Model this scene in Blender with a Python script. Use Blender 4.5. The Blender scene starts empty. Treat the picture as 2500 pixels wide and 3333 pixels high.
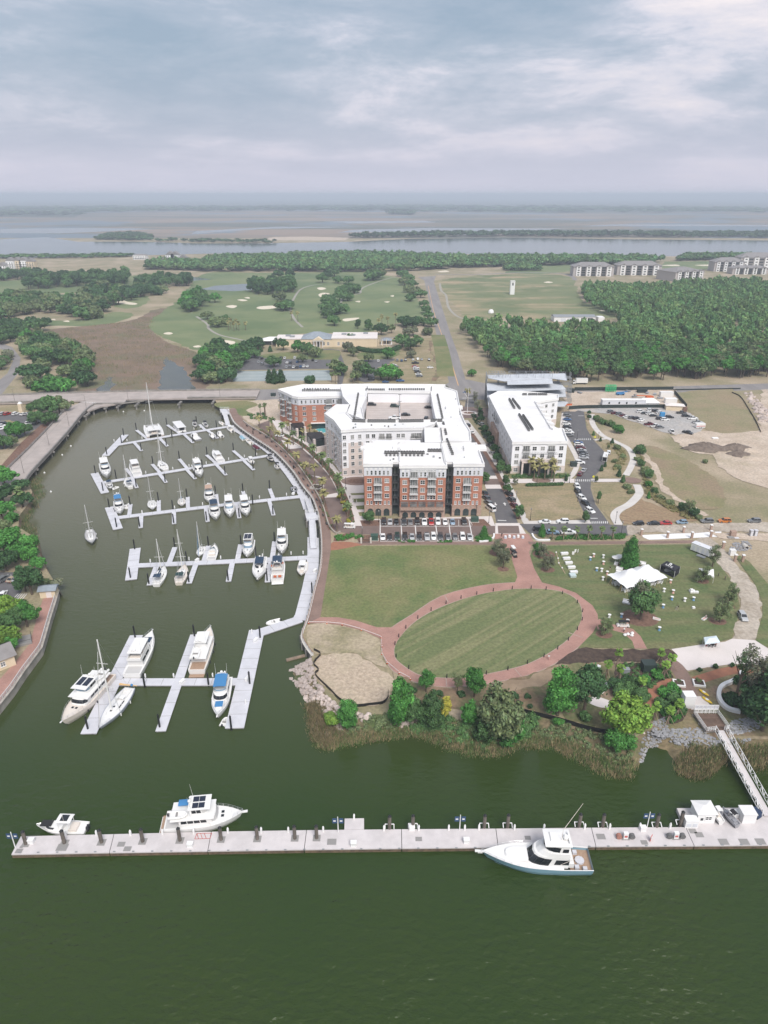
import bpy,math,random
import numpy as np
from mathutils import Vector,Matrix
from mathutils.geometry import tessellate_polygon
R=math.radians
random.seed(7)
RNG=np.random.default_rng(11)
sc=bpy.context.scene
COL=sc.collection
# camera, sky, sun, exposure
F,CX,CY,CAMZ,HOR=2250.,1250.,1666.5,115.,634.
PITCH=math.atan((CY-HOR)/F)
cam_d=bpy.data.cameras.new("camera")
cam_d.sensor_fit='VERTICAL';cam_d.sensor_height=36.;cam_d.lens=36.*F/3333.
cam_d.clip_start=1.;cam_d.clip_end=120000.
cam=bpy.data.objects.new("camera",cam_d);COL.objects.link(cam)
cam.location=(0,0,CAMZ);cam.rotation_euler=(math.pi/2-PITCH,0,0)
sc.camera=cam
SUN_EL,SUN_AZ=R(50),R(160)
world=bpy.data.worlds.new("World");sc.world=world;world.use_nodes=True
wt=world.node_tree;wn=wt.nodes;wl=wt.links
for n in list(wn):wn.remove(n)
def wnode(t,**k):
 n=wn.new(t)
 for a,v in k.items():setattr(n,a,v)
 return n
def wmath(op,a,b=None):
 n=wnode('ShaderNodeMath',operation=op)
 for i,v in enumerate((a,b)):
  if v is None:continue
  if isinstance(v,(int,float)):n.inputs[i].default_value=v
  else:wl.new(v,n.inputs[i])
 return n.outputs[0]
def wmix(fac,a,b):
 n=wnode('ShaderNodeMix',data_type='RGBA')
 if isinstance(fac,(int,float)):n.inputs[0].default_value=fac
 else:wl.new(fac,n.inputs[0])
 for i,v in((6,a),(7,b)):
  if isinstance(v,tuple):n.inputs[i].default_value=v
  else:wl.new(v,n.inputs[i])
 return n.outputs[2]
def wramp(fac,stops):
 n=wnode('ShaderNodeValToRGB');cr=n.color_ramp
 while len(cr.elements)<len(stops):cr.elements.new(.5)
 for e,(p,c)in zip(cr.elements,stops):e.position=p;e.color=c
 wl.new(fac,n.inputs[0]);return n.outputs[0]
sky=wnode('ShaderNodeTexSky',sky_type='NISHITA',sun_disc=False)
sky.sun_elevation=SUN_EL;sky.sun_rotation=SUN_AZ;sky.air_density=1.5;sky.dust_density=3.
skyc=wnode('ShaderNodeVectorMath',operation='SCALE');wl.new(sky.outputs[0],skyc.inputs[0]);skyc.inputs[3].default_value=.1
tc=wnode('ShaderNodeTexCoord');sep=wnode('ShaderNodeSeparateXYZ');wl.new(tc.outputs['Generated'],sep.inputs[0])
zc=wmath('MAXIMUM',sep.outputs[2],0.)
den=wmath('ADD',zc,.15)
cmb=wnode('ShaderNodeCombineXYZ')
wl.new(wmath('DIVIDE',sep.outputs[0],den),cmb.inputs[0]);wl.new(wmath('DIVIDE',sep.outputs[1],den),cmb.inputs[1])
cmb.inputs[2].default_value=3.7
def wnoise(scale,detail,rough,dist,off=(0,0,0),sx=1.,src=None,sz=1.):
 mp=wnode('ShaderNodeMapping');wl.new(src or cmb.outputs[0],mp.inputs[0])
 mp.inputs['Location'].default_value=off;mp.inputs['Scale'].default_value=(scale*sx,scale,sz)
 n=wnode('ShaderNodeTexNoise',noise_dimensions='3D');wl.new(mp.outputs[0],n.inputs['Vector'])
 n.inputs['Scale'].default_value=1.;n.inputs['Detail'].default_value=detail
 n.inputs['Roughness'].default_value=rough;n.inputs['Distortion'].default_value=dist
 return n.outputs[0]
big=wnoise(.72,3,.5,.3,(.75,5.32,0),.72)
puff=wnoise(4.2,10,.66,.2,(2.,1.,.4),1.,tc.outputs['Generated'],15.)
mid=wnoise(1.5,9,.6,.6,(5.3,2.,0),.7)
cl=wmath('ADD',wmath('MULTIPLY',big,.56),wmath('ADD',wmath('MULTIPLY',mid,.05),wmath('MULTIPLY',puff,.46)))
cloud=wramp(cl,[(.43,(.315,.4,.51,1)),(.505,(.4,.465,.57,1)),(.55,(.52,.555,.655,1)),(.575,(.64,.64,.73,1)),(.66,(.9,.82,.83,1))])
thin=wmix(.9,skyc.outputs[0],cloud)
hz=wramp(zc,[(0.,(1,1,1,1)),(.035,(.72,.72,.72,1)),(.085,(.28,.28,.28,1)),(.15,(0,0,0,1))])
final=wmix(hz,thin,(.565,.56,.66,1))
bg=wnode('ShaderNodeBackground');wl.new(final,bg.inputs[0]);bg.inputs[1].default_value=.6
wl.new(bg.outputs[0],wnode('ShaderNodeOutputWorld').inputs[0])
sun_d=bpy.data.lights.new("sun",'SUN');sun_d.energy=1.9;sun_d.angle=R(28);sun_d.color=(1.,.965,.92)
sun=bpy.data.objects.new("sun",sun_d);COL.objects.link(sun)
sdir=Vector((math.sin(SUN_AZ)*math.cos(SUN_EL),math.cos(SUN_AZ)*math.cos(SUN_EL),math.sin(SUN_EL)))
sun.rotation_euler=sdir.to_track_quat('Z','Y').to_euler();sun.location=sdir*400
vs=sc.view_settings
sc.display_settings.display_device='sRGB'
vs.view_transform='Standard';vs.look='None';vs.gamma=1.;vs.exposure=.95;vs.use_curve_mapping=False
sc.cycles.max_bounces=6;sc.cycles.diffuse_bounces=2;sc.cycles.glossy_bounces=2
sc.cycles.transparent_max_bounces=8;sc.cycles.transmission_bounces=2;sc.cycles.volume_bounces=0
sc.cycles.caustics_reflective=False;sc.cycles.caustics_refractive=False
# pixel -> place
CP,SP=math.cos(PITCH),math.sin(PITCH)
WZ=-2.5
def P(px,py,z=0.):
 u=(px-CX)/F;v=-(py-CY)/F
 d=(u,CP+v*SP,-SP+v*CP)
 t=(z-CAMZ)/d[2]
 return Vector((d[0]*t,d[1]*t,z))
def PL(pts,z=0.):return[P(a,b,z)for a,b in pts]
def MPP(py,z=0.):
 return(P(1251,py,z)-P(1250,py,z)).length
def HT(base,top,z=0.):
 b=P(*base,z);v=-(top[1]-CY)/F
 return CAMZ+b.y*(-SP+v*CP)/(CP+v*SP)-z
 # materials
MAT={}
def mat(name,color,rough=.6,c2=None,scale=1.,detail=4.,bump=0.,bscale=None,metal=0.,c3=None,s3=.08,
lo=.38,hi=.62,objrand=0.,spec=.5,stretch=None,rot=0.,coat=0.,trans=0.,ior=None,tint=False,thr=(.45,.62)):
 if name in MAT:return MAT[name]
 m=bpy.data.materials.new(name);m.use_nodes=True;nt=m.node_tree;N=nt.nodes;L=nt.links
 b=N['Principled BSDF'];b.inputs['Roughness'].default_value=rough;b.inputs['Metallic'].default_value=metal
 b.inputs['Specular IOR Level'].default_value=spec
 if coat:b.inputs['Coat Weight'].default_value=coat;b.inputs['Coat Roughness'].default_value=.08
 if ior:b.inputs['IOR'].default_value=ior
 c=tuple(color)+(1,)
 geo=N.new('ShaderNodeNewGeometry')
 def noise(s,d,st=None,ro=0.):
  mp=N.new('ShaderNodeMapping');L.new(geo.outputs['Position'],mp.inputs[0])
  mp.vector_type='TEXTURE';mp.inputs['Rotation'].default_value=(0,0,ro)
  mp.inputs['Scale'].default_value=tuple(1/k for k in(st or(1,1,1)))
  n=N.new('ShaderNodeTexNoise');n.inputs['Scale'].default_value=s;n.inputs['Detail'].default_value=d
  n.inputs['Roughness'].default_value=.6
  L.new(mp.outputs[0],n.inputs['Vector']);return n.outputs[0]
 def rng(f,a,bb):
  n=N.new('ShaderNodeMapRange');L.new(f,n.inputs[0]);n.inputs[1].default_value=a;n.inputs[2].default_value=bb;return n.outputs[0]
 def mixc(f,a,bb,kind='MIX'):
  n=N.new('ShaderNodeMix');n.data_type='RGBA';n.blend_type=kind
  if isinstance(f,float):n.inputs[0].default_value=f
  else:L.new(f,n.inputs[0])
  for i,v in((6,a),(7,bb)):
   if isinstance(v,tuple):n.inputs[i].default_value=v
   else:L.new(v,n.inputs[i])
  return n.outputs[2]
 out=c
 if c2:out=mixc(rng(noise(scale,detail,stretch,rot),lo,hi),c,tuple(c2)+(1,))
 if c3:out=mixc(rng(noise(s3,5.),thr[0],thr[1]),out,tuple(c3)+(1,))
 if objrand:
  oi=N.new('ShaderNodeObjectInfo');mr=N.new('ShaderNodeMapRange');L.new(oi.outputs['Random'],mr.inputs[0])
  mr.inputs[3].default_value=1-objrand;mr.inputs[4].default_value=1+objrand
  hs=N.new('ShaderNodeHueSaturation');L.new(mr.outputs[0],hs.inputs['Value'])
  if isinstance(out,tuple):hs.inputs['Color'].default_value=out
  else:L.new(out,hs.inputs['Color'])
  out=hs.outputs[0]
 if bump and bump>=.2:
  mr=N.new('ShaderNodeMapRange');L.new(noise(1.1,8.),mr.inputs[0]);mr.inputs[1].default_value=.3;mr.inputs[2].default_value=.7;mr.inputs[3].default_value=.74;mr.inputs[4].default_value=1.26
  hs=N.new('ShaderNodeHueSaturation');L.new(mr.outputs[0],hs.inputs['Value']);L.new(out,hs.inputs['Color']);out=hs.outputs[0]
 if tint:
  at=N.new('ShaderNodeAttribute');at.attribute_name='tint'
  out=mixc(1.,out,at.outputs['Color'],'MULTIPLY')
 if isinstance(out,tuple):b.inputs['Base Color'].default_value=out
 else:L.new(out,b.inputs['Base Color'])
 if bump:
  bp=N.new('ShaderNodeBump');bp.inputs['Strength'].default_value=bump;bp.inputs['Distance'].default_value=.1
  L.new(noise(bscale or scale*3,5.),bp.inputs['Height']);L.new(bp.outputs[0],b.inputs['Normal'])
 MAT[name]=m;return m
 # mesh collecting
class MB:
 def __init__(s):s.v=[];s.f=[];s.m=[]
 def add(s,vs,fs,mi=0):
  o=len(s.v);s.v.extend(tuple(v)for v in vs)
  for f in fs:s.f.append(tuple(i+o for i in f));s.m.append(mi)
  return s
 def box(s,c,d,rz=0.,mi=0,top=1.,shear=(0,0)):
  """box with centre-bottom c, size d; top scales the upper face, shear shifts it"""
  hx,hy,h=d[0]/2,d[1]/2,d[2];ca,sa=math.cos(rz),math.sin(rz);vs=[]
  tp=top if isinstance(top,tuple)else(top,top)
  for z,k,sh in((0,(1,1),(0,0)),(h,tp,shear)):
   for x,y in((-hx,-hy),(hx,-hy),(hx,hy),(-hx,hy)):
    x,y=x*k[0]+sh[0],y*k[1]+sh[1]
    vs.append((c[0]+x*ca-y*sa,c[1]+x*sa+y*ca,c[2]+z))
  return s.add(vs,[(3,2,1,0),(4,5,6,7),(0,1,5,4),(1,2,6,5),(2,3,7,6),(3,0,4,7)],mi)
 def beam(s,a,b,w,h=None,mi=0,up=(0,0,1)):
  a=Vector(a);b=Vector(b);h=h or w;d=(b-a)
  if d.length<1e-6:return s
  d.normalize();u=Vector(up)
  if abs(d.dot(u))>.98:u=Vector((1,0,0))
  r=d.cross(u).normalized();u=r.cross(d).normalized();vs=[]
  for p in(a,b):
   for i,j in((-1,-1),(1,-1),(1,1),(-1,1)):vs.append(p+r*(i*w/2)+u*(j*h/2))
  return s.add(vs,[(0,1,2,3),(7,6,5,4),(0,4,5,1),(1,5,6,2),(2,6,7,3),(3,7,4,0)],mi)
 def tube(s,a,b,r0,r1=None,n=8,mi=0,cap=True):
  a=Vector(a);b=Vector(b);r1=r0 if r1 is None else r1;d=(b-a)
  if d.length<1e-6:return s
  d.normalize()
  t=Vector((1,0,0))if abs(d.x)<.9 else Vector((0,1,0));x=d.cross(t).normalized();y=d.cross(x);vs=[]
  for p,r in((a,r0),(b,r1)):
   for i in range(n):
    an=2*math.pi*i/n;vs.append(p+(x*math.cos(an)+y*math.sin(an))*r)
  fs=[(i,n+i,n+(i+1)%n,(i+1)%n)for i in range(n)]
  if cap:fs+=[tuple(range(n)),tuple(range(2*n-1,n-1,-1))]
  return s.add(vs,fs,mi)
 def path(s,pts,r,n=6,mi=0):
  for a,b in zip(pts[:-1],pts[1:]):s.tube(a,b,r,n=n,mi=mi)
  return s
 def prism(s,poly,z0,z1,mi=0,bottom=False,mi_top=None):
  n=len(poly);area=sum(poly[i][0]*poly[(i+1)%n][1]-poly[(i+1)%n][0]*poly[i][1]for i in range(n))
  poly=list(poly)if area>0 else list(poly)[::-1]
  vs=[(p[0],p[1],z0)for p in poly]+[(p[0],p[1],z1)for p in poly]
  s.add(vs,[(i,(i+1)%n,n+(i+1)%n,n+i)for i in range(n)],mi)
  tri=tessellate_polygon([[Vector((p[0],p[1],0))for p in poly]])
  tops=[]
  for t in tri:
   a,b,c=(poly[i]for i in t)
   if(b[0]-a[0])*(c[1]-a[1])-(b[1]-a[1])*(c[0]-a[0])<0:t=(t[0],t[2],t[1])
   tops.append(tuple(t))
  s.add([(p[0],p[1],z1)for p in poly],tops,mi if mi_top is None else mi_top)
  if bottom:s.add([(p[0],p[1],z0)for p in poly],[t[::-1]for t in tops],mi)
  return s
 def sht(s,poly,z,mi=0):
  n=len(poly)
  tri=tessellate_polygon([[Vector((p[0],p[1],0))for p in poly]]);fs=[]
  for t in tri:
   a,b,c=(poly[i]for i in t)
   fs.append(tuple(t)if(b[0]-a[0])*(c[1]-a[1])-(b[1]-a[1])*(c[0]-a[0])>0 else(t[0],t[2],t[1]))
  return s.add([(p[0],p[1],z)for p in poly],fs,mi)
 def loft(s,rings,mi=0,closed=True,cap=True,flip=False):
  n=len(rings[0]);o=len(s.v);vs=[p for r in rings for p in r];fs=[]
  for k in range(len(rings)-1):
   for i in range(n if closed else n-1):
    j=(i+1)%n;q=(k*n+i,k*n+j,(k+1)*n+j,(k+1)*n+i)
    fs.append(q[::-1]if flip else q)
  if cap and closed:
   fs.append(tuple(range(n))[::-1]if not flip else tuple(range(n)))
   tp=tuple((len(rings)-1)*n+i for i in range(n));fs.append(tp if not flip else tp[::-1])
  return s.add(vs,fs,mi)
 def ball(s,c,r,n=8,m=5,mi=0,z=1.):
  rings=[]
  for k in range(1,m):
   a=math.pi*k/m
   rings.append([(c[0]+r*math.sin(a)*math.cos(2*math.pi*i/n),c[1]+r*math.sin(a)*math.sin(2*math.pi*i/n),c[2]-r*z*math.cos(a))for i in range(n)])
  return s.loft(rings,mi)
 def mesh(s,name,mats,smooth=False):
  me=bpy.data.meshes.new(name);me.from_pydata(s.v,[],s.f)
  for m in(mats if isinstance(mats,(list,tuple))else[mats]):me.materials.append(m)
  if len(me.materials)>1:me.polygons.foreach_set('material_index',s.m)
  if smooth:me.polygons.foreach_set('use_smooth',[True]*len(s.f))
  me.update();return me
 def bld(s,name,mats,parent=None,smooth=False,loc=None,rz=0.):return ob(name,s.mesh(name,mats,smooth),parent,loc,rz)
def ob(name,data,parent=None,loc=None,rz=0.,scale=None):
 o=bpy.data.objects.new(name,data);COL.objects.link(o)
 if parent is not None:o.parent=parent
 if loc is not None:o.location=loc
 if rz:o.rotation_euler=(0,0,rz)
 if scale is not None:o.scale=scale if not isinstance(scale,(int,float))else(scale,)*3
 return o
def tag(o,lbl,cat,grp=None):
 o['label']=lbl;o['category']=cat
 if grp:o['group']=grp
 return o
def struct(o,kind='structure'):o['kind']=kind;return o
def thg(name,lbl,cat,loc=(0,0,0),rz=0.,grp=None,scale=None):
 return tag(ob(name,None,None,loc,rz,scale),lbl,cat,grp)
def bx(o,nm_,mt_,*a,**k):return MB().box(*a,**k).bld(nm_,mt_,o)
def tb(o,nm_,mt_,*a,**k):return MB().tube(*a,**k).bld(nm_,mt_,o)
def UP(z):return Vector((0,0,z))
def np_mesh(name,v,q,mats,tint=None,smooth=False):
 me=bpy.data.meshes.new(name);v=np.asarray(v,np.float32);q=np.asarray(q,np.int32);k=q.shape[1]
 me.vertices.add(len(v));me.vertices.foreach_set('co',v.ravel())
 me.loops.add(q.size);me.loops.foreach_set('vertex_index',q.ravel())
 me.polygons.add(len(q));me.polygons.foreach_set('loop_start',np.arange(0,q.size,k,dtype=np.int32))
 me.polygons.foreach_set('loop_total',np.full(len(q),k,np.int32))
 if smooth:me.polygons.foreach_set('use_smooth',np.ones(len(q),bool))
 for m in(mats if isinstance(mats,(list,tuple))else[mats]):me.materials.append(m)
 if tint is not None:
  at=me.attributes.new('tint','FLOAT_COLOR','POINT');at.data.foreach_set('color',np.asarray(tint,np.float32).ravel())
 me.update(calc_edges=True);return me
ORD=['','first','second','third','fourth','fifth','sixth','seventh','eighth','ninth','tenth','eleventh','twelfth','thirteenth',
'fourteenth','fifteenth','sixteenth','seventeenth','eighteenth','nineteenth','twentieth']
def nth(i,n,side='left'):
 """i from 0"""
 if n==1:return 'only'
 if i==0:return side+'most'
 if i==n-1:return('right' if side=='left' else 'left')+'most'
 k=i+1
 if k<=20:w=ORD[k]
 else:
  t={2:'twenty',3:'thirty',4:'forty',5:'fifty',6:'sixty',7:'seventy',8:'eighty',9:'ninety'}[k//10]
  w=t+('-'+ORD[k%10]if k%10 else '').replace('-','-')
  if k%10==0:w=t[:-1]+'ieth'
 return w+' from the '+side
def rsm(pts,n):
 pts=[Vector(p)for p in pts];d=[0.]
 for a,b in zip(pts[:-1],pts[1:]):d.append(d[-1]+(b-a).length)
 out=[];k=0
 for i in range(n):
  t=d[-1]*i/(n-1)
  while k<len(pts)-2 and d[k+1]<t:k+=1
  f=(t-d[k])/max(1e-9,d[k+1]-d[k]);out.append(pts[k].lerp(pts[k+1],min(1,max(0,f))))
 return out
def smo(pts,per=6,closed=False):
 """Catmull-Rom through points"""
 pts=[Vector(p)for p in pts];n=len(pts);out=[]
 for i in range(n if closed else n-1):
  g=(lambda k:pts[k%n])if closed else(lambda k:pts[min(max(k,0),n-1)])
  p0,p1,p2,p3=g(i-1),g(i),g(i+1),g(i+2)
  for k in range(per):
   t=k/per
   out.append(.5*((2*p1)+(p2-p0)*t+(2*p0-5*p1+4*p2-p3)*t*t+(3*p1-p0-3*p2+p3)*t**3))
 if not closed:out.append(pts[-1])
 return out
def ribbon(center,width):
 """closed polygon of a strip along a centre line"""
 L_,R_=[],[]
 n=len(center)
 for i,p in enumerate(center):
  a=center[max(0,i-1)];b=center[min(n-1,i+1)];d=(b-a);d.z=0;d.normalize()
  w=width[i]if isinstance(width,(list,tuple))else width
  nn=Vector((-d.y,d.x,0))*w/2;L_.append(p+nn);R_.append(p-nn)
 return L_+R_[::-1]
def inside(p,poly):
 x,y=p[0],p[1];c=False;n=len(poly)
 for i in range(n):
  a,b=poly[i],poly[i-1]
  if(a[1]>y)!=(b[1]>y)and x<(b[0]-a[0])*(y-a[1])/(b[1]-a[1])+a[0]:c=not c
 return c
 # ground materials
G_BASE=mat('dry_meadow',(.31,.25,.165),.95,(.22,.2,.11),.05,7,.25,2.,c3=(.4,.32,.23),s3=.021,thr=(.48,.66))
G_FAR=mat('far_marsh',(.27,.2,.15),1.,(.11,.12,.1),.0022,9,c3=(.15,.19,.23),s3=.0011,thr=(.53,.57),stretch=(.3,1,1),lo=.44,hi=.56)
G_WOODFAR=mat('far_woodland',(.045,.065,.05),1.,(.07,.09,.06),.003,6)
G_LAWN=mat('park_lawn',(.125,.155,.052),.95,(.2,.185,.085),.055,6,.2,5.,c3=(.085,.135,.042),s3=.045,thr=(.52,.7))
G_EVENT=mat('event_lawn',(.1,.135,.048),.95,(.155,.155,.07),.09,6,.2,5.,stretch=(.35,2.2,1),c3=(.075,.125,.04),s3=.05,thr=(.55,.7))
G_OVAL=mat('oval_turf',(.125,.15,.06),.95,(.2,.195,.095),.16,6,.2,5.,stretch=(.08,2.4,1),rot=R(41),c3=(.115,.155,.055),s3=.06,thr=(.55,.72),lo=.42,hi=.6)
G_DRY=mat('dormant_lawn',(.3,.235,.14),.95,(.215,.19,.1),.12,6,.2,5.,stretch=(.5,1.6,1),c3=(.36,.275,.185),s3=.05,thr=(.55,.7))
GSD=mat('bare_sand',(.52,.43,.345),.95,(.43,.345,.265),.12,7,.3,3.,c3=(.36,.3,.205),s3=.04,thr=(.55,.75))
G_PATCH=mat('straw_covered_soil',(.46,.375,.285),.95,(.38,.3,.22),1.6,8,.25,4.,c3=(.42,.345,.25),s3=.12)
G_SOIL=mat('brown_soil',(.17,.11,.07),.95,(.24,.165,.105),.25,7,.4,3.,c3=(.12,.12,.055),s3=.11)
G_MULCH=mat('dark_mulch',(.05,.033,.025),.95,(.085,.058,.042),.8,7,.5,6.)
GBK=mat('red_brown_mulch',(.14,.08,.058),.95,(.2,.115,.08),1.2,6,.4,6.)
GFR=mat('golf_fairway',(.14,.18,.075),.95,(.18,.205,.095),.018,5,c3=(.105,.15,.06),s3=.012,thr=(.45,.62))
G_RANGE=mat('driving_range_turf',(.165,.185,.085),.95,(.36,.275,.17),.012,6,stretch=(.5,1.6,1),c3=(.125,.155,.065),s3=.018,lo=.47,hi=.62)
G_MARSH=mat('salt_marsh',(.21,.145,.105),1.,(.155,.115,.078),.045,8,.4,.5,c3=(.135,.135,.07),s3=.016,thr=(.5,.62))
G_BUNK=mat('bunker_sand',(.62,.55,.43),.95,(.7,.62,.5),.2)
G_GRAVEL=mat('grey_gravel',(.4,.385,.37),.95,(.33,.315,.3),.5,7,.3,6.,c3=(.44,.4,.36),s3=.06)
G_TRACK=mat('gravel_track',(.4,.345,.285),.95,(.33,.28,.22),.3,7,.3,4.,c3=(.45,.395,.33),s3=.08)
MAS=mat('asphalt',(.105,.1,.105),.9,(.125,.12,.12),.4,6,.1,8.)
M_ROADOLD=mat('worn_asphalt',(.255,.235,.225),.9,(.205,.19,.185),.08,6,.1,8.,stretch=(2.,.3,1))
MCC=mat('pale_concrete',(.6,.565,.53),.85,(.53,.495,.465),.25,6,.05,8.)
MPL=mat('plaza_concrete',(.66,.6,.575),.85,(.6,.55,.52),.12,5,.05,8.)
M_BRDECK=mat('bridge_concrete',(.42,.365,.335),.9,(.35,.305,.28),.2,6,.05,6.)
MBS=mat('weathered_concrete',(.3,.28,.255),.9,(.2,.185,.17),.3,6)
def paver_mat(name,c1,c2,mortar,bw,bh,rot=0.):
 if name in MAT:return MAT[name]
 m=mat(name,c1,.9);nt=m.node_tree;N=nt.nodes;L=nt.links;b=N['Principled BSDF']
 geo=N.new('ShaderNodeNewGeometry');mp=N.new('ShaderNodeMapping');L.new(geo.outputs['Position'],mp.inputs[0]);mp.inputs['Rotation'].default_value=(0,0,rot)
 br=N.new('ShaderNodeTexBrick');L.new(mp.outputs[0],br.inputs['Vector'])
 br.inputs['Color1'].default_value=c1+(1,);br.inputs['Color2'].default_value=c2+(1,);br.inputs['Mortar'].default_value=mortar+(1,)
 br.inputs['Scale'].default_value=1.;br.inputs['Mortar Size'].default_value=.012;br.inputs['Brick Width'].default_value=bw;br.inputs['Row Height'].default_value=bh
 no=N.new('ShaderNodeTexNoise');L.new(geo.outputs['Position'],no.inputs['Vector']);no.inputs['Scale'].default_value=.22;no.inputs['Detail'].default_value=6
 mr=N.new('ShaderNodeMapRange');L.new(no.outputs[0],mr.inputs[0]);mr.inputs[1].default_value=.3;mr.inputs[2].default_value=.7;mr.inputs[3].default_value=.86;mr.inputs[4].default_value=1.14
 hs=N.new('ShaderNodeHueSaturation');L.new(br.outputs[0],hs.inputs['Color']);L.new(mr.outputs[0],hs.inputs['Value']);L.new(hs.outputs[0],b.inputs['Base Color'])
 return m
MBP=paver_mat('red_brick_paving',(.38,.205,.165),(.32,.17,.135),(.4,.28,.24),.42,.21)
MPM=paver_mat('brown_promenade_pavers',(.235,.155,.125),(.195,.13,.105),(.25,.18,.15),.42,.21,.4)
MDV=paver_mat('brown_drive_pavers',(.175,.125,.108),(.15,.108,.095),(.19,.14,.12),.4,.2,.4)
M_REDPATH=mat('orange_clay_path',(.33,.145,.085),.9,(.27,.12,.075),.6,6,.1,6.)
MWP=mat('road_paint',(.72,.71,.69),.8,(.6,.59,.57),2.)
M_YELLOW=mat('yellow_road_paint',(.62,.36,.16),.8)
MKB=mat('kerb_concrete',(.58,.545,.5),.85,(.5,.47,.43),.6)
def water_mat(name,base,bump,scale,rough=.07):
 m=mat(name,base,rough,ior=1.33);nt=m.node_tree;N=nt.nodes;L=nt.links;b=N['Principled BSDF']
 geo=N.new('ShaderNodeNewGeometry')
 def nz(s,st,d):
  mp=N.new('ShaderNodeMapping');L.new(geo.outputs['Position'],mp.inputs[0]);mp.inputs['Scale'].default_value=st;mp.inputs['Rotation'].default_value=(0,0,.5)
  n=N.new('ShaderNodeTexNoise');n.inputs['Scale'].default_value=s;n.inputs['Detail'].default_value=d;L.new(mp.outputs[0],n.inputs['Vector']);return n.outputs[0]
 fine=nz(scale,(1,1.8,1),5);wide=nz(.018,(1,1,1),4)
 am=N.new('ShaderNodeMapRange');L.new(wide,am.inputs[0]);am.inputs[1].default_value=.35;am.inputs[2].default_value=.65;am.inputs[3].default_value=.5;am.inputs[4].default_value=1.
 sp=N.new('ShaderNodeSeparateXYZ');L.new(geo.outputs['Position'],sp.inputs[0])
 rv=N.new('ShaderNodeMapRange');L.new(sp.outputs[1],rv.inputs[0]);rv.inputs[1].default_value=90;rv.inputs[2].default_value=125;rv.inputs[3].default_value=1.;rv.inputs[4].default_value=.22
 mu=N.new('ShaderNodeMath');mu.operation='MULTIPLY';L.new(am.outputs[0],mu.inputs[0]);L.new(rv.outputs[0],mu.inputs[1])
 h=N.new('ShaderNodeMath');h.operation='MULTIPLY';L.new(fine,h.inputs[0]);L.new(mu.outputs[0],h.inputs[1])
 bp=N.new('ShaderNodeBump');bp.inputs['Strength'].default_value=1.;bp.inputs['Distance'].default_value=bump;L.new(h.outputs[0],bp.inputs['Height']);L.new(bp.outputs[0],b.inputs['Normal'])
 mx=N.new('ShaderNodeMix');mx.data_type='RGBA';mr=N.new('ShaderNodeMapRange');L.new(wide,mr.inputs[0]);mr.inputs[1].default_value=.35;mr.inputs[2].default_value=.65
 L.new(mr.outputs[0],mx.inputs[0]);mx.inputs[6].default_value=tuple(base)+(1,);mx.inputs[7].default_value=tuple(c*k for c,k in zip(base,(1.25,1.06,1.05)))+(1,)
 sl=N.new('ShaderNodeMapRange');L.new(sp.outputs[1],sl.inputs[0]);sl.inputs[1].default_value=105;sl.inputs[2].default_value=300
 mx2=N.new('ShaderNodeMix');mx2.data_type='RGBA';L.new(sl.outputs[0],mx2.inputs[0]);L.new(mx.outputs[2],mx2.inputs[6]);mx2.inputs[7].default_value=(.12,.116,.072,1)  # farther water greyer: silt, plus grazing sky reflection put into the base colour
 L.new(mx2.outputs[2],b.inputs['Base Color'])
 return m
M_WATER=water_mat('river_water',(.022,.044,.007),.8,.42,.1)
MW2=mat('calm_water',(.1,.115,.11),.12,(.13,.14,.135),.01,ior=1.33)
M_CREEK=mat('creek_water',(.055,.062,.055),.15,(.075,.08,.06),.1,ior=1.33)
# land and water
BIG=45000.
w_wall=[(-300,2660),(0,2292),(41,2241),(79,2184),(136,2108),(150,2060),(165,2007),(180,1960),(191,1922)]
w_shore=[(191,1922),(172,1884),(150,1850),(128,1800),(118,1752),(60,1715),(62,1680),(92,1640),(105,1600),(85,1560),(75,1532)]
n_edge=[(75,1532),(130,1470),(180,1410),(235,1345),(262,1300),(270,1292),(690,1287),(712,1322),(735,1335)]
e_wall=[(735,1335),(749,1351),(766,1380),(826,1425),(891,1469),(949,1529),(985,1582),(1017,1623),(1036,1676),(1043,1715),(1047,1761),
(1047,1800),(1041,1854),(1023,1920),(1002,2007),(982,2064),(987,2094),(1015,2135)]
s_top=[(1015,2135),(1022,2195),(1060,2258),(1110,2300),(1190,2325),(1290,2320),(1360,2315),(1500,2345),(1640,2330),(1720,2325),(1850,2350),(1980,2385),
(2050,2400),(2085,2390),(2110,2372),(2150,2375),(2200,2398),(2290,2408),(2400,2405),(2500,2405),(2900,2400)]
s_water=[(1015,2140),(949,2176),(951,2217),(987,2269),(1018,2315),(1023,2381),(1049,2424),(1095,2430),(1187,2412),(1289,2397),(1361,2392),(1428,2412),(1469,2433),
(1546,2450),(1628,2450),(1679,2434),(1752,2428),(1824,2437),(1870,2462),(1942,2503),(1998,2520),(2060,2517),(2091,2488),(2096,2452),(2111,2437),
(2147,2437),(2167,2452),(2193,2493),(2239,2519),(2280,2527),(2326,2499),(2342,2462),(2388,2478),(2419,2493),(2500,2499),(2900,2490)]
Wp=PL(w_wall);Ws=PL(w_shore);Ne=PL(n_edge);Ep=smo(PL(e_wall),5);Sp=smo(PL(s_top),4)
last,first=Sp[-1],Wp[0]
land=[Vector((BIG,last.y,0)),Vector((BIG,BIG,0)),Vector((-BIG,BIG,0)),Vector((-BIG,first.y,0))]+Wp+Ws[1:]+Ne[1:]+Ep[1:]+Sp[1:]
g=MB().sht(land,0.).bld('ground',G_BASE);struct(g)
struct(MB().sht([(-BIG,-400),(BIG,-400),(BIG,3000),(-BIG,3000)],WZ).bld('water',M_WATER))
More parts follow.
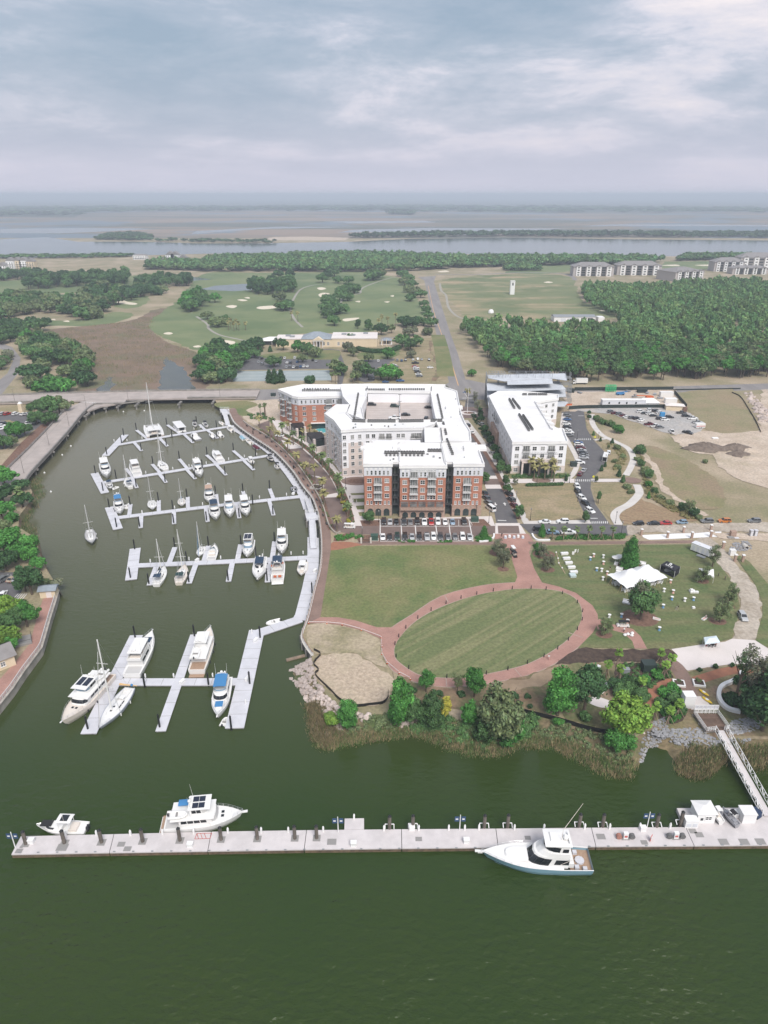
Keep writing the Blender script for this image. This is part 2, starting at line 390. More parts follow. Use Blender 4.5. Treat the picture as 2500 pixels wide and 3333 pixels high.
def skirt(name,top,bot,m,rows=1,jit=0.,lbl=None,cat=None):
 b=MB();rings=[]
 for k in range(rows+1):
  t=k/rows
  rings.append([tuple(a.lerp(c,t)+(Vector((random.uniform(-jit,jit),random.uniform(-jit,jit),random.uniform(-jit,jit)*.5))if 0<k<rows else Vector()))for a,c in zip(top,bot)])
 b.loft(rings,closed=False,cap=False,flip=True)
 return b.bld(name,m)
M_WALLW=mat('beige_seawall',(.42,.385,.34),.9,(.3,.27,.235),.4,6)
M_WALLE=mat('dark_grey_seawall',(.075,.075,.072),.9,(.13,.125,.115),.5,6)  # dark grey concrete, mottled at random
def down(pts,z=-3.4):return[Vector((p.x,p.y,z))for p in pts]
allw=[Vector((-BIG,first.y,0))]+Wp
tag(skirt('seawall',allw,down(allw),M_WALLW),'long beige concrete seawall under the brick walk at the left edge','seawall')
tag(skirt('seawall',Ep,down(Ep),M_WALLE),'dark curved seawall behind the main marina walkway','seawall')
nb=Ws+Ne[1:]
struct(skirt('shore_bank',nb,[Vector((p.x+1.2,p.y,-3.4))for p in nb],G_SOIL))
NS=150
top=rsm(Sp,NS);bot=rsm(smo(PL(s_water,WZ),4),NS);bot=[Vector((p.x,p.y,-2.95))+(p-t).normalized()*.8 for p,t in zip(bot,top)]
G_BANK=mat('river_bank',(.2,.155,.09),1.,(.12,.1,.055),.35,7,.6,2.,c3=(.08,.11,.038),s3=.12,thr=(.5,.62))
struct(skirt('river_bank',top,bot,G_BANK,5,.25))
BANK=(top,bot)
def bank_z(x,y):
 """height of the sloping bank (nearest strip)"""
 p=Vector((x,y));best=None
 for a,b in zip(*BANK):
  d=Vector((b.x-a.x,b.y-a.y));t=max(0,min(1,(p-Vector((a.x,a.y))).dot(d)/max(1e-6,d.length_squared)))
  q=Vector((a.x,a.y))+d*t;e=(q-p).length_squared
  if best is None or e<best[0]:best=(e,a.z+(b.z-a.z)*t)
 return best[1]
LAID=[];RAG=random.Random(3)
RAGGED={'bare_sand','brown_soil','salt_marsh','gravel_track','grey_gravel','mound_grass','swale_grass','thin_grass','tan_soil','straw_covered_soil','golf_fairway','driving_range_turf','garden_ground','dark_mulch','mown_slope','dormant_lawn','creek_water'}
def sht(name,px,m,z=None,smooth=0,kind='structure'):
 pts=PL(px)if not isinstance(px[0],Vector)else px
 if smooth:pts=smo(pts,smooth,closed=True)
 if m.name in RAGGED:
  out=[];n=len(pts)
  for i in range(n):
   a,c=pts[i],pts[(i+1)%n];d=c-a;L_=d.length;k=max(1,min(14,int(L_/max(2.,a.y*.008))));nn=Vector((-d.y,d.x,0)).normalized()
   for j in range(k):out.append(a.lerp(c,j/k)+nn*RAG.uniform(-1,1)*min(a.y*.0042,L_/k*.3))
  pts=out
 if z is None:
  bb=(min(p.x for p in pts),max(p.x for p in pts),min(p.y for p in pts),max(p.y for p in pts));z=.006
  for b2,z_ in LAID:
   if bb[0]<b2[1]and bb[1]>b2[0]and bb[2]<b2[3]and bb[3]>b2[2]:z=max(z,z_+.005)
  LAID.append((bb,z))
 o=MB().sht(pts,z).bld(name,m);o['kind']=kind;return o
def stp(name,center_px,width,m,z=None,per=6):
 return sht(name,ribbon(smo(PL(center_px),per)if per else PL(center_px),width),m,z)
sht('far_marsh_plain',[(-9000,775),(9000,775),(30000,640),(-30000,640)],G_FAR,.05)
sht('back_river',[(-4000,776),(0,779),(154,772),(256,787),(430,786),(640,792),(850,792),(1137,787),(1342,777),(1680,774),(2060,779),(2500,783),(6000,786),
(6000,842),(2500,838),(2162,834),(1680,828),(830,824),(666,826),(435,832),(256,837),(0,839),(-4000,842)],MW2,.1)
for pts in([(1100,757),(1700,752),(1850,744),(1400,742),(1150,748)],[(-300,757),(190,760),(520,745),(300,742),(-300,748)],[(1900,735),(2900,738),(2900,733),(2000,730)],
[(1150,727),(1420,724),(1380,718),(1050,721)],[(620,762),(860,745),(1200,738),(900,738),(640,752)]):
 sht('tidal_pool',pts,MW2,.12)
sht('far_sand_flat',[(870,782),(1120,783),(1140,774),(1000,770),(880,772)],GSD,.14)
sht('distant_woodland',[(-30000,663),(-2000,672),(0,706),(240,708),(280,690),(500,686),(830,683),(1300,684),(1650,692),(2500,688),(6000,680),(30000,663),(60000,638),(-60000,638)],G_WOODFAR,.6)
golf=[(482,1061),(512,1020),(564,990),(600,955),(640,905),(700,885),(830,888),(1190,885),(1240,895),(1300,905),(1330,940),(1370,990),(1385,1030),(1270,1055),(1200,1080),
(1000,1085),(900,1100),(830,1120),(760,1125),(650,1138),(610,1130),(560,1110),(500,1085)]
sht('golf_course',golf,GFR,smooth=3)
sht('golf_fairway',[(-200,925),(0,915),(200,903),(400,900),(480,893),(560,898),(540,950),(440,962),(330,948),(200,955),(100,985),(0,995),(-200,1000)],GFR)
sht('golf_green',[(123,1044),(266,1041),(369,1015),(435,1025),(359,1053),(256,1061),(143,1058)],GFR,smooth=3)
sht('golf_green',[(359,989),(425,966),(482,964),(477,989),(410,1005)],GFR,smooth=3)
sht('driving_range',[(1425,915),(1500,900),(1650,893),(1820,895),(1870,905),(1880,950),(1900,985),(2010,1005),(2005,1035),(1800,1040),(1650,1035),(1520,1045),(1490,1000),(1445,960)],G_RANGE)
sht('golf_green',[(1640,888),(1700,864),(1880,858),(1910,878),(1760,893)],GFR)
sht('golf_green',[(2140,872),(2160,852),(2330,850),(2340,872),(2250,880)],GFR)
sht('salt_marsh',[(-60,1075),(46,1080),(195,1069),(307,1059),(436,1041),(492,1010),(543,1003),(500,1035),(487,1071),(553,1118),(656,1153),(650,1205),(664,1290),(250,1290),(287,1164),(205,1123),(67,1102)],G_MARSH,smooth=2)
sht('marsh_creek',[(540,1160),(548,1172),(566,1176),(580,1192),(598,1196),(612,1222),(622,1245),(634,1290),(512,1290),(520,1262),(512,1240),(528,1224),(520,1208),(534,1196),(530,1180)],M_CREEK,smooth=3)
sht('marsh_creek',[(302,1290),(322,1262),(338,1250),(345,1236),(358,1226),(366,1240),(376,1252),(364,1268),(368,1290)],M_CREEK,smooth=3)
sht('golf_pond',[(650,942),(700,930),(790,924),(850,924),(850,942),(760,948)],MW2)
sht('golf_pond',[(560,907),(640,902),(690,910),(600,915)],MW2)
for c in([(380,985),(400,977),(415,982),(447,988),(430,992)],[(532,1086),(548,1081),(563,1085),(550,1089)],[(695,1112),(730,1107),(765,1112),(755,1121),(720,1119)],
[(628,1128),(645,1124),(656,1128),(640,1131)],[(648,1137),(660,1134),(668,1137)],[(735,997),(755,993),(772,996),(757,1003)],[(772,976),(790,974),(806,978),(790,980)],
[(795,969),(810,967),(812,972)],[(835,1003),(850,997),(900,995),(898,1002),(860,1007)],[(1032,938),(1046,935),(1062,939),(1045,944)],[(1036,960),(1050,953),(1072,955),(1065,964),(1050,969)],
[(1115,1040),(1130,1036),(1168,1034),(1160,1040),(1125,1046)],[(1156,981),(1172,979),(1170,984)],[(1270,963),(1282,961),(1280,966)],[(1250,982),(1268,981),(1262,985)],
[(165,1040),(178,1038),(180,1042)],[(205,1046),(222,1043),(225,1048)],[(1425,884),(1450,880),(1462,884),(1440,886)],[(1770,919),(1785,916),(1800,919),(1785,921)],[(1950,1011),(1965,1009),(1968,1013)],
[(2150,864),(2200,861),(2210,866)],[(2260,863),(2330,861),(2320,866)]):
 sht('sand_bunker',c,G_BUNK,smooth=4)
stp('cart_path',[(1428,1113),(1300,1100),(1240,1098)],4,M_ROADOLD)
M_CART=mat('cart_path',(.32,.3,.26),.9)
stp('cart_path',[(850,1120),(780,1105),(715,1090),(680,1070),(675,1055),(640,1030)],2.6,M_CART)
stp('cart_path',[(985,1065),(960,1040),(945,1010),(950,985),(975,945),(1010,930),(1050,925)],2.6,M_CART)
stp('cart_path',[(1110,985),(1120,965),(1170,955),(1175,942),(1200,928),(1270,905),(1340,897)],2.6,M_CART)
stp('cart_path',[(1432,922),(1436,945),(1452,962),(1460,1000),(1490,1030),(1530,1040)],2.6,M_CART)
stp('cart_path',[(1420,893),(1560,893),(1700,887),(1820,890),(1862,900),(1872,912)],7,M_ROADOLD)
road_l=[(1360,902),(1381,912),(1399,989),(1419,1082),(1437,1143),(1458,1230),(1468,1275)]
road_r=[(1420,898),(1412,916),(1432,979),(1465,1082),(1491,1153),(1517,1240),(1540,1275)]
sht('north_road',road_l+road_r[::-1],M_ROADOLD)
sht('cross_road',[(830,1268),(1180,1262),(1440,1258),(1470,1240),(1520,1235),(1600,1252),(1820,1265),(2050,1262),(2500,1248),(2900,1245),(2900,1265),(2500,1268),(2100,1283),(1830,1290),(1600,1300),(1480,1303),(1440,1300),(830,1306)],M_ROADOLD)
stp('road_line',[(1394,930),(1411,1010),(1440,1095),(1466,1170),(1492,1255)],.55,M_YELLOW,per=4)
sht('west_road',[(-60,1320),(0,1290),(60,1215),(68,1165),(40,1130),(0,1115),(-60,1110),(-60,1125),(0,1135),(35,1150),(42,1175),(25,1215),(-60,1285)],M_ROADOLD)
sht('access_road',[(1110,1268),(1120,1225),(1120,1180),(1105,1140),(1075,1135),(1040,1137),(1040,1146),(1080,1160),(1100,1190),(1098,1262),(1090,1275),(1128,1275)],MAS)
club_lot=[(755,1205),(760,1165),(800,1150),(900,1158),(1040,1150),(1085,1170),(1090,1200),(900,1203)]
sht('club_car_park',club_lot,MAS)
sht('club_green',[(860,1165),(865,1152),(1040,1140),(1105,1142),(1104,1163),(1085,1170),(1000,1170)],G_LAWN,smooth=3)
sht('club_green',[(1165,1168),(1180,1145),(1300,1140),(1290,1160),(1220,1172)],G_LAWN,smooth=3)
sht('club_car_park',[(1150,1180),(1170,1172),(1290,1168),(1290,1185),(1230,1195),(1220,1240),(1190,1245),(1150,1235)],MAS)
sht('dry_verge',[(1290,1165),(1330,1110),(1420,1095),(1440,1150),(1458,1235),(1300,1250),(1210,1255),(1230,1215)],G_DRY)
stp('drainage_ditch',[(1400,1110),(1402,1150),(1425,1190),(1415,1240)],2.2,G_SOIL)
stp('grass_verge',[(1425,1090),(1440,1150),(1452,1225)],12,G_LAWN)
sht('tennis_court',[(758,1242),(762,1208),(1072,1205),(1080,1238)],mat('tennis_court_blue',(.27,.315,.32),.9,(.31,.35,.35),.1))
for x0,x1 in((772,858),(930,1000),(1012,1065)):
 for y in(1214,1224,1234):
  stp('court_line',[(x0,y),(x1,y-1)],.35,MWP,per=0)
sht('west_car_park',[(-200,1470),(-200,1345),(120,1348),(150,1380),(110,1400),(60,1430),(20,1462)],MAS)
sht('parking_island',[(-60,1385),(30,1367),(55,1372),(58,1378),(0,1384)],G_DRY)
sht('pine_straw_bank',[(-40,1560),(0,1520),(70,1440),(130,1385),(200,1350),(150,1400),(90,1462),(30,1525)],GBK)
sht('pine_straw_bank',[(-60,1330),(80,1318),(215,1312),(215,1330),(90,1345),(-60,1346)],G_DRY)
sht('hotel_car_park',[(-150,1975),(-150,1865),(75,1862),(80,1900),(60,1950),(30,1972)],MAS)
for k in range(5):stp('parking_line',[(36+8*k,1956),(60+7*k,1932)],.25,MWP,per=0)
wpin=[(-330,2600),(-30,2240),(0,2210),(45,2160),(95,2098),(112,2040),(128,1985),(140,1950)]
sht('riverside_walk',PL(w_wall)+PL(wpin)[::-1],MBP)
prom_in=[(1043,2010),(1060,1900),(1077,1792),(1078,1760),(1074,1717),(1065,1694),(1056,1661),(1041,1620),(1012,1567),(980,1522),(935,1470),(890,1433),(840,1398),(800,1372),(778,1345),(768,1326)]
sht('promenade',Ep[:-14]+PL([(1000,2032)])+smo(PL(prom_in),3),MPM)
sht('dry_ground',[(768,1326),(800,1305),(905,1300),(918,1372),(880,1372),(850,1395),(800,1368)],GSD)
sht('grass_patch',[(700,1312),(800,1305),(840,1318),(800,1335),(830,1350),(780,1352),(765,1328),(720,1330)],G_LAWN,smooth=3)
apron=[(885,1368),(918,1368),(1062,1486),(1113,1547),(1183,1540),(1186,1690),(1200,1690),(1600,1680),(1612,1712),(1200,1715),(1143,1712),(1122,1661),(1102,1605),(1076,1554),(1035,1507),(973,1451),(912,1420)]
sht('building_apron',apron,MPL)
drive_l=[(838,1382),(850,1398),(897,1428),(932,1458),(963,1488),(999,1535),(1035,1591),(1055,1632),(1076,1702),(1084,1728)]
drive_r=[(893,1362),(880,1372),(879,1388),(912,1420),(973,1451),(1035,1507),(1076,1554),(1102,1605),(1122,1661),(1140,1705),(1150,1712)]
sht('river_drive',smo(PL(drive_l),3)+PL([(1150,1740),(1150,1712)])+smo(PL(drive_r),3)[::-1],MDV)
for a,b,c,d in(((915,1432),(960,1446),(985,1458),(936,1462)),((1058,1612),(1098,1604),(1101,1618),(1056,1620)),((1012,1548),(1050,1560),(1063,1563),(1036,1550))):
 sht('crosswalk_band',[a,b,c,d],MPL)
stp('bed_kerb',drive_r[3:],.45,MKB)
stp('bed_kerb',drive_l[2:],.35,MKB)
sht('planting_bed',ribbon(smo(PL([(918,1412),(985,1448),(1048,1505),(1090,1556),(1116,1610),(1133,1660),(1143,1700)]),4),3.),GBK)
sht('planting_bed',ribbon(smo(PL([(850,1400),(900,1436),(945,1475),(992,1533),(1028,1590),(1048,1632),(1066,1690),(1080,1724)]),4),2.6),GBK)
sht('round_garden',[P(1187,1566)+Vector((-3.5+7*math.cos(a/8*math.pi),5*math.sin(a/8*math.pi),0))for a in range(16)],MPM)
sht('round_garden',[P(1187,1566)+Vector((-3.5+4*math.cos(a/8*math.pi),2.8*math.sin(a/8*math.pi),0))for a in range(16)],GBK)
for y0,y1,xl in((1606,1612,1140),(1624,1635,1147),(1647,1659,1158),(1668,1680,1166)):
 sht('grass_strip',[(xl,y0),(1186,y0-2),(1188,y1-1),(xl+5,y1)],G_LAWN)
sht('planting_bed',[(1172,1694),(1236,1693),(1236,1716),(1180,1716)],GBK)
lot=[(1143,1712),(1237,1712),(1237,1688),(1520,1688),(1540,1712),(1612,1712),(1618,1738),(1545,1745),(1538,1765),(1237,1765),(1237,1742),(1185,1740),(1150,1741)]
sht('building_car_park',lot,MDV)
for top_x,bot_x in((1238,1237),(1305,1309),(1350,1356),(1416,1426),(1460,1468),(1526,1540)):
 stp('parking_line',[(top_x,1692),(bot_x,1763)],.35,MWP,per=0)
stp('parking_line',[(1237,1713),(1535,1713)],.35,MWP,per=0)
stp('parking_line',[(1237,1762),(1538,1761)],.4,MWP,per=0)
for k in range(14):
 x=1238+k*23.2
 if k%3:stp('parking_line',[(x,1742),(x,1761)],.16,MWP,per=0)
 if k%3 and k<12:stp('parking_line',[(x,1692),(x,1711)],.16,MWP,per=0)
sht('planting_bed',[(1185,1742),(1237,1742),(1237,1767),(1200,1775),(1170,1768),(1160,1750)],GBK)
sht('planting_bed',[(1090,1745),(1130,1735),(1158,1746),(1120,1762),(1085,1762)],GBK)
sht('planting_bed',[(1528,1690),(1575,1690),(1598,1712),(1540,1712)],GBK)
stp('lawn_edge_walk',[(1077,1775),(1160,1772),(1220,1768),(1560,1768),(1640,1770)],2.6,MPM,per=3)
sht('clay_apron',[(1077,1770),(1085,1764),(1135,1764),(1160,1768),(1180,1774),(1140,1785),(1100,1792),(1077,1792)],M_REDPATH)
lawn=[(1077,1792),(1100,1790),(1166,1777),(1546,1775),(1597,1777),(1645,1785),(1660,1805),(1684,1879),(1676,1897),(1566,1907),(1438,1941),(1341,2002),(1277,2043),(1228,2043),(1156,2020),(1043,2010),(1062,1890)]
sht('west_lawn',lawn,G_LAWN)
ring_out=[(1243,2079),(1243,2110),(1254,2146),(1279,2182),(1300,2194),(1333,2212),(1368,2225),(1414,2233),(1467,2236),(1513,2233),(1584,2226),(1654,2212),(1720,2197),(1804,2161),(1881,2107),(1930,2060),(1948,2025),
(1945,2000),(1929,1972),(1875,1931),(1819,1910),(1760,1897),(1676,1897),(1566,1907),(1438,1941),(1341,2002),(1277,2043)]
ring_in=[(1284,2125),(1288,2142),(1300,2156),(1330,2178),(1363,2196),(1406,2204),(1452,2207),(1502,2207),(1568,2197),(1654,2179),(1720,2160),(1790,2124),(1852,2078),(1885,2035),(1894,1995),(1880,1957),(1840,1931),(1780,1919),
(1700,1917),(1640,1922),(1560,1936),(1480,1960),(1400,1994),(1340,2034),(1300,2078),(1286,2105)]
M_EDGE=mat('worn_path_edging',(.4,.3,.255),.9,(.34,.25,.21),1.)
sht('path_edging',[(x+(-2 if x<1500 else 2),y+(-1.2 if y<2050 else 2))for x,y in ring_out],M_EDGE,smooth=3)
sht('oval_brick_path',ring_out,MBP,smooth=3)
sht('path_edging',[(x+(-2 if x<1500 else 1.5),y+(-1 if y<2050 else 1.5))for x,y in ring_in],M_EDGE,smooth=3)
sht('oval_lawn',ring_in,G_OVAL,smooth=3)
sht('brick_spur',[(1290,2052),(1277,2043),(1228,2043),(1156,2020),(1100,2010),(1043,2010),(1000,2030),(1060,2029),(1115,2036),(1180,2053),(1235,2077),(1250,2090)],MBP)
sht('brick_entrance',[(1612,1738),(1720,1738),(1735,1760),(1722,1800),(1738,1850),(1765,1898),(1740,1910),(1690,1910),(1676,1897),(1684,1879),(1662,1805),(1635,1775),(1610,1757)],MBP)
for c in((1676,2178,1700,2207),(1850,2060,1897,2076),(1460,1962,1448,1940),(1452,2206,1454,2234)):
 stp('paver_band',[(c[0],c[1]),(c[2],c[3])],.3,M_EDGE,per=0)
sht('straw_patch',[(1022,2162),(1040,2140),(1060,2132),(1157,2128),(1181,2145),(1245,2182),(1285,2215),(1270,2251),(1249,2289),(1152,2299),(1104,2280),(1075,2248),(1045,2222),(1027,2198)],G_PATCH,smooth=3)
sht('thin_grass',[(1000,2032),(1060,2030),(1180,2054),(1238,2080),(1240,2115),(1250,2148),(1265,2180),(1181,2146),(1157,2127),(1060,2131),(1030,2130),(1000,2090),(992,2062)],mat('thin_grass',(.36,.3,.205),.95,(.23,.205,.115),.12,7,.2,4,c3=(.4,.325,.24),s3=.07))
sht('soil_slope',[(1300,2200),(1370,2230),(1467,2240),(1584,2230),(1720,2202),(1804,2166),(1830,2185),(1830,2300),(1760,2320),(1600,2320),(1450,2310),(1350,2290)],G_SOIL)
sht('tan_slope',[(1560,2236),(1720,2208),(1800,2172),(1815,2195),(1760,2235),(1660,2250)],mat('tan_soil',(.31,.23,.155),.95,(.24,.175,.115),.3,6))
event=[(1733,1790),(1745,1777),(2262,1772),(2300,1800),(2337,1833),(2393,1905),(2408,1972),(2395,2040),(2383,2079),(2300,2098),(2188,2113),(2106,2112),(1881,2110),(1930,2060),(1948,2025),(1945,2000),(1929,1972),(1875,1931),(1819,1910),(1765,1897),(1738,1850),(1726,1810)]
sht('event_lawn',event,G_EVENT)
stp('lawn_edge_walk',[(1720,1768),(1780,1769),(2260,1764)],2.2,MPM,per=0)
sht('brick_side_path',[(1940,2030),(1950,2015),(1975,2028),(2010,2036),(2060,2048),(2085,2072),(2106,2112),(2066,2112),(2058,2088),(2030,2062),(1985,2050),(1945,2050)],MBP)
for c,r in(((2082,2012),5.5),((2047,1845),4.5),((1966,2066),2.4),((2285,1892),2.2),((2335,2022),2.6),((1783,1855),2.4),((1638,1853),2.),((2368,1975),2.2),((1770,1805),4.),((1625,1800),3.6)):
 q=P(*c);sht('mulch_ring',[q+Vector((r*math.cos(a/8*math.pi),.85*r*math.sin(a/8*math.pi),0))for a in range(16)],GBK)
sht('mulch_bed',[(1881,2108),(1990,2116),(2106,2112),(2183,2112),(2205,2130),(2183,2156),(2101,2153),(1957,2156),(1880,2165),(1804,2164)],G_MULCH)
sht('gravel_track',[(2262,1754),(2316,1752),(2378,1818),(2449,1895),(2478,1966),(2475,2018),(2456,2084),(2383,2080),(2396,2040),(2409,1972),(2393,1905),(2337,1833),(2300,1795)],G_TRACK,smooth=2)
sht('green_verge',[(2395,1815),(2440,1830),(2560,1990),(2600,2120),(2500,2108),(2460,2084),(2478,2018),(2481,1966),(2452,1893)],G_EVENT,smooth=2)
sht('concrete_plaza',[(2185,2114),(2290,2098),(2360,2090),(2383,2080),(2457,2085),(2500,2112),(2600,2150),(2600,2200),(2440,2162),(2372,2164),(2300,2174),(2239,2184),(2212,2168),(2187,2152),(2204,2132)],MPL)
sht('garden_ground',[(1815,2165),(1957,2158),(2101,2155),(2170,2158),(2240,2187),(2372,2167),(2440,2165),(2560,2200),(2560,2400),(2400,2400),(2290,2400),(2150,2370),(2085,2388),(1980,2380),(1850,2345),(1820,2300)],mat('garden_ground',(.2,.165,.085),.95,(.105,.125,.05),.16,6,.3,4,c3=(.24,.17,.115),s3=.09))
sht('garden_bed',[(2000,2180),(2040,2158),(2140,2162),(2190,2200),(2170,2215),(2120,2240),(2095,2290),(2080,2300),(2040,2260),(2010,2220)],G_MULCH,smooth=3)
sht('garden_bed',[(2130,2290),(2160,2250),(2200,2240),(2230,2265),(2225,2330),(2190,2360),(2150,2340)],G_MULCH,smooth=3)
stp('garden_walk',[(2165,2148),(2200,2170),(2225,2210),(2245,2262),(2255,2285)],4.,MPM)
stp('clay_path',[(2520,2182),(2419,2181),(2367,2186),(2300,2205),(2265,2217)],3.,M_REDPATH)
stp('clay_path',[(2195,2219),(2160,2232),(2130,2252),(2110,2275),(2098,2303)],3.,M_REDPATH)
sht('concrete_pad',[(2236,2268),(2290,2268),(2320,2310),(2250,2312)],MPL)
sht('pale_path',[(1916,2275),(1940,2268),(1990,2285),(1995,2298),(1960,2305),(1918,2290)],MPL,smooth=3)
sht('east_street',[(1500,1345),(1509,1363),(1560,1447),(1621,1547),(1640,1589),(1689,1710),(1618,1712),(1608,1662),(1583,1592),(1570,1546),(1530,1470),(1478,1362),(1470,1345)],MAS)
sht('street_block',[(1455,1320),(1600,1330),(1600,1358),(1500,1362),(1470,1345)],MDV)
sht('street_stub',[(1520,1290),(1545,1285),(1560,1325),(1512,1325)],MAS)
sht('street_stub',[(1486,1290),(1492,1290),(1502,1325),(1485,1325)],MAS)
for c,r in(((1525,1344),3.9),):
 q=P(*c);sht('roundabout',[q+Vector((r*1.5*math.cos(a/8*math.pi),r*math.sin(a/8*math.pi),0))for a in range(16)],MPL)
 sht('roundabout_bed',[q+Vector((r*.75*math.cos(a/8*math.pi),r*.5*math.sin(a/8*math.pi),0))for a in range(16)],GBK)
sht('crosswalk_band',[(1571,1549),(1620,1549),(1625,1559),(1575,1559)],MPL)
sht('crosswalk_band',[(1578,1578),(1633,1578),(1638,1591),(1582,1591)],MPL)
sht('crosswalk_band',[(1575,1559),(1625,1559),(1632,1578),(1579,1578)],MDV)
sht('street_corner',[(1612,1703),(1692,1703),(1712,1738),(1612,1738)],MPL)
sht('street_corner',[(1620,1712),(1688,1712),(1692,1737),(1622,1737)],MDV)
for px,py,s in((1613,1641,-1),(1643,1641,1),(1570,1453,-1),(1931,1645,1),(1872,1394,-1),(1895,1396,1)):
 q=P(px,py);k=.9
 sht('lane_arrow',[q+Vector(v)*k for v in((-.25,-1.6*s,0),(.25,-1.6*s,0),(.25,.2*s,0),(.8,.2*s,0),(0,1.8*s,0),(-.8,.2*s,0),(-.25,.2*s,0))],MWP)
stp('stop_line',[(1620,1694),(1648,1695)],.6,MWP,per=0)
stp('sidewalk',[(1516,1368),(1578,1450),(1632,1548),(1660,1590),(1712,1700)],2.6,MCC,per=3)
stp('street_bed',[(1520,1390),(1580,1475),(1620,1545),(1645,1600),(1690,1690)],2.,GBK,per=3)
sht('south_street',[(1690,1706),(1927,1705),(2045,1712),(2045,1744),(1886,1742),(1727,1738)],MAS)
sht('south_street',[(2045,1712),(2500,1698),(2900,1690),(2900,1728),(2500,1731),(2085,1735),(2045,1744)],G_TRACK)
sht('sidewalk',[(1700,1697),(1925,1693),(1930,1705),(1705,1706)],MCC)
sht('crosswalk',[(1655,1559),(1870,1559),(1870,1572),(1662,1573)],MPL)
q=P(1762,1564);sht('roundel',[q+Vector((4.2*math.cos(a/8*math.pi),3.2*math.sin(a/8*math.pi),0))for a in range(16)],MPM)
sht('dormant_lawn',[(1668,1575),(1870,1574),(1880,1620),(1915,1690),(1720,1694)],G_DRY)
sht('front_garden',[(1655,1545),(1668,1520),(1850,1540),(1868,1557),(1662,1559)],G_LAWN)
sht('stall_bay',[(1828,1340),(1862,1338),(1866,1378),(1876,1438),(1834,1438),(1828,1400)],MAS)
sht('stall_bay',[(1868,1440),(1892,1440),(1925,1500),(1905,1530),(1885,1515),(1868,1470)],MAS)
sht('curved_drive',[(1858,1332),(1863,1374),(1875,1436),(1895,1470),(1915,1500),(1900,1528),(1872,1559),(1871,1605),(1896,1661),(1927,1707),(1985,1707),(1937,1641),(1922,1589),(1925,1559),(1957,1528),(1978,1497),(1968,1472),(1932,1433),(1909,1395),(1901,1343),(1896,1330)],MAS)
for a,b in((1870,1427),(1872,1560),(1925,1697)):
 for k in range(9):stp('crosswalk_stripe',[(a+2+k*6.2,b+1),(a+2.5+k*6.2,b+(8 if b>1500 else 6))],.3,MWP,per=0)
stp('stop_line',[(1922,1688),(1945,1688)],.5,MWP,per=0)
stp('stop_line',[(1882,1354),(1900,1354)],.5,MWP,per=0)
stp('sidewalk',[(1836,1345),(1830,1400),(1850,1440),(1872,1480),(1880,1505),(1868,1540),(1850,1558)],2.4,MCC,per=4)
sht('grass_island',[(1905,1350),(1925,1360),(1932,1385),(1960,1420),(1945,1432),(1930,1428),(1912,1395)],G_DRY)
sht('grass_island',[(1940,1437),(2000,1446),(2040,1468),(2052,1495),(2040,1525),(2025,1557),(1932,1557),(1960,1530),(1982,1498),(1972,1472)],G_DRY)
sht('grass_island',[(1930,1574),(2040,1574),(2062,1590),(2066,1610),(2040,1640),(2000,1660),(1985,1695),(1945,1641),(1928,1590)],G_DRY)
sht('mown_slope',[(2085,1625),(2150,1650),(2260,1680),(2275,1695),(2150,1704),(2030,1706),(2012,1680),(2055,1648)],mat('mown_slope',(.235,.155,.095),.95,(.3,.22,.13),.5,4,.2,4,stretch=(.25,2.,1),rot=R(-25)))
stp('winding_path',[(1927,1349),(1929,1379),(1957,1415),(2009,1441),(2045,1461),(2061,1492),(2052,1523),(2037,1548)],3.,MCC)
stp('winding_path',[(2072,1578),(2080,1595),(2078,1612),(2050,1641),(2014,1661),(2001,1682),(2014,1709)],3.4,MCC)
stp('side_walk',[(1926,1565),(2030,1564)],3.6,MPL,per=0)
stp('side_walk',[(1934,1433),(1975,1428)],2.,MCC,per=0)
q=P(2057,1564);sht('path_roundel',[q+Vector((4.*math.cos(a/8*math.pi),3.6*math.sin(a/8*math.pi),0))for a in range(16)],MPM)
sht('site_yard',[(1830,1275),(1980,1275),(2200,1266),(2210,1300),(2210,1322),(1960,1332),(1850,1340)],GSD)
sht('gravel_lot',[(1855,1332),(2160,1322),(2240,1342),(2292,1385),(2285,1408),(2200,1416),(2140,1402),(2060,1372),(1990,1347),(1900,1342)],G_GRAVEL)
sht('sandy_field',[(2180,1420),(2330,1400),(2470,1395),(2480,1270),(2560,1260),(2700,1300),(2700,1580),(2500,1590),(2400,1560),(2340,1520),(2320,1480),(2260,1475),(2215,1450)],GSD)
sht('green_mound_cover',[(2200,1278),(2380,1262),(2420,1300),(2475,1402),(2350,1412),(2300,1400),(2260,1350),(2215,1322)],mat('mound_grass',(.27,.225,.135),.95,(.2,.19,.095),.07,6,.2,4,c3=(.27,.21,.13),s3=.03))
sht('green_swale',[(2090,1450),(2200,1480),(2330,1560),(2360,1640),(2280,1660),(2180,1610),(2110,1540)],mat('swale_grass',(.2,.185,.09),.95,(.25,.215,.12),.09,6,.2,4,c3=(.25,.19,.12),s3=.045),smooth=3)
stp('dirt_ruts',[(2080,1470),(2130,1520),(2160,1590),(2230,1640),(2300,1680)],3.,GSD)
sht('dirt_track',[(2260,1700),(2340,1752),(2480,1760),(2600,1790),(2600,1740),(2330,1735)],GSD)
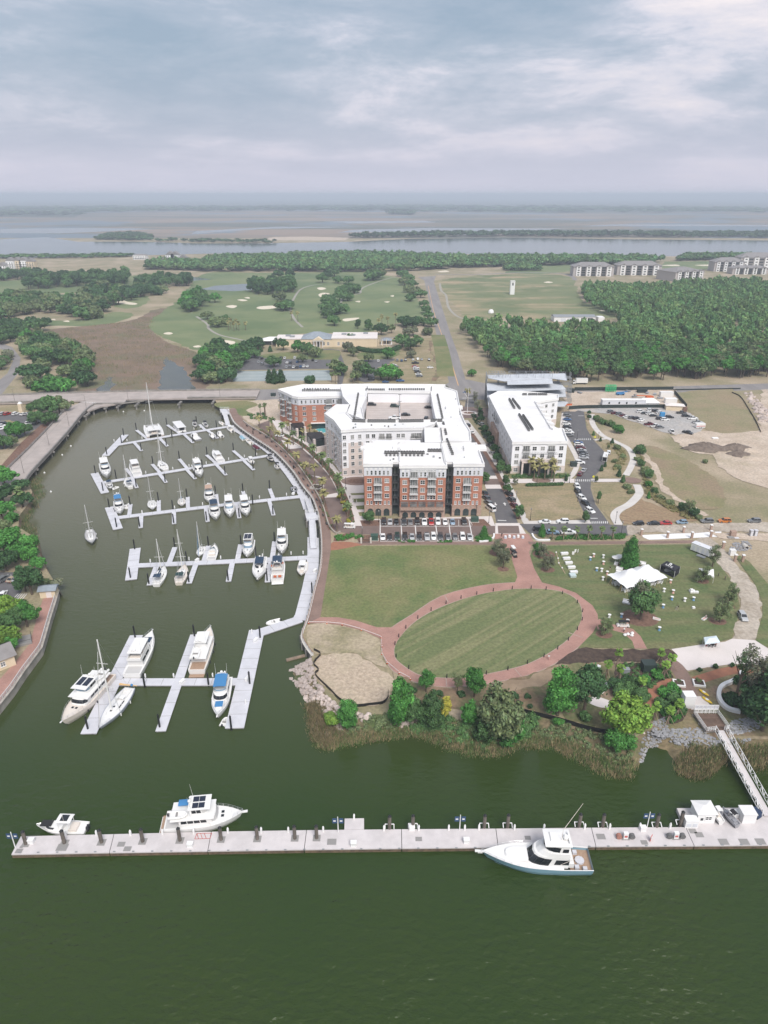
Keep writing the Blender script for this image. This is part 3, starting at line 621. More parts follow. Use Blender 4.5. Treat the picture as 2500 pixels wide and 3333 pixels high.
# building materials
M_BRICK=mat('red_brick',(.46,.205,.135),.9,(.39,.17,.115),1.2,6,.1,6.)
MSN=mat('brown_brick_base',(.42,.3,.24),.9,(.34,.235,.185),1.6,6,.1,6.)
MPS=mat('pale_cast_stone',(.7,.61,.56),.9,(.62,.535,.49),.9,6,.1,6.)
MGY=mat('light_grey_stucco',(.64,.65,.69),.85,(.61,.62,.655),.3)
MWH=mat('white_stucco',(.84,.835,.855),.85,(.81,.81,.825),.2)
MRF=mat('white_roof_membrane',(.82,.81,.8),.8,(.7,.69,.68),.09,8,c3=(.66,.64,.62),s3=.25,thr=(.6,.8))
MT=mat('white_trim',(.78,.775,.765),.6)
MGL=mat('window_glass',(.035,.042,.045),.08,spec=.6)
M_BLIND=mat('window_with_blind',(.3,.3,.29),.3,(.12,.125,.125),.35,2)
MDK=mat('dark_bronze_metal',(.06,.06,.062),.5)
M_DKGREEN=mat('dark_tinted_glass',(.04,.058,.058),.06,spec=.6)
M_RAIL=mat('grey_railing',(.16,.155,.15),.6)
M_AC=mat('condenser_grey',(.16,.155,.15),.7,(.11,.11,.11),3.)
MBK=mat('black_paint',(.012,.012,.013),.5)
M_DECKC=mat('parking_deck_concrete',(.5,.435,.4),.9,(.44,.38,.35),.15)
MST=mat('galvanised_steel',(.3,.315,.33),.6,metal=.3)
M_METALDECK=mat('steel_floor_deck',(.56,.585,.62),.6,(.5,.52,.55),.3)
WIN={}
def win_mesh(kind,w,h):
 key=(kind,round(w,2),round(h,2))
 if key in WIN:return WIN[key]
 fr=MB();t=.09
 for x in(-w/2+t/2,w/2-t/2):fr.box((x,-.05,0),(t,.1,h))
 for z in(0,h-t):fr.box((0,-.05,z),(w-2*t,.1,t))
 if kind in('double','single'):fr.box((0,-.04,h*.5-.03),(w-2*t,.07,.06))
 if kind=='double':fr.box((0,-.045,t),(.1,.08,h-2*t))
 fr.box((0,-.08,-.1),(w+.2,.16,.1))
 f=fr.mesh('window',MT)
 gl=MB().box((0,-.02,t),(w-2*t,.03,h-2*t)).mesh('pane',MGL)
 g2=MB().box((0,-.02,t),(w-2*t,.03,h-2*t)).mesh('pane',M_BLIND)
 WIN[key]=(f,gl,g2);return WIN[key]
def wnd(root,p,rz,w=1.7,h=1.8,kind='double',blind=None):
 f,a,b=win_mesh(kind,w,h)
 o=ob('window',f,root,p,rz);ob('pane',b if(random.random()<.5 if blind is None else blind)else a,o)
 return o
BALC={}
def blc(root,p,rz,w=3.,d=1.3,h=2.5,proj=True):
 key=(w,d,h,proj)
 if key not in BALC:
  sl=MB().box((0,-d/2,-.25),(w,d,.3)).mesh('balcony',MT)
  dr=MB();dr.box((0,-.02,.06),(w-.3,.04,h),mi=0)
  for k in range(4):dr.box((-w/2+.3+k*(w-.6)/3,-.06,.06),(.1,.06,h),mi=1)
  dr=dr.mesh('balcony_door',[M_BLIND,MT])
  rl=MB()
  for a,b in(((-w/2+.04,-.04),(-w/2+.04,-d+.04)),((-w/2+.04,-d+.04),(w/2-.04,-d+.04)),((w/2-.04,-d+.04),(w/2-.04,-.04))):
   for z in(.15,.6,1.1):rl.beam((a[0],a[1],z),(b[0],b[1],z),.05)
   n=max(2,int(math.hypot(b[0]-a[0],b[1]-a[1])/.22))
   for k in range(n+1):
    t=k/n;x,y=a[0]+(b[0]-a[0])*t,a[1]+(b[1]-a[1])*t;rl.beam((x,y,.1),(x,y,1.08),.03)
  BALC[key]=(sl,dr,rl.mesh('railing',M_RAIL))
 s_,d_,r_=BALC[key]
 o=ob('balcony',s_,root,p,rz);ob('balcony_door',d_,o);ob('railing',r_,o);return o
def face(A,B):
 """frame of a wall from A to B (outside on the right hand going A->B): origin, dir, rz"""
 A=Vector((A[0],A[1],0));B=Vector((B[0],B[1],0));d=B-A;L_=d.length;d.normalize()
 return A,d,L_,math.atan2(d.y,d.x)
def grid(root,A,B,cols,rows,w=1.6,h=1.8,kind='double',blind=None,off=0.):
 A,d,L_,rz=face(A,B)
 nrm=Vector((d.y,-d.x,0))
 for z in rows:
  for c in cols:
   q=A+d*(c*L_)+nrm*off;wnd(root,(q.x,q.y,z),rz,w,h,kind,blind)
def wng(root,poly,bands,parapet=.9,name='wing',cornice=.35,roofname='roof'):
 """walls in bands (z0, z1, material, proud) and a flat roof behind a parapet"""
 ps=[Vector((p[0],p[1],0))for p in poly]
 if sum(ps[i].x*ps[(i+1)%len(ps)].y-ps[(i+1)%len(ps)].x*ps[i].y for i in range(len(ps)))<0:ps=ps[::-1]
 def offset(o):
  n=len(ps);out=[]
  for i in range(n):
   a,b,c=ps[i-1],ps[i],ps[(i+1)%n];d1=(b-a).normalized();d2=(c-b).normalized()
   n1=Vector((d1.y,-d1.x,0));n2=Vector((d2.y,-d2.x,0));m=(n1+n2)
   m=m/max(.35,1+n1.dot(n2));out.append(b+m*o)
  return out
 for z0,z1,m,pr,nm in bands:MB().prism(offset(pr),z0,z1).bld(nm,m,root)
 zt=bands[-1][1]
 MB().prism(offset(bands[-1][3]+cornice),zt,zt+.45).bld('cornice',MT,root)
 o1,o2=offset(bands[-1][3]+cornice-.06),offset(bands[-1][3]+cornice-.45)
 b=MB();z0,z1=zt+.45,zt+.45+parapet;n=len(o1)
 b.loft([[(p.x,p.y,z0)for p in o1],[(p.x,p.y,z1)for p in o1],[(p.x,p.y,z1)for p in o2],[(p.x,p.y,z0+.02)for p in o2]],cap=False)
 b.bld('parapet',MRF,root)
 MB().sht(o2,z0+.03).bld(roofname,MRF,root)
 return z0+.03
ACM=None
def ac_unit(root,p,rz=0.,s=1.):
 global ACM
 if ACM is None:
  b=MB().box((0,0,0),(1.,1.,.15),mi=0).box((0,0,.15),(.95,.95,1.),mi=1);b.tube((0,0,1.15),(0,0,1.25),.42,n=10,mi=0)
  ACM=b.mesh('condenser_unit',[MBK,M_AC])
 return ob('condenser_unit',ACM,root,p,rz,s)
def acr(root,a,b,n,z,s=1.):
 a=P(*a,z);b=P(*b,z)
 for k in range(n):
  q=a.lerp(b,k/max(1,n-1));ac_unit(root,(q.x,q.y,z),.1,s)
  # brick and white apartment complex
B1=thg('apartment_building','large brick and white apartment complex with flat white roofs around a rooftop car park','building',P(1380,1500))
org=B1.location.copy();B1.location=(0,0,0)
ZT=20.6
fy=P(1375,1678).y
def FX(zx):return((zx*.3014+1150)-1250)*.1175
xl,x1,x2,x3,x4,xr=FX(118),FX(415),FX(505),FX(1000),FX(1087),FX(1405)
back=fy+24.
def front_bands(pr=0.):return[(0,4.5,MSN,.12+pr,'stone_base'),(4.5,16.8,M_BRICK,pr,'brick_wall'),(16.8,ZT,MGY,.06+pr,'upper_wall')]
zr=wng(B1,[(xl,fy),(x1,fy),(x1,fy+2.2),(x2,fy+2.2),(x2,back),(xl,back)],front_bands())
wng(B1,[(x4,fy),(xr,fy),(xr,back),(x3,back),(x3,fy+2.2),(x4,fy+2.2)],front_bands())
wng(B1,[(x2+.02,fy-1.8),(x3-.02,fy-1.8),(x3-.02,back+.02),(x2+.02,back+.02)],front_bands())
for xa,xb in((x1,x2),(x3,x4)):
 xm=(xa+xb)/2;w=xb-xa-.6
 bx(B1,'glazed_bay',M_DKGREEN,(xm,fy+1.95,0),(w,.4,20.9))
 for z in(4.4,7.3,10.4,13.6,16.8):
  b=MB().box((xm,fy+.95,z),(w,1.6,.25))
  for k in range(9):b.box((xm-w/2+.1+k*(w-.2)/8,fy+.2,z+.25),(.05,.05,1.))
  b.box((xm,fy+.2,z+1.25),(w,.07,.07));b.bld('bay_balcony',MDK,B1)
  for k in range(4):MB().box((xm-w/2+w*(k+.5)/4,fy+1.7,z+.3),(w/4-.35,.06,2.3)).bld('bay_window',M_BLIND if k%2 else MGL,B1)
 b=MB()
 for xx in(xm-w/2,xm+w/2):b.box((xx,fy+1.,0),(.3,1.6,20.9))
 b.box((xm,fy+.6,20.5),(w+.6,2.,.5));b.bld('bay_frame',MDK,B1)
rows3=(14.,10.8,7.7)
f0=fy-0.
for bk in((172,363,265,(153,198,242,286,331,376),(150,193,247,290,343,385),(180,268,360)),
(1139,1337,1238,(1131,1176,1220,1264,1310,1355),(1108,1152,1207,1249,1302,1347),(1132,1225,1314))):
 for z in rows3:
  wnd(B1,(FX(bk[0]),f0,z),0,1.75,1.7);wnd(B1,(FX(bk[1]),f0,z),0,1.75,1.7);blc(B1,(FX(bk[2]),f0,z-.5),0,3.3,1.3,2.4)
 for x in bk[3]:wnd(B1,(FX(x),f0-.06,17.2),0,.85,1.9,'single')
 for x in bk[4]:wnd(B1,(FX(x)+(.4 if x>600 else 0),f0,4.9),0,.85,1.45,'single')
def arch(root,x,y,w=2.3,h=2.):
 pts=[(-w/2,0),(w/2,0)]+[(w/2*math.cos(a/10*math.pi),h+w/2*math.sin(a/10*math.pi))for a in range(11)]
 b=MB();n=len(pts);b.add([(x+p[0],y-.05,p[1]+.02)for p in pts],[tuple(range(n))]);b.box((x,y-.09,.02),(.1,.06,h+w/2-.1),mi=1);b.box((x,y-.09,h-.05),(w-.1,.06,.1),mi=1)
 o=b.bld('arched_opening',[M_DKGREEN,MDK],root)
 r=MB()
 for a in range(10):
  p,q=a/10*math.pi,(a+1)/10*math.pi;ro,ri=w/2+.35,w/2
  r.add([(x+ri*math.cos(p),y-.14,h+ri*math.sin(p)),(x+ro*math.cos(p),y-.14,h+ro*math.sin(p)),(x+ro*math.cos(q),y-.14,h+ro*math.sin(q)),(x+ri*math.cos(q),y-.14,h+ri*math.sin(q)),
  (x+ro*math.cos(p),y,h+ro*math.sin(p)),(x+ro*math.cos(q),y,h+ro*math.sin(q))],[(0,1,2,3),(1,4,5,2)])
 r.bld('arch_ring',MSN,o)
for x in(180,268,360):arch(B1,FX(x),fy-.12)
for x in(1132,1225,1314):arch(B1,FX(x)+.5,fy-.12)
fm=fy-1.8
for x in(565,657,750,845,935):arch(B1,FX(x),fm-.12,2.2,1.4)
for z in rows3:
 for x in(557,750,943):wnd(B1,(FX(x),fm,z),0,1.75,1.8)
for x in(655,848):
 for z in(16.7,13.5,10.3):blc(B1,(FX(x),fm-(.06 if z>16 else 0),z),0,3.3,1.3,2.6)
 for k in(-1,0,1):wnd(B1,(FX(x)+k*1.15,fm,7.7),0,.95,1.6,'single')
for x in(537,578,732,775,927,969):wnd(B1,(FX(x),fm-.06,17.2),0,.85,1.9,'single')
bx(B1,'terrace_parapet',MSN,(FX(752),fm-.6,3.5),(x3-x2-.4,1.2,1.))
for x in(557,655,750,848,943):
 bx(B1,'terrace_door',M_BLIND,(FX(x),fm-.03,4.6),(2.7,.06,2.1))
 b=MB()
 for k in range(13):b.beam((FX(x)-1.75+k*.29,fm,7.25),(FX(x)-1.75+k*.29,fm-1.5,6.75),.06,.12)
 b.beam((FX(x)-1.8,fm-1.5,6.7),(FX(x)+1.8,fm-1.5,6.7),.1,.15);b.bld('pergola',mat('pergola_brown',(.16,.1,.085),.7),B1)
 r=MB()
 for k in range(12):r.beam((FX(x)-1.4+k*.25,fm-1.15,4.5),(FX(x)-1.4+k*.25,fm-1.15,5.2),.03)
 r.beam((FX(x)-1.5,fm-1.15,5.2),(FX(x)+1.5,fm-1.15,5.2),.05);r.bld('railing',M_RAIL,B1)
def text_mesh(body,size,m,depth=.03,name='lettering'):
 cu=bpy.data.curves.new(name,'FONT');cu.body=body;cu.size=size;cu.align_x='CENTER';cu.align_y='CENTER';cu.extrude=depth;cu.resolution_u=2
 o=bpy.data.objects.new(name,cu);COL.objects.link(o)
 dg=bpy.context.evaluated_depsgraph_get();me=bpy.data.meshes.new_from_object(o.evaluated_get(dg));bpy.data.objects.remove(o);bpy.data.curves.remove(cu)
 me.materials.clear();me.materials.append(m);me.name=name;return me
sgn=bx(B1,'sign_board',MT,(FX(755),fm-.2,19.15),(9.6,.12,1.15))
t=ob('lettering',text_mesh('SAVANNAH HARBOR',1.,mat('sign_grey',(.3,.31,.33),.6)),sgn,(FX(755),fm-.29,19.72));t.rotation_euler=(math.pi/2,0,0)
for k in range(26):
 x=xl+.9+k*(xr-xl-1.8)/25
 if x1<x<x2 or x3<x<x4 or FX(620)<x<FX(890):continue
 yy=fm if x2<x<x3 else fy
 bx(B1,'frieze_panel',MT,(x,yy-.08,19.4),(1.,.06,.75))
for z in rows3+(17.2,4.6):
 for k in range(5):wnd(B1,(xr+(.06 if z>17 else 0),fy+3+k*4.5,z),math.pi/2,1.5,1.7)
def RP(pts,z):return[P(a,b,z)for a,b in pts]
whiteb=lambda b=4.,t=ZT:[(0,b,MPS,.1,'stone_base'),(b,t,MWH,0.,'white_wall')]
zt=ZT+.5
mid=RP([(1058,1351),(1088,1372),(1112,1405),(1181,1400),(1374,1397),(1412,1385),(1422,1372),(1186,1372),(1150,1372),(1128,1350),(1138,1322),(1095,1322)],zt)
wng(B1,mid,whiteb(4.))
pinkw=[(4.,15.,MPS,.05,'stone_wall')]
A_,B_,C_,D_,E_=mid[0],mid[1],mid[2],mid[3],mid[4]
rows6=(1.,4.9,7.9,11.,14.2,17.4)
for(a,b,cols)in((A_,B_,(.25,.75)),(B_,C_,(.12,.32,.55,.8)),(C_,D_,(.12,.5,.85))):
 a_,d_,L_,rz_=face(a,b);n_=Vector((d_.y,-d_.x,0))
 pan=MB();q0=a_+d_*(L_*(.02 if a is not C_ else .3));q1=a_+d_*(L_*.98)
 pan.prism([q0,q1,q1+n_*.09,q0+n_*.09],4.,15.6);pan.bld('stone_facing',MPS,B1)
 grid(B1,a,b,cols,rows6,1.5,1.9,off=.1)
a_,d_,L_,rz_=face(B_,C_);n_=Vector((d_.y,-d_.x,0))
for z in rows6[1:5]:
 q=a_+d_*(L_*.22)+n_*.1;blc(B1,(q.x,q.y,z-.4),rz_,2.2,.9,2.3)
grid(B1,D_,E_,(.08,.18,.45+.15,.68,),rows6[2:],1.6,1.9,off=.02)
a_,d_,L_,rz_=face(D_,E_);n_=Vector((d_.y,-d_.x,0))
for z in rows6[2:]:
 for c in(.32,.44,.86,.95):q=a_+d_*(L_*c)+n_*.02;blc(B1,(q.x,q.y,z-.4),rz_,2.7,.5,2.3)
wng(B1,RP([(1128,1348),(1186,1371),(1176,1330),(1192,1292),(1196,1262),(1110,1262),(1118,1295),(1140,1322)],zt),whiteb(4.),name='wing')
wng(B1,RP([(1112,1261.5),(1196,1262),(1197,1276),(1404,1278),(1404,1262),(1445,1262),(1448,1256),(1210,1254),(1112,1255)],zt),whiteb(4.))
wng(B1,RP([(1405,1263),(1446,1263),(1486,1277),(1501,1354),(1512,1380),(1529,1406),(1532,1440),(1441,1440),(1436,1400),(1424,1386),(1412,1330),(1404,1285)],zt),whiteb(4.))
ea,eb=RP([(1486,1277),(1529,1406)],zt)
wng(B1,RP([(1383,1398),(1434,1398),(1440,1447),(1385,1447)],zt),whiteb(4.))
deckp=RP([(1190,1371),(1195,1296),(1404,1296),(1415,1371)],15.6)
MB().prism(deckp,0,15.6,mi=0,mi_top=0).bld('parking_deck',M_DECKC,B1)
b=MB()
for k in range(26):
 t_=(k+.5)/26
 for u0,u1 in((.03,.47),(.53,.97)):
  p0=deckp[0].lerp(deckp[1],t_);p1=deckp[3].lerp(deckp[2],t_)
  if k%2==0:b.beam(p0.lerp(p1,u0)+UP(.02),p0.lerp(p1,u1)+UP(.02),.16,.02)
b.bld('deck_markings',MWP,B1)
p0=deckp[0].lerp(deckp[3],.5);p1=deckp[1].lerp(deckp[2],.5)
MB().beam(p0+UP(.5),p1+UP(.5),.3,1.).bld('deck_divider',MWH,B1)
for t_ in(.25,.55,.85):
 q=p0.lerp(p1,t_);b=MB().tube((q.x,q.y,15.6),(q.x,q.y,22.6),.09);b.box((q.x,q.y,22.5),(1.6,.3,.15));b.bld('deck_lamp',MDK,B1)
q=P(1367,1296,15.6);bx(B1,'stair_box',MDK,(q.x,q.y-1.5,15.62),(2.2,2.4,3.2))
q=P(1346,1297,15.6);bx(B1,'lift_lobby',MWH,(q.x,q.y-1.2,15.62),(2.6,1.6,2.4))
ZN=16.6;zn=ZN+.5
nw=RP([(907,1271),(953,1292.5),(971,1296),(1117,1292),(1120,1270),(1112,1256),(985,1256)],zn)
wng(B1,nw,[(0,3.6,M_BRICK,.08,'brick_base'),(3.6,13.2,M_BRICK,0,'brick_wall'),(13.2,ZN,MGY,.05,'upper_wall')])
r4=(4.6,7.6,10.6)
grid(B1,nw[2],nw[3],(.12,.34,.6),r4,1.8,1.8,off=.02);grid(B1,nw[2],nw[3],(.07,.16,.27,.35,.43,.51,.59,.78,.86),(14.,),.95,1.9,'single',off=.07)
a_,d_,L_,rz_=face(nw[2],nw[3]);n_=Vector((d_.y,-d_.x,0))
for z in(4.2,7.4,10.6,13.6):
 q=a_+d_*(L_*.68)+n_*.08;blc(B1,(q.x,q.y,z),rz_,3.6,1.2,2.4);q=a_+d_*(L_*.93)+n_*.08;blc(B1,(q.x,q.y,z),rz_,3.,1.2,2.4)
q=a_+d_*(L_*.45)+n_*.12;bx(B1,'shopfront',M_DKGREEN,(q.x,q.y,.02),(9.,.1,3.2),rz_);bx(B1,'canopy',MT,(q.x+n_.x*.8,q.y+n_.y*.8,3.3),(9.4,1.6,.2),rz_)
grid(B1,nw[1],nw[2],(.5,),r4+(14.,),1.4,1.8,off=.07)
a_,d_,L_,rz_=face(nw[0],nw[1]);n_=Vector((d_.y,-d_.x,0))
for z in(4.2,7.4,10.6,13.6):
 for c in(.3,.78):q=a_+d_*(L_*c)+n_*.08;blc(B1,(q.x,q.y,z),rz_,3.6,1.3,2.4)
 q=a_+d_*(L_*.54)+n_*.07;wnd(B1,(q.x,q.y,z+.3),rz_,1.4,1.8)
 q=a_+d_*(L_*.08)+n_*.07;wnd(B1,(q.x,q.y,z+.3),rz_,1.4,1.8)
a_,d_,L_,rz_=face(ea,eb)
grid(B1,eb,ea,tuple((k+.5)/14 for k in range(14)),(4.9,11.,17.4),1.5,1.8)
zr=ZT+.5
acr(B1,(1255,1477),(1378,1477),15,zr);acr(B1,(1258,1484),(1374,1484),10,zr,.8);acr(B1,(1396,1470),(1432,1470),5,zr)
acr(B1,(1455,1435),(1473,1480),8,zr,.9);acr(B1,(1443,1380),(1452,1415),7,zr,.9);acr(B1,(1424,1288),(1440,1362),16,zr,.85)
acr(B1,(1150,1373),(1186,1374),7,zr);acr(B1,(1200,1374),(1284,1374),13,zr);acr(B1,(1302,1374),(1375,1373),11,zr);acr(B1,(1405,1372),(1436,1372),5,zr)
acr(B1,(1153,1364),(1166,1285),15,zr,.9);acr(B1,(986,1273),(1110,1273),20,ZN+.5,.9);acr(B1,(992,1269),(1070,1269),10,ZN+.5,.8)
acr(B1,(1192,1270.5),(1250,1270.5),11,zr,.8);acr(B1,(1268,1269.5),(1380,1269.5),17,zr,.8)
for px,py,w,d,h in((1210,1462,9,3,.9),(1335,1458,14,3,.9),(1545,1462,9,5,1.1),(1290,1444,20,2,1.2),(1455,1395,8,3,1.2),(1478,1330,8,3,1.2)):
 q=P(px,py,zr);bx(B1,'roof_upstand',MRF,(q.x,q.y,zr),(w,d,h))
rv=random.Random(5)
for k in range(34):
 px,py=rv.choice(((rv.uniform(1200,1540),rv.uniform(1455,1500)),(rv.uniform(1110,1370),rv.uniform(1380,1395)),(rv.uniform(1445,1500),rv.uniform(1290,1400))));q=P(px,py,zr);s_=rv.uniform(.3,.8);bx(B1,'roof_vent',rv.choice((MST,MT,M_AC)),(q.x,q.y,zr),(s_,s_,rv.uniform(.3,.8)))
 # white building across the street
B2=thg('apartment_building','white four storey apartment building with palms before its front terrace','building')
Z2=14.;z2=Z2+.5
fp=RP([(1669,1443),(1847,1441),(1832,1400),(1793,1397),(1766,1352),(1742,1312),(1817,1300),(1817,1288),(1700,1277),(1621,1278),(1592,1293)],z2)
wng(B2,fp,[(0,3.6,MPS,.1,'stone_base'),(3.6,Z2,MWH,0,'white_wall')])
A_,B_=fp[0],fp[1];A2,d_,L_,rz_=face(A_,B_);n_=Vector((d_.y,-d_.x,0))
def fpt(c,o=0.):q=A2+d_*(L_*c)+n_*o;return q
for z in(1.,4.6,7.6,11.):
 for c in(.09,.9):q=fpt(c,.1 if z<3 else 0);wnd(B2,(q.x,q.y,z),rz_,1.9,2.)
for c in(.41,.56):
 for z in(11.,7.6):q=fpt(c);wnd(B2,(q.x,q.y,z),rz_,1.9,1.9)
for c in(.26,.72):
 for z in(10.6,7.2):q=fpt(c);blc(B2,(q.x,q.y,z),rz_,3.4,.5,2.5)
q0,q1=fpt(.17),fpt(.83)
b=MB().prism([q0,q1,q1+n_*3.2,q0+n_*3.2],6.2,7.,bottom=True)
for c in(.17,.33,.5,.67,.83):q=fpt(c,2.9 if c not in(.17,.83)else 2.7);b.box((q.x+(.4 if c==.17 else-.4 if c==.83 else 0),q.y,0),(.8,.6,6.2),rz_)
b.bld('portico',MPS,B2)
MB().prism([q0+n_*.1,q1+n_*.1,q1+n_*.25,q0+n_*.25],.1,5.9).bld('portico_glazing',M_DKGREEN,B2)
b=MB();a0,a1=q0+n_*3.1,q1+n_*3.1
for z in(7.4,8.):b.beam(a0+UP(z),a1+UP(z),.06)
for k in range(31):p=a0.lerp(a1,k/30);b.beam(p+UP(7),p+UP(8),.04)
b.bld('terrace_railing',M_RAIL,B2)
b=MB()
for k in range(24):p=q0.lerp(q1,(k+.5)/24);b.beam(p+UP(10.1),p+n_*1.9+UP(9.8),.08,.12)
b.beam(q0+n_*1.9+UP(9.75),q1+n_*1.9+UP(9.75),.1,.15);b.bld('pergola',MST,B2)
for c in(.26,.72):q=fpt(c,.1);bx(B2,'frieze_panel',MT,(q.x,q.y,13.3),(4.,.2,.6),rz_)
grid(B2,fp[10],fp[0],tuple((k+.5)/13 for k in range(13)),(1.,4.6,7.6,11.),1.2,1.8)
WA,wd,WL,wrz=face(fp[10],fp[0]);wn_=Vector((wd.y,-wd.x,0))
for c0,c1 in((.28,.52),):
 a,b_=WA+wd*(WL*c0),WA+wd*(WL*c1);MB().prism([a,b_,b_+wn_*1.6,a+wn_*1.6],0,7.4).bld('brick_bay',MSN,B2)
 for c in(.3,.38,.45):q=WA+wd*(WL*c);blc(B2,(q.x,q.y,10.6),wrz,3.,1.2,2.4)
grid(B2,fp[5],fp[6],(.2,.5,.8),(1.,4.6,7.6,11.),1.6,1.8)
for k in range(7):
 p=fp[2].lerp(fp[3],1).lerp(fp[5],k/6.);bx(B2,'bay_parapet',MRF,(p.x+1.2,p.y,Z2-2.4),(2.4,3.4,3.8),.3)
acr(B2,(1658,1302),(1674,1330),12,z2,.9);acr(B2,(1669,1302),(1692,1332),12,z2,.9)
acr(B2,(1690,1352),(1722,1403),18,z2,.9);acr(B2,(1703,1355),(1733,1400),16,z2,.9)
acr(B2,(1703,1286),(1712,1286),3,z2,.9);acr(B2,(1722,1286),(1746,1286),5,z2,.9);acr(B2,(1753,1286),(1778,1286),5,z2,.9)
# steel frame under construction
B3=thg('building_frame','open steel building frame under construction with pale metal floor decks','building frame')
def slab(pts,z,nm='floor_deck'):
 q=RP(pts,z);MB().prism(q,z-.35,z,bottom=True).bld(nm,M_METALDECK,B3);return q
s1=slab([(1585,1290),(1700,1290),(1850,1308),(1838,1322),(1590,1322)],4.5)
s2=slab([(1584,1270),(1840,1266),(1842,1290),(1586,1292)],8.5)
s3=slab([(1584,1247),(1650,1245),(1820,1240),(1842,1266),(1700,1272),(1586,1270)],12.)
s4=slab([(1650,1234),(1797,1232),(1800,1248),(1652,1251)],15.2,'roof_deck')
s5=slab([(1585,1220),(1840,1215),(1846,1238),(1790,1230),(1640,1240),(1590,1230)],15.6,'roof_deck')
col_m={}
ax,ay=P(1586,1322).x,P(1700,1318).y
ex,ey=P(1842,1300).x,P(1700,1222,15.6).y
for i in range(8):
 for j in range(5):
  x=ax+(ex-ax)*i/7;y=ay+(ey-ay)*j/4;h=15.6 if j>0 else(4.4 if i<6 else 4.4)
  if j==1:h=12.
  if(i in(0,1,7))and j>=3:h=18.
  k_=round(h,1)
  if k_ not in col_m:col_m[k_]=MB().box((0,0,0),(.28,.28,h)).mesh('steel_column',MST)
  ob('steel_column',col_m[k_],B3,(x,y,0))
for j in range(1,5):
 y=ay+(ey-ay)*j/4
 for z in(4.1,8.1,11.6,15.1):
  if j==1 and z>12:continue
  MB().beam((ax,y,z),(ex,y,z),.2,.35).bld('steel_beam',MST,B3)
b=MB()
for a,c in((s5[0],s5[1]),(s5[1],s5[2]),(s5[0],s5[5])):
 for z in(.5,1.1):b.beam(a+UP(z),c+UP(z),.06)
 n=max(3,int((c-a).length/2))
 for k in range(n+1):p=a.lerp(c,k/n);b.beam(p,p+UP(1.1),.06)
b.bld('edge_railing',MST,B3)
b=MB()
for x0,x1_,y_,z_ in((1655,1790,1222,15.6),(1590,1640,1222,15.6)):
 a,c=P(x0,y_,z_),P(x1_,y_,z_)
 for dx in range(6):
  p=a.lerp(c,dx/5);b.beam(p,p+UP(2.6),.15)
  b.beam(p+UP(2.6),p+Vector((0,-6,2.6)),.15);b.beam(p+Vector((0,-6,0)),p+Vector((0,-6,2.6)),.15)
 b.beam(a+UP(2.6),c+UP(2.6),.15);b.beam(a+Vector((0,-6,2.6)),c+Vector((0,-6,2.6)),.15)
b.bld('roof_screen_frame',MST,B3)
# poolside pavilions and pool
M_DARKCLAD=mat('dark_clad_wall',(.045,.05,.052),.5,(.07,.075,.078),.6)
def pavilion(pts,h,lbl):
 o=thg('pool_pavilion',lbl,'pavilion');q=PL(pts)
 MB().prism(q,0,h).bld('wall',M_DARKCLAD,o)
 MB().prism([p+(p-sum(q,Vector())/len(q))*.04 for p in q],h,h+.35).bld('roof',MBK,o)
 for i in range(len(q)):bx(o,'stone_pier',MPS,(q[i].x,q[i].y,0),(1.1,1.1,h+.5),.6)
 for i in range(len(q)):
  a,c=q[i],q[(i+1)%len(q)];a_,d_,L_,rz_=face(a,c);cc=sum(q,Vector())/len(q);n_=Vector((d_.y,-d_.x,0));mid_=(a+c)/2
  if n_.dot(mid_-cc)<0:n_=-n_
  m_=mid_+n_*.06;bx(o,'glazing',M_DKGREEN,(m_.x,m_.y,.2),(L_*.6,.1,h-1.),rz_)
 return o
pavilion([(947,1406),(968,1424),(993,1418),(988,1402)],4.4,'dark pavilion with stone piers nearest the red brick wing, beside the drive')
pavilion([(998,1437),(1024,1460),(1060,1452),(1046,1434)],4.4,'dark pavilion with stone piers beside the swimming pool terrace')
pw=MB().box((P(1050,1468).x,P(1050,1468).y,0),(6.5,1.,2.6),.5).bld('garden_wall',MPS);tag(pw,'low pale stone wall with a pier beside the pool terrace','wall')
q=RP([(1028,1398),(1052,1392),(1062,1400),(1060,1408),(1044,1410)],0)
pool=thg('swimming_pool','turquoise swimming pool beside the white apartment wing','pool')
MB().prism([p+(p-q[0].lerp(q[2],.5))*.12 for p in q],0.,.12).bld('coping',MPL,pool)
MB().sht(q,.14).bld('pool_water',mat('pool_turquoise',(.1,.42,.46),.08,(.13,.47,.5),.5),pool)
lm=MB().box((0,0,.1),(.7,1.9,.22)).box((0,.75,.32),(.7,.5,.35),top=(1,.3)).mesh('lounger',MT)
for k in range(7):
 p=P(1006+k*5.5,1390-k*.6);tag(ob('lounger',lm,None,(p.x,p.y,.02),.4),f'white sun lounger, {nth(k, 7)} of the row behind the turquoise pool','lounger','loungers by the pool')
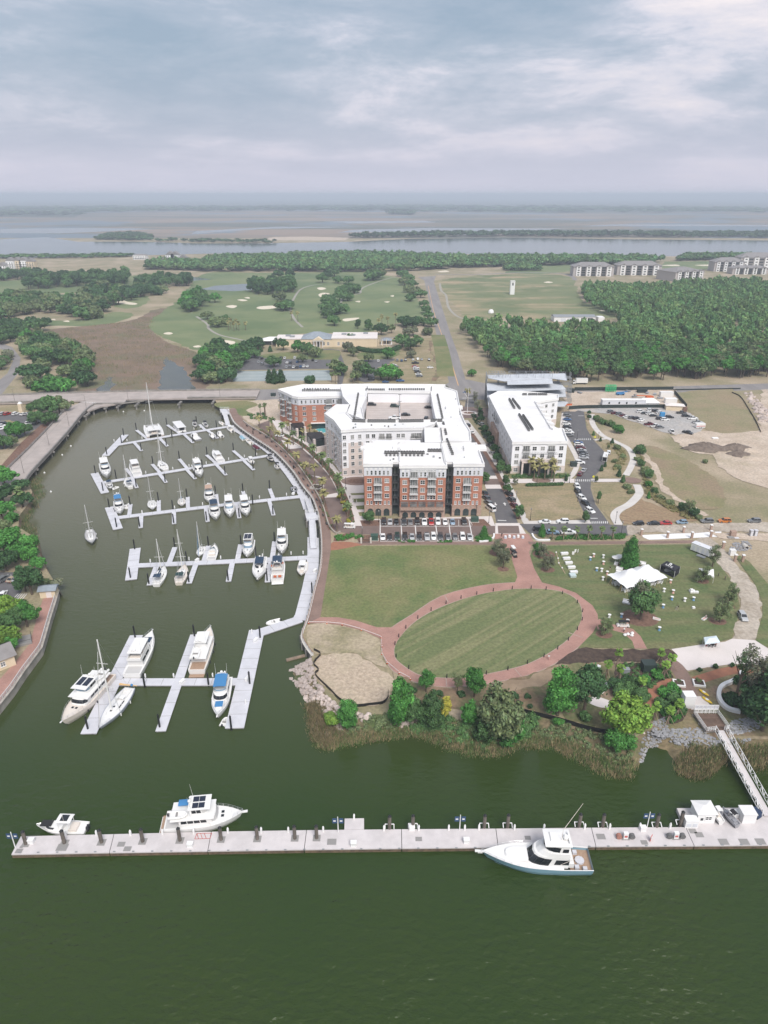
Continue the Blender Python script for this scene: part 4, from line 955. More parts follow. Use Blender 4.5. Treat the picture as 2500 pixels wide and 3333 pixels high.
 # golf clubhouse and far houses
M_CREAM=mat('cream_stucco',(.68,.57,.41),.9,(.62,.51,.36),.2)
M_SLATE=mat('blue_grey_slate',(.27,.305,.34),.8,(.22,.25,.28),.5)
M_GREYROOF=mat('grey_shingle',(.25,.235,.23),.9,(.21,.195,.19),.4)
M_PALEROOF=mat('pale_roof',(.72,.67,.64),.85,(.66,.6,.57),.1)
M_TAUPE=mat('taupe_siding',(.42,.385,.37),.9)
def hip(b,cx,cy,w,d,z,h,rz=0.,mi=0,over=.5):
 w+=2*over;d+=2*over;r=max(0,w-d)/2 if w>d else 0;r2=max(0,d-w)/2;ca,sa=math.cos(rz),math.sin(rz)
 vs=[(-w/2,-d/2,z),(w/2,-d/2,z),(w/2,d/2,z),(-w/2,d/2,z),(-r,-r2,z+h),(r,r2,z+h)]
 vs=[(cx+x*ca-y*sa,cy+x*sa+y*ca,zz)for x,y,zz in vs]
 return b.add(vs,[(0,1,5,4),(1,2,5),(2,3,4,5),(3,0,4),(3,2,1,0)],mi)
def gable(b,cx,cy,w,d,z,h,rz=0.,mi=0,over=.4):
 """ridge along local y; gable faces +-y"""
 w+=2*over;ca,sa=math.cos(rz),math.sin(rz);d2=d/2+over
 vs=[(-w/2,-d2,z),(w/2,-d2,z),(w/2,d2,z),(-w/2,d2,z),(0,-d2,z+h),(0,d2,z+h)]
 vs=[(cx+x*ca-y*sa,cy+x*sa+y*ca,zz)for x,y,zz in vs]
 return b.add(vs,[(0,4,5,3),(1,2,5,4),(0,1,4),(2,3,5),(3,2,1,0)],mi)
ch=thg('clubhouse','low cream golf clubhouse with blue grey centre roof and columned porch','building')
cy0=P(1040,1128).y
def cxp(px):return P(px,1120).x
bx(ch,'wall',M_CREAM,((cxp(905)+cxp(985))/2,cy0+8,0),(cxp(985)-cxp(905),18,6.))
bx(ch,'roof',M_PALEROOF,((cxp(905)+cxp(985))/2,cy0+8,6.),(cxp(985)-cxp(905)+.6,18.6,.7))
bx(ch,'wall',M_CREAM,((cxp(985)+cxp(1083))/2,cy0+9,0),(cxp(1083)-cxp(985),20,6.2))
hip(MB(),(cxp(985)+cxp(1083))/2,cy0+9,cxp(1083)-cxp(985),20,6.2,4.6).bld('roof',M_SLATE,ch)
bx(ch,'wall',M_CREAM,((cxp(1083)+cxp(1228))/2,cy0+12,0),(cxp(1228)-cxp(1083),26,6.5))
bx(ch,'roof',M_PALEROOF,((cxp(1083)+cxp(1228))/2,cy0+12,6.5),(cxp(1228)-cxp(1083)+.6,26.6,.8))
for k,(px,y_)in enumerate(((1190,18),(1120,14),(1150,10),(940,10),(955,6))):bx(ch,'roof_unit',MST,(cxp(px),cy0+y_,7.2 if px>1000 else 6.7),(4,3,1.2))
xm=cxp(1041)
for k in range(4):tb(ch,'column',MT,(xm-3.6+k*2.4,cy0-3.4,0),(xm-3.6+k*2.4,cy0-3.4,5.),.35,.3)
bx(ch,'entablature',MT,(xm,cy0-2.2,5.),(9.2,3.6,.8));gable(MB(),xm,cy0-1.2,8.6,5.4,5.8,2.4).bld('pediment',M_CREAM,ch)
bx(ch,'door',MGL,(xm,cy0-1.06,0),(3,.1,4.2))
for px in(1012,1026,1058,1072,1105,1120):wnd(ch,(cxp(px),cy0-1.,1.2),0,1.8,2.8,'double',True)
for k in range(10):bx(ch,'pilaster',M_CREAM,(cxp(1140)+k*3.4,cy0-1.05,.5),(.5,.14,5.6))
xt=cxp(888)
tent=thg('terrace_tent','white terrace tent at the left end of the cream clubhouse','tent',(xt,cy0+12,0));hip(MB().box((0,0,3.2),(18,12,.3)),0,0,18,12,3.5,2.4).bld('canopy',MT,tent)
for x in(-8.5,0,8.5):
 for y in(-5.5,5.5):bx(tent,'post',MT,(x,y,0),(.25,.25,3.2))
bx(tent,'glass_wall',MGL,(0,0,0.),(16.5,10.5,3.2))
q=P(1258,1121);kp=thg('golf_pavilion','small cream pavilion with blue grey hipped roof right of the clubhouse','pavilion',(q.x,q.y+3,0))
bx(kp,'wall',M_CREAM,(0,1.5,0),(8,4.5,3.2));hip(MB(),0,0,8.6,8,3.3,1.8).bld('roof',M_SLATE,kp);bx(kp,'floor',MPL,(0,0,.01),(10,9,.15))
for x in(-4,4):bx(kp,'column',MT,(x,-3.6,.1),(.6,.6,3.2))
bx(kp,'opening',MGL,(0,-.8,.2),(3.4,.12,2.6))
q0,q1=P(1800,1048),P(1968,1048)
mb=thg('maintenance_shed','long low white maintenance shed at the edge of the driving range','shed',((q0.x+q1.x)/2,q0.y+8,0))
L_=q1.x-q0.x;bx(mb,'wall',MT,(-4,0,0),(L_*.8,14,4.6));gable(MB(),0,0,14,L_*.8,4.6,1.6,math.pi/2).bld('roof',MST,mb).location=(-4,0,0)
bx(mb,'annex',MT,(L_*.45,0,0),(L_*.12,10,4))
for k in range(5):MB().box((-L_*.3+k*L_*.13,-7.05,0),(5,.15,3.6)).bld('shed_door',MGL if k>2 else MGY,mb)
def far_apartment(base,w,d,h,rz,lbl):
 q=P(*base);o=thg('apartment_block',lbl,'building',(q.x,q.y+d/2,0),rz)
 bx(o,'wall',M_TAUPE,(0,0,0),(w,d,h))
 hip(MB(),0,0,w,d,h,h*.42,over=1.2).bld('roof',M_GREYROOF,o)
 for k in range(4):
  x=-w/2+w*(k+.5)/4;bw=w*.11
  b=MB().box((x,-d/2-.8,0),(bw,1.6,h+.8));b.bld('white_bay',MT,o);gable(MB(),x,-d/2,bw,4,h+.8,2.).bld('bay_roof',M_GREYROOF,o)
  for j in range(4):bx(o,'window',MGL,(x,-d/2-1.64,1.+j*h/4),(bw*.45,.1,1.7))
 for k in range(3):
  x=-w/2+w*(k+1)/4
  for j in range(4):
   bx(o,'window',MGL,(x,-d/2-.06,.8+j*h/4),(w*.1,.12,2.));bx(o,'balcony',MDK,(x,-d/2-.5,.4+j*h/4),(w*.11,1.,.25))
 return o
FA=[((1932,899),62,26,14,-.06,'grey roofed apartment block with white bays, left of the two beyond the forest'),((2080,896),68,26,14.5,-.06,'grey roofed apartment block with white bays, right of the pair behind the car park'),
((2228,915),52,40,13,.35,'taupe apartment block whose roof shows just above the forest edge'),((2372,884),48,26,15,-.05,'taupe block with white bays left of the long building at the right edge'),
((2475,875),70,26,18,-.05,'largest taupe apartment block, farthest right on the skyline of roofs'),((2440,893),56,20,9,0,'low grey roofed block just above the forest at the right edge')]
for f_ in FA:far_apartment(*f_)
def townhouse(base,w,d,h,m,lbl,roof=M_GREYROOF,rz=0.,flat=False):
 q=P(*base);o=thg('townhouse',lbl,'house',(q.x,q.y+d/2,0),rz)
 bx(o,'wall',m,(0,0,0),(w,d,h))
 if flat:hip(MB(),0,0,w,d,h,2.2).bld('roof',roof,o)
 else:gable(MB(),0,0,w,d,h,w*.42).bld('roof',roof,o)
 n=max(2,int(w/3.2))
 for j in range(int(h/3.2)):
  b=MB().box((0,-d/2-.7,.2+j*3.2),(w*.9,1.4,.25));b.bld('porch',MT,o)
  for k in range(n):bx(o,'window',MGL,(-w/2+w*(k+.5)/n,-d/2-.06,.9+j*3.2),(1.3,.12,1.9))
 return o
for k,(px,py,w,h,m)in enumerate(((8,886,10,8,MT),(36,880,11,12,MT),(59,879,11,12,M_CREAM),(80,879,11,12,MT),(102,880,11,11,M_CREAM))):
 townhouse((px,py),w*1.15,12,h*1.25,m,f'gabled townhouse, {nth(k, 5)} in the row at the far left by the river')
for k,(px,py,w,h)in enumerate(((535,864,14,6),(556,862,13,14),(573,862,13,14),(597,862,14,9))):
 townhouse((px,py),w*1.15,12,h*1.2,MT,f'white riverside townhouse, {nth(k, 4)} in the cluster of four on the bare lots')
townhouse((713,859),34,16,9,MT,'long white house with hipped dark roof right of the bare river lots',flat=True)
townhouse((455,845),26,14,8,MT,'white house with flat dark roof alone on the far river bank',flat=True)
q=P(1666,958);tw=thg('range_tower','narrow white target tower standing on the driving range','tower',q);bx(tw,'shaft',MT,(0,0,0),(5.5,5.5,16));bx(tw,'window',MGL,(0,-2.8,11),(1.6,.12,3.5));bx(tw,'cap',MT,(0,0,16),(6,6,.5))
q=P(1598,1020);dm=tag(MB().tube((0,0,0),(0,0,1.6),3.,3.,10).ball((0,0,1.4),3.,10,6).bld('practice_tent',MT,None,True,q),'small white domed tent on the near edge of the driving range','tent')
# marina: docks, piles, gangways, rails, bridge
MDC=mat('pale_grey_dock_deck',(.59,.59,.625),.85,(.52,.52,.55),.3,7)
M_FLOAT=mat('dock_float_side',(.22,.22,.22),.8,(.12,.12,.12),.8)
M_RDOCK=mat('river_dock_concrete',(.6,.56,.555),.85,(.52,.485,.48),.35,6,.05,6)
M_RSIDE=mat('dock_timber_edge',(.17,.12,.075),.9,(.09,.065,.045),1.)
M_PILE=mat('black_pile_sleeve',(.014,.015,.016),.45)
M_PILEC=mat('weathered_pile',(.16,.135,.115),.9,(.1,.085,.07),.9)
MGP=mat('grey_pad',(.26,.25,.24),.8)
DZ=WZ+.55
def seg_box(mb,a,b,w,z0,z1,ext=0.,mi=0):
 d=(b-a);d.z=0;L_=d.length;d.normalize();c=(a+b)/2
 mb.box((c.x,c.y,z0),(L_+2*ext,w,z1-z0),math.atan2(d.y,d.x),mi)
def dkp(root,name,a,b,w,ext=0.,dz=0.):
 m=MB();seg_box(m,a,b,w,DZ-.22+dz,DZ+dz,ext);o=m.bld(name,MDC,root)
 f=MB();seg_box(f,a,b,w-.25,WZ-.35,DZ-.22+dz,ext-.12);f.bld('float',M_FLOAT,o);d=(b-a);n=int(d.length/5);j=MB();s_=Vector((-d.y,d.x,0)).normalized()*w/2
 for k in range(1,n+1):p=a.lerp(b,k/(n+1));p.z=DZ+dz+.006;j.beam(p-s_,p+s_,.09,.012)
 if n:j.bld('joint',MGP,o)
 return o
def dock(lbl,walk,wwalk,tee,wtee,fingers,wf=1.6):
 root=thg('floating_dock',lbl,'dock')
 if walk:
  W=[P(*p,DZ)for p in walk]
  for a,b in zip(W[:-1],W[1:]):dkp(root,'walkway',a,b,wwalk,0.)
 if tee:dkp(root,'tee_head',P(*tee[0],DZ),P(*tee[1],DZ),wtee,.6,.004)
 for i,(a,b)in enumerate(fingers):dkp(root,'finger',P(*a,DZ),P(*b,DZ),wf,.3,-.004 if i%2 else .008)
 return root
dock('pale floating dock nearest the bridge, with the big catamaran',[(384,1447),(560,1417),(748,1387)],2.6,[(345,1481),(407,1416)],3.6,
[((445,1400),(479,1427)),((545,1383),(586,1411)),((650,1382),(668,1399)),((437,1440),(460,1466)),((520,1426),(544,1451)),((599,1413),(628,1440)),((675,1400),(708,1425))])
dock('second pale floating dock from the bridge, crossed by five long fingers',[(330,1571),(600,1527),(876,1482)],2.6,[(308,1541),(341,1602)],3.4,
[((410,1525),(434,1553)),((496,1511),(520,1537)),((584,1494),(610,1525)),((673,1481),(704,1508)),((760,1467),(790,1493)),((429,1555),(445,1586)),((518,1541),(540,1569)),((607,1527),(635,1557)),((704,1512),(735,1545)),((793,1498),(825,1528))])
dock('third pale floating dock from the bridge, with short fingers on both sides',[(383,1684),(680,1648),(980,1615)],2.7,[(357,1652),(383,1719)],3.6,
[((425,1642),(421,1674)),((517,1629),(517,1662)),((611,1618),(612,1651)),((704,1609),(707,1640)),((791,1599),(799,1628)),((878,1591),(889,1620)),((460,1676),(458,1716)),((566,1666),(567,1703)),((670,1654),(676,1696)),((770,1640),(779,1684)),((876,1629),(890,1675))])
dock('fourth pale floating dock, long walkway ending in a wide tee head',[(444,1840),(720,1828),(1010,1814)],2.8,[(440,1787),(427,1883)],3.8,
[((569,1782),(552,1828)),((678,1777),(665,1822)),((783,1773),(774,1817)),((894,1763),(887,1812)),((508,1846),(487,1902)),((636,1840),(616,1896)),((756,1833),(744,1890)),((874,1829),(871,1892))],1.8)
south=dock('large lower floating dock in an H shape with the biggest yachts',[(365,2219),(583,2219),(795,2218)],2.9,None,0,[])
dkp(south,'wide_finger',P(443,2070,DZ),P(290,2383,DZ),3.8,.4,.006);dkp(south,'wide_finger',P(633,2067,DZ),P(524,2376,DZ),2.5,.3,.006)
main=thg('marina_walkway','main pale floating walkway curving along the seawall from the bridge end','dock')
mw=smo([P(*p,DZ)for p in((750,1386),(795,1413),(841,1442),(884,1474),(913,1505),(944,1543),(971,1582),(990,1616),(1004,1655))],2)
m2=[P(*p,DZ)for p in((1004,1655),(1016,1700),(1019,1749),(1020,1797),(1017,1850),(1004,1915),(983,2000),(975,2015),(840,2060))]
for a,b in zip(mw[:-1],mw[1:]):dkp(main,'walkway_section',a,b,4.2,.25,random.uniform(-.006,.006))
for i,(a,b)in enumerate(zip(m2[:-1],m2[1:])):dkp(main,'walkway_section',a,b,3. if i<2 else 4.2 if i<7 else 3.6,.3,random.uniform(-.006,.006))
dkp(main,'walkway_section',P(836,2052,DZ),P(764,2366,DZ),4.6,.3,.01)
PM={}
def pile(px,py,h,r,m,lbl,grp,cap=None):
 key=(h,r,m.name)
 if key not in PM:
  b=MB().tube((0,0,-4),(0,0,h),r,n=10);PM[key]=(b.mesh('mooring_pile',m),MB().tube((0,0,h),(0,0,h+.5),r*1.12,.05,10).mesh('cap',M_PILE),MB().box((0,0,-h*0+0),(r*5,r*5,.04)).mesh('base_collar',MGP))
 q=P(px,py,DZ);o=thg('mooring_pile',lbl,'pile',q,0,grp);ob('shaft',PM[key][0],o);ob('cap',PM[key][1],o)
 return o
PR={'on the dock nearest the bridge':[(403,1417),(396,1441),(348,1479),(444,1398),(460,1465),(543,1382),(542,1450),(560,1421),(628,1438),(640,1376),(706,1424),(705,1390),(723,1364)],
'on the second dock from the bridge':[(311,1540),(336,1597),(378,1554),(407,1523),(444,1584),(498,1509),(538,1568),(584,1492),(635,1556),(659,1521),(674,1478),(733,1543),(760,1465),(824,1526),(833,1483),(825,1424)],
'on the third dock from the bridge':[(356,1651),(380,1715),(424,1642),(455,1714),(516,1629),(563,1656),(566,1702),(609,1618),(673,1694),(702,1608),(779,1683),(791,1600),(823,1638),(889,1674),(878,1590),(956,1540)],
'on the fourth dock from the bridge':[(439,1787),(425,1880),(569,1780),(608,1826),(485,1900),(615,1894),(679,1776),(743,1889),(785,1772),(833,1812),(894,1762),(870,1890),(1018,1655),(1035,1750),(1033,1692)],
'on the lower H shaped dock':[(440,2074),(286,2372),(471,2232),(633,2070),(520,2366),(679,2228),(847,2075),(813,2225),(753,2371),(1016,1930)]}
for ph,pts in PR.items():
 pts=sorted(pts)
 for i,(x,y)in enumerate(pts):pile(x,y,3.6,.24,M_PILE,f'black mooring pile, {nth(i, len(pts))} {ph}','black piles of the marina docks')
PED=MB().box((0,0,0),(.32,.32,1.)).tube((0,0,1.),(0,0,1.3),.2,.1,8).mesh('pedestal',MT)
LOCK=MB().box((0,0,0),(1.6,.8,.7)).box((0,0,.7),(1.7,.9,.12)).mesh('dock_box',MT)
peds={'nearest the bridge':[(372,1437),(414,1436),(463,1428),(556,1421),(632,1398),(652,1393)],'second from the bridge':[(475,1541),(563,1528),(616,1519),(672,1510),(745,1497),(796,1488),(836,1482)],
'third from the bridge':[(463,1670),(569,1655),(660,1644),(812,1626),(845,1622),(933,1613),(957,1611)],'fourth from the bridge':[(490,1830),(616,1823),(719,1819),(771,1817),(855,1812),(948,1805),(987,1803)],
'holding the big yachts':[(474,2205),(566,2204),(693,2203),(820,2060),(800,2290)]}
for ph,pts in peds.items():
 for i,(x,y)in enumerate(sorted(pts)):
  q=P(x,y,DZ);tag(ob('power_pedestal',PED,None,q),f'white power pedestal, {nth(i, len(pts))} on the dock {ph}','pedestal','white power pedestals on the marina docks')
lks=[(833,2087),(806,2212),(594,2222),(758,1393),(893,1479),(996,1602),(642,1826),(955,1609),(1026,1860)]
for i,(x,y)in enumerate(sorted(lks,key=lambda p:p[1])):
 q=P(x,y,DZ);tag(ob('dock_box',LOCK,None,q,1.2),f'white dock locker, {nth(i, len(lks), "left").replace("left", "bridge end").replace("most", " one") if 0 else ORD[i + 1]} counted from the bridge end of the marina','locker','white dock lockers')
def gang(lbl,a,b,w,za,zb,rail=1.1,truss=False,m=MT):
 o=thg('gangway',lbl,'gangway');A=P(*a,za);B=P(*b,zb);d=(B-A).normalized();s=Vector((-d.y,d.x,0)).normalized()
 f=MB();f.beam(A,B,w*(.62 if truss else 1),.16);f.bld('deck',M_RDOCK if truss else MDC,o)
 for k in(-1,1):
  r=MB();a0,b0=A+s*k*w/2,B+s*k*w/2;up=UP(rail);r.beam(a0+up,b0+up,.09);r.beam(a0,b0,.09)
  n=max(4,int((B-A).length/(1.5 if truss else 1.2)))
  for j in range(n+1):
   p=a0.lerp(b0,j/n);r.beam(p,p+up,.12 if truss else .07)
   if truss and j<n:p2=a0.lerp(b0,(j+1)/n);r.beam(p+(up if j%2 else Vector()),p2+(Vector()if j%2 else up),.12)
  r.bld('side_truss' if truss else 'railing',m,o)
 return o
gang('white gangway from the promenade corner down to the marina near the bridge',(731,1345),(742,1384),2.2,.3,DZ+.3)
gang('white gangway lying along the main walkway north of its landing platform',(1014,1668),(1000,1625),2.,.5,DZ+.4)
gang('white gangway lying along the main walkway south of its landing platform',(1016,1692),(1021,1785),2.2,.5,DZ+.4)
def platform(lbl,pts,z,openings=()):
 o=thg('landing_platform',lbl,'platform');q=[P(*p,z)for p in pts]
 MB().prism(q,z-.3,z,bottom=True).bld('deck',MDC,o)
 for p in q:tb(o,'support_pile',MBS,(p.x,p.y,-4),(p.x,p.y,z-.3),.4,n=8)
 r=MB()
 for i in range(len(q)):
  if i in openings:continue
  a,b=q[i],q[(i+1)%len(q)]
  for h in(.55,1.1):r.beam(a+UP(h),b+UP(h),.08)
  n=max(2,int((b-a).length/.8))
  for k in range(n+1):p=a.lerp(b,k/n);r.beam(p,p+UP(1.1),.06)
 r.bld('railing',MT,o);return o
platform('white railed landing platform joining promenade and main marina walkway',[(993,1670),(1033,1667),(1037,1690),(998,1694)],.4,())
platform('white railed landing at the top of the gangway near the bridge',[(716,1331),(746,1331),(748,1347),(720,1350)],.3,(1,))
def railing(pts,lbl,h=1.1,m=MT,step=2.,z=0.,cat='railing',top=None):
 o=thg('railing',lbl,cat);L_=sum((b-a).length for a,b in zip(pts[:-1],pts[1:]));n=max(2,int(L_/step));q=rsm([Vector((p.x,p.y,z))for p in pts],n+1)
 r=MB()
 for hh in(.15,.45,.78):
  for a,b in zip(q[:-1],q[1:]):r.beam(a+UP(hh),b+UP(hh),.05)
 r.bld('rail_wires',m,o);t=MB()
 for a,b in zip(q[:-1],q[1:]):t.beam(a+UP(h),b+UP(h),.16,.08)
 t.bld('top_rail',top or m,o)
 pm=MB().box((0,0,0),(.12,.12,h)).mesh('post',m)
 for p in q[:280]:ob('post',pm,o,p)
 return o
inn=[p+Vector((.35,.1,0))for p in Ep]
railing(inn,'white railing along the curved marina promenade',top=mat('brown_rail_cap',(.3,.17,.12),.7))
railing([p+Vector((-.5,.2,0))for p in Wp[1:]],'pale railing along the brick walk at the left edge',m=mat('grey_white_rail',(.55,.55,.54),.7))
b=MB();kp=[p+Vector((.05,0,0))for p in Ep]
for a,c in zip(kp[:-1],kp[1:]):b.beam(a+UP(.1),c+UP(.1),.5,.24)
tag(b.bld('coping',MKB),'pale concrete coping along the top of the curved marina seawall','kerb')
b=MB()
for a,c in zip(Wp[:-1],Wp[1:]):b.beam(a+UP(.1),c+UP(.1),.6,.3)
tag(b.bld('coping',M_WALLW),'beige coping on the seawall beside the brick walk','kerb')
fm_=MB().tube((0,0,-3.5),(0,0,.1),.22,n=6).mesh('fender_pile',mat('grey_fender_pile',(.2,.19,.175),.9))
fw=[o_ for o_ in bpy.data.objects if o_.name=='seawall.001'][0]
for p in rsm(Ep,74):ob('fender_pile',fm_,fw,(p.x-.35,p.y-.1,0))
# bridge
BR=thg('road_bridge','long pale concrete road bridge with a curved ramp over the marsh creek','bridge')
BZ=1.3
ew=[P(*p,BZ)for p in((-120,1303),(80,1297),(235,1292),(420,1287),(620,1284),(840,1282))]
rampc=smo([P(*p,BZ)for p in((20,1590),(62,1535),(130,1465),(190,1400),(235,1348),(275,1318),(340,1298))],5)
def deckribbon(c,w,z,nm,m,th=.9):
 q=ribbon(c,w);MB().prism([Vector((p.x,p.y,0))for p in q],z-th,z,bottom=True).bld(nm,m,BR);return q
e=deckribbon(ew,18.,BZ,'deck',M_BRDECK);rq=deckribbon(rampc,12.,BZ-.012,'ramp_deck',M_BRDECK)
fill=[P(*p,BZ)for p in((262,1318),(300,1300),(415,1296),(405,1310),(330,1322),(285,1338))]
MB().prism(fill,BZ-.85,BZ-.006,bottom=True).bld('deck_infill',M_BRDECK,BR)
def barrier(line,nm='parapet',h=.85):
 b=MB()
 for a,c in zip(line[:-1],line[1:]):b.beam(a+UP(h/2),c+UP(h/2),.35,h)
 b.bld(nm,MBS,BR)
 r=MB();q=rsm(line,max(3,int(sum((c-a).length for a,c in zip(line[:-1],line[1:]))/2.5)))
 for a,c in zip(q[:-1],q[1:]):r.beam(a+UP(h+.4),c+UP(h+.4),.08);r.beam(a+UP(h),a+UP(h+.4),.08)
 r.bld('bridge_rail',MST,BR)
n=len(e)//2;barrier(e[:n]);sidee=e[n:];barrier([p for p in sidee if p.x>P(430,1300,BZ).x]);barrier([p for p in sidee if p.x<P(240,1300,BZ).x])
n=len(rq)//2;barrier(rq[:n-6]);barrier(smo(rq[n:][::-1][:-4]+[P(405,1314,BZ),P(470,1306,BZ)],2))
strip_pts=ribbon(rampc[:-5],6.2);k=len(strip_pts)//2
b=MB()
for a,c in zip(strip_pts[:k][:-1],strip_pts[:k][1:]):b.beam(a+UP(0.),c+UP(0.),.12,.02)
b.bld('lane_joint',MBS,BR)
for i in range(10):
 t=i/9.;a=P(262,1307,BZ).lerp(P(312,1309,BZ),t);c=a+Vector((1.2,-2.5*(.2+t),0));MB().beam(a+UP(.014),c+UP(.014),.3,.02).bld('hatch_line',MWP,BR)
for k_,(x,y)in enumerate(((300,1330),(340,1323),(380,1319),(440,1314),(580,1310),(690,1306),(215,1372),(275,1348))):
 q=P(x,y,BZ);b=MB().tube((q.x,q.y+1,-4),(q.x,q.y+1,BZ-.9),.6,n=8);b.box((q.x,q.y+3,BZ-1.7),(1.2,7,.8));b.bld('pier',MBS,BR)
for a,c in zip(rampc[2:-6:4],rampc[4:-6:4]):
 d=(c-a).normalized();s_=Vector((-d.y,d.x,0));b=MB().beam(a+s_*6.6+UP(-1.3),a-s_*6.6+UP(-1.3),1.,.7)
 for kk in(-5,0,5):q=a+s_*kk;b.tube((q.x,q.y,-4),(q.x,q.y,BZ-1.5),.45,n=8)
 b.bld('pier',MBS,BR)
LAMPM=MB().tube((0,0,0),(0,0,8.5),.12,.07,8).beam((0,0,8.4),(1.4,0,8.6),.1).box((1.4,0,8.5),(.7,.3,.15)).mesh('street_lamp',mat('grey_lamp_post',(.19,.17,.155),.6))
lp=[(78,1540),(160,1449),(225,1386),(282,1332),(50,1313),(418,1305),(717,1295)]
for i,(x,y)in enumerate(lp):
 q=P(x,y,BZ);tag(ob('street_lamp',LAMPM,None,(q.x,q.y,BZ),math.pi if i<4 else math.pi/2),f'slim grey street lamp, {ORD[i + 1]} along the bridge counted from the lower ramp end','lamp','street lamps on the bridge')
 # river dock
RD=thg('river_dock','long pale concrete dock floating across the foreground river','dock')
RZ=WZ+1.
jx_t=[67,371,688,998,1307,1614,1925,2232,2560];jy_t=[2722,2715,2707,2702,2699,2697,2694,2692,2690]
jx_b=[36,356,676,990,1308,1622,1940,2260,2600];jy_b=[2781,2775,2770,2765,2761,2758,2755,2753,2750]
for i in range(8):
 q=[P(jx_b[i]+1,jy_b[i],RZ),P(jx_b[i+1]-1,jy_b[i+1],RZ),P(jx_t[i+1]-1,jy_t[i+1],RZ),P(jx_t[i]+1,jy_t[i],RZ)]
 o=MB().prism(q,RZ-.25,RZ).bld('pontoon',M_RDOCK,RD);c=sum(q,Vector())/4
 MB().prism([c+(p-c)*.995 for p in q],WZ-.5,RZ-.25).bld('timber_side',M_RSIDE,o)
q=[P(*p,RZ)for p in((1121,2700),(1185,2699),(1185,2663),(1122,2664))];MB().prism(q,WZ-.4,RZ-.02).bld('side_pontoon',M_RDOCK,RD)
q=[P(*p,RZ)for p in((2230,2693),(2560,2690),(2560,2628),(2203,2630))];MB().prism(q,WZ-.4,RZ-.02).bld('wide_pontoon',M_RDOCK,RD)
for x,y,w in((62,2770,1.),(70,2757,.5),(203,2758,1.6),(395,2748,1.1),(415,2763,1.1),(1080,2740,1.4),(1363,2731,1.),(1718,2727,.9),(1956,2723,1.3),(2255,2705,1.1),(2276,2717,1.2),(2097,2742,1.),(2355,2740,1.4),(2422,2740,1.4),(2475,2739,1.4)):
 q=P(x,y,RZ);bx(RD,'hatch',MGP,(q.x,q.y,RZ+.005),(w*1.3,w,.03))
for x in list(range(60,2500,62)):
 if 1660<x<1900:continue
 t=(x-36)/2464;q=P(x,2781-27*t,RZ);bx(RD,'cleat',MST,(q.x,q.y+.35,RZ),(.45,.16,.16))
q=[P(*p,RZ)for p in((634,2731),(684,2729),(689,2712),(641,2713))];b=MB()
for i in range(4):b.beam(q[i]+UP(.012),q[(i+1)%4]+UP(.012),.1,.02)
for t in(.25,.5,.75):b.beam(q[0].lerp(q[1],t)+UP(.012),q[3].lerp(q[2],t-.25)+UP(.012),.1,.02)
b.bld('red_marking',mat('red_paint',(.45,.06,.05),.7),RD)
rp=[(85,2747),(210,2744),(331,2742),(465,2739),(586,2736),(720,2733),(838,2731),(960,2729),(1031,2728),(1268,2696),(1344,2694),(1576,2693),(1652,2692),(1885,2689),(1961,2690),(2137,2690),(2215,2682)]
for i,(x,y)in enumerate(rp):
 q=P(x,y,RZ);o=thg('dock_pile',f'weathered grey dock pile with black cap, {nth(i, len(rp))} along the river dock','pile',q,0,'piles of the river dock')
 if i==0:pmsh=(MB().tube((0,0,-4),(0,0,3.3),.36,n=12).mesh('shaft',M_PILEC),MB().tube((0,0,3.3),(0,0,3.7),.4,.1,12).mesh('cap',M_PILE),MB().box((0,0,.006),(1.5,1.5,.05)).mesh('collar_plate',MGP),MB().beam((-.9,-.4,.25),(-.9,.5,.6),.14).beam((.9,-.4,.25),(.9,.5,.6),.14).beam((-.9,.5,.6),(.9,.5,.6),.14).mesh('collar_hoop',MT))
 ob('shaft',pmsh[0],o);ob('cap',pmsh[1],o);ob('collar_plate' if i<9 else 'collar_hoop',pmsh[2 if i<9 else 3],o)
hp=[(217,2714),(318,2714),(428,2713),(532,2710),(633,2708),(744,2705),(852,2704),(940,2703),(1053,2701),(1153,2661),(1250,2698),(1363,2697),(1460,2696),(1512,2696),(1558,2695),(1673,2695),(1769,2694),(1901,2692),(1982,2692),(2080,2690),(2178,2690)]
for i,(x,y)in enumerate(hp):
 q=P(x,y,RZ);o=tag(ob('power_pedestal',PED,None,(q.x,q.y-.4,RZ),0,1.1),f'white pedestal, {nth(i, len(hp))} along the back edge of the river dock','pedestal','white pedestals on the river dock')
for i,(x,y)in enumerate(((103,2743),(620,2755),(1151,2752),(1341,2700),(1518,2742),(2092,2702))):
 q=P(x,y,RZ);tag(MB().box((0,0,0),(1.1,.8,.9)).box((0,0,.9),(1.2,.9,.14)).bld('utility_cabinet',MT,loc=q),f'white utility cabinet, {nth(i, 6)} standing on the river dock','cabinet','cabinets on the river dock')
M_NAVY=mat('navy_flag',(.03,.07,.16),.7)
for i,(x,y,lab)in enumerate(((50,2758,'at the left end of the river dock'),(1101,2708,'beside the square side pontoon'),(1496,2702,'right of the middle of the river dock'),(2106,2692,'near the fuel pumps'))):
 q=P(x,y,RZ);o=thg('banner_pole',f'white pole with small navy banners {lab}','banner',q);tb(o,'pole',MT,(0,0,0),(0,0,4.2),.11,.08)
 for s_ in(-1,1):bx(o,'banner',M_NAVY,(s_*.65,.05,2.4),(.9,.05,1.3))
 for s_ in(-1,1):bx(o,'banner_print',MT,(s_*.65,.01,2.9),(.5,.04,.3))
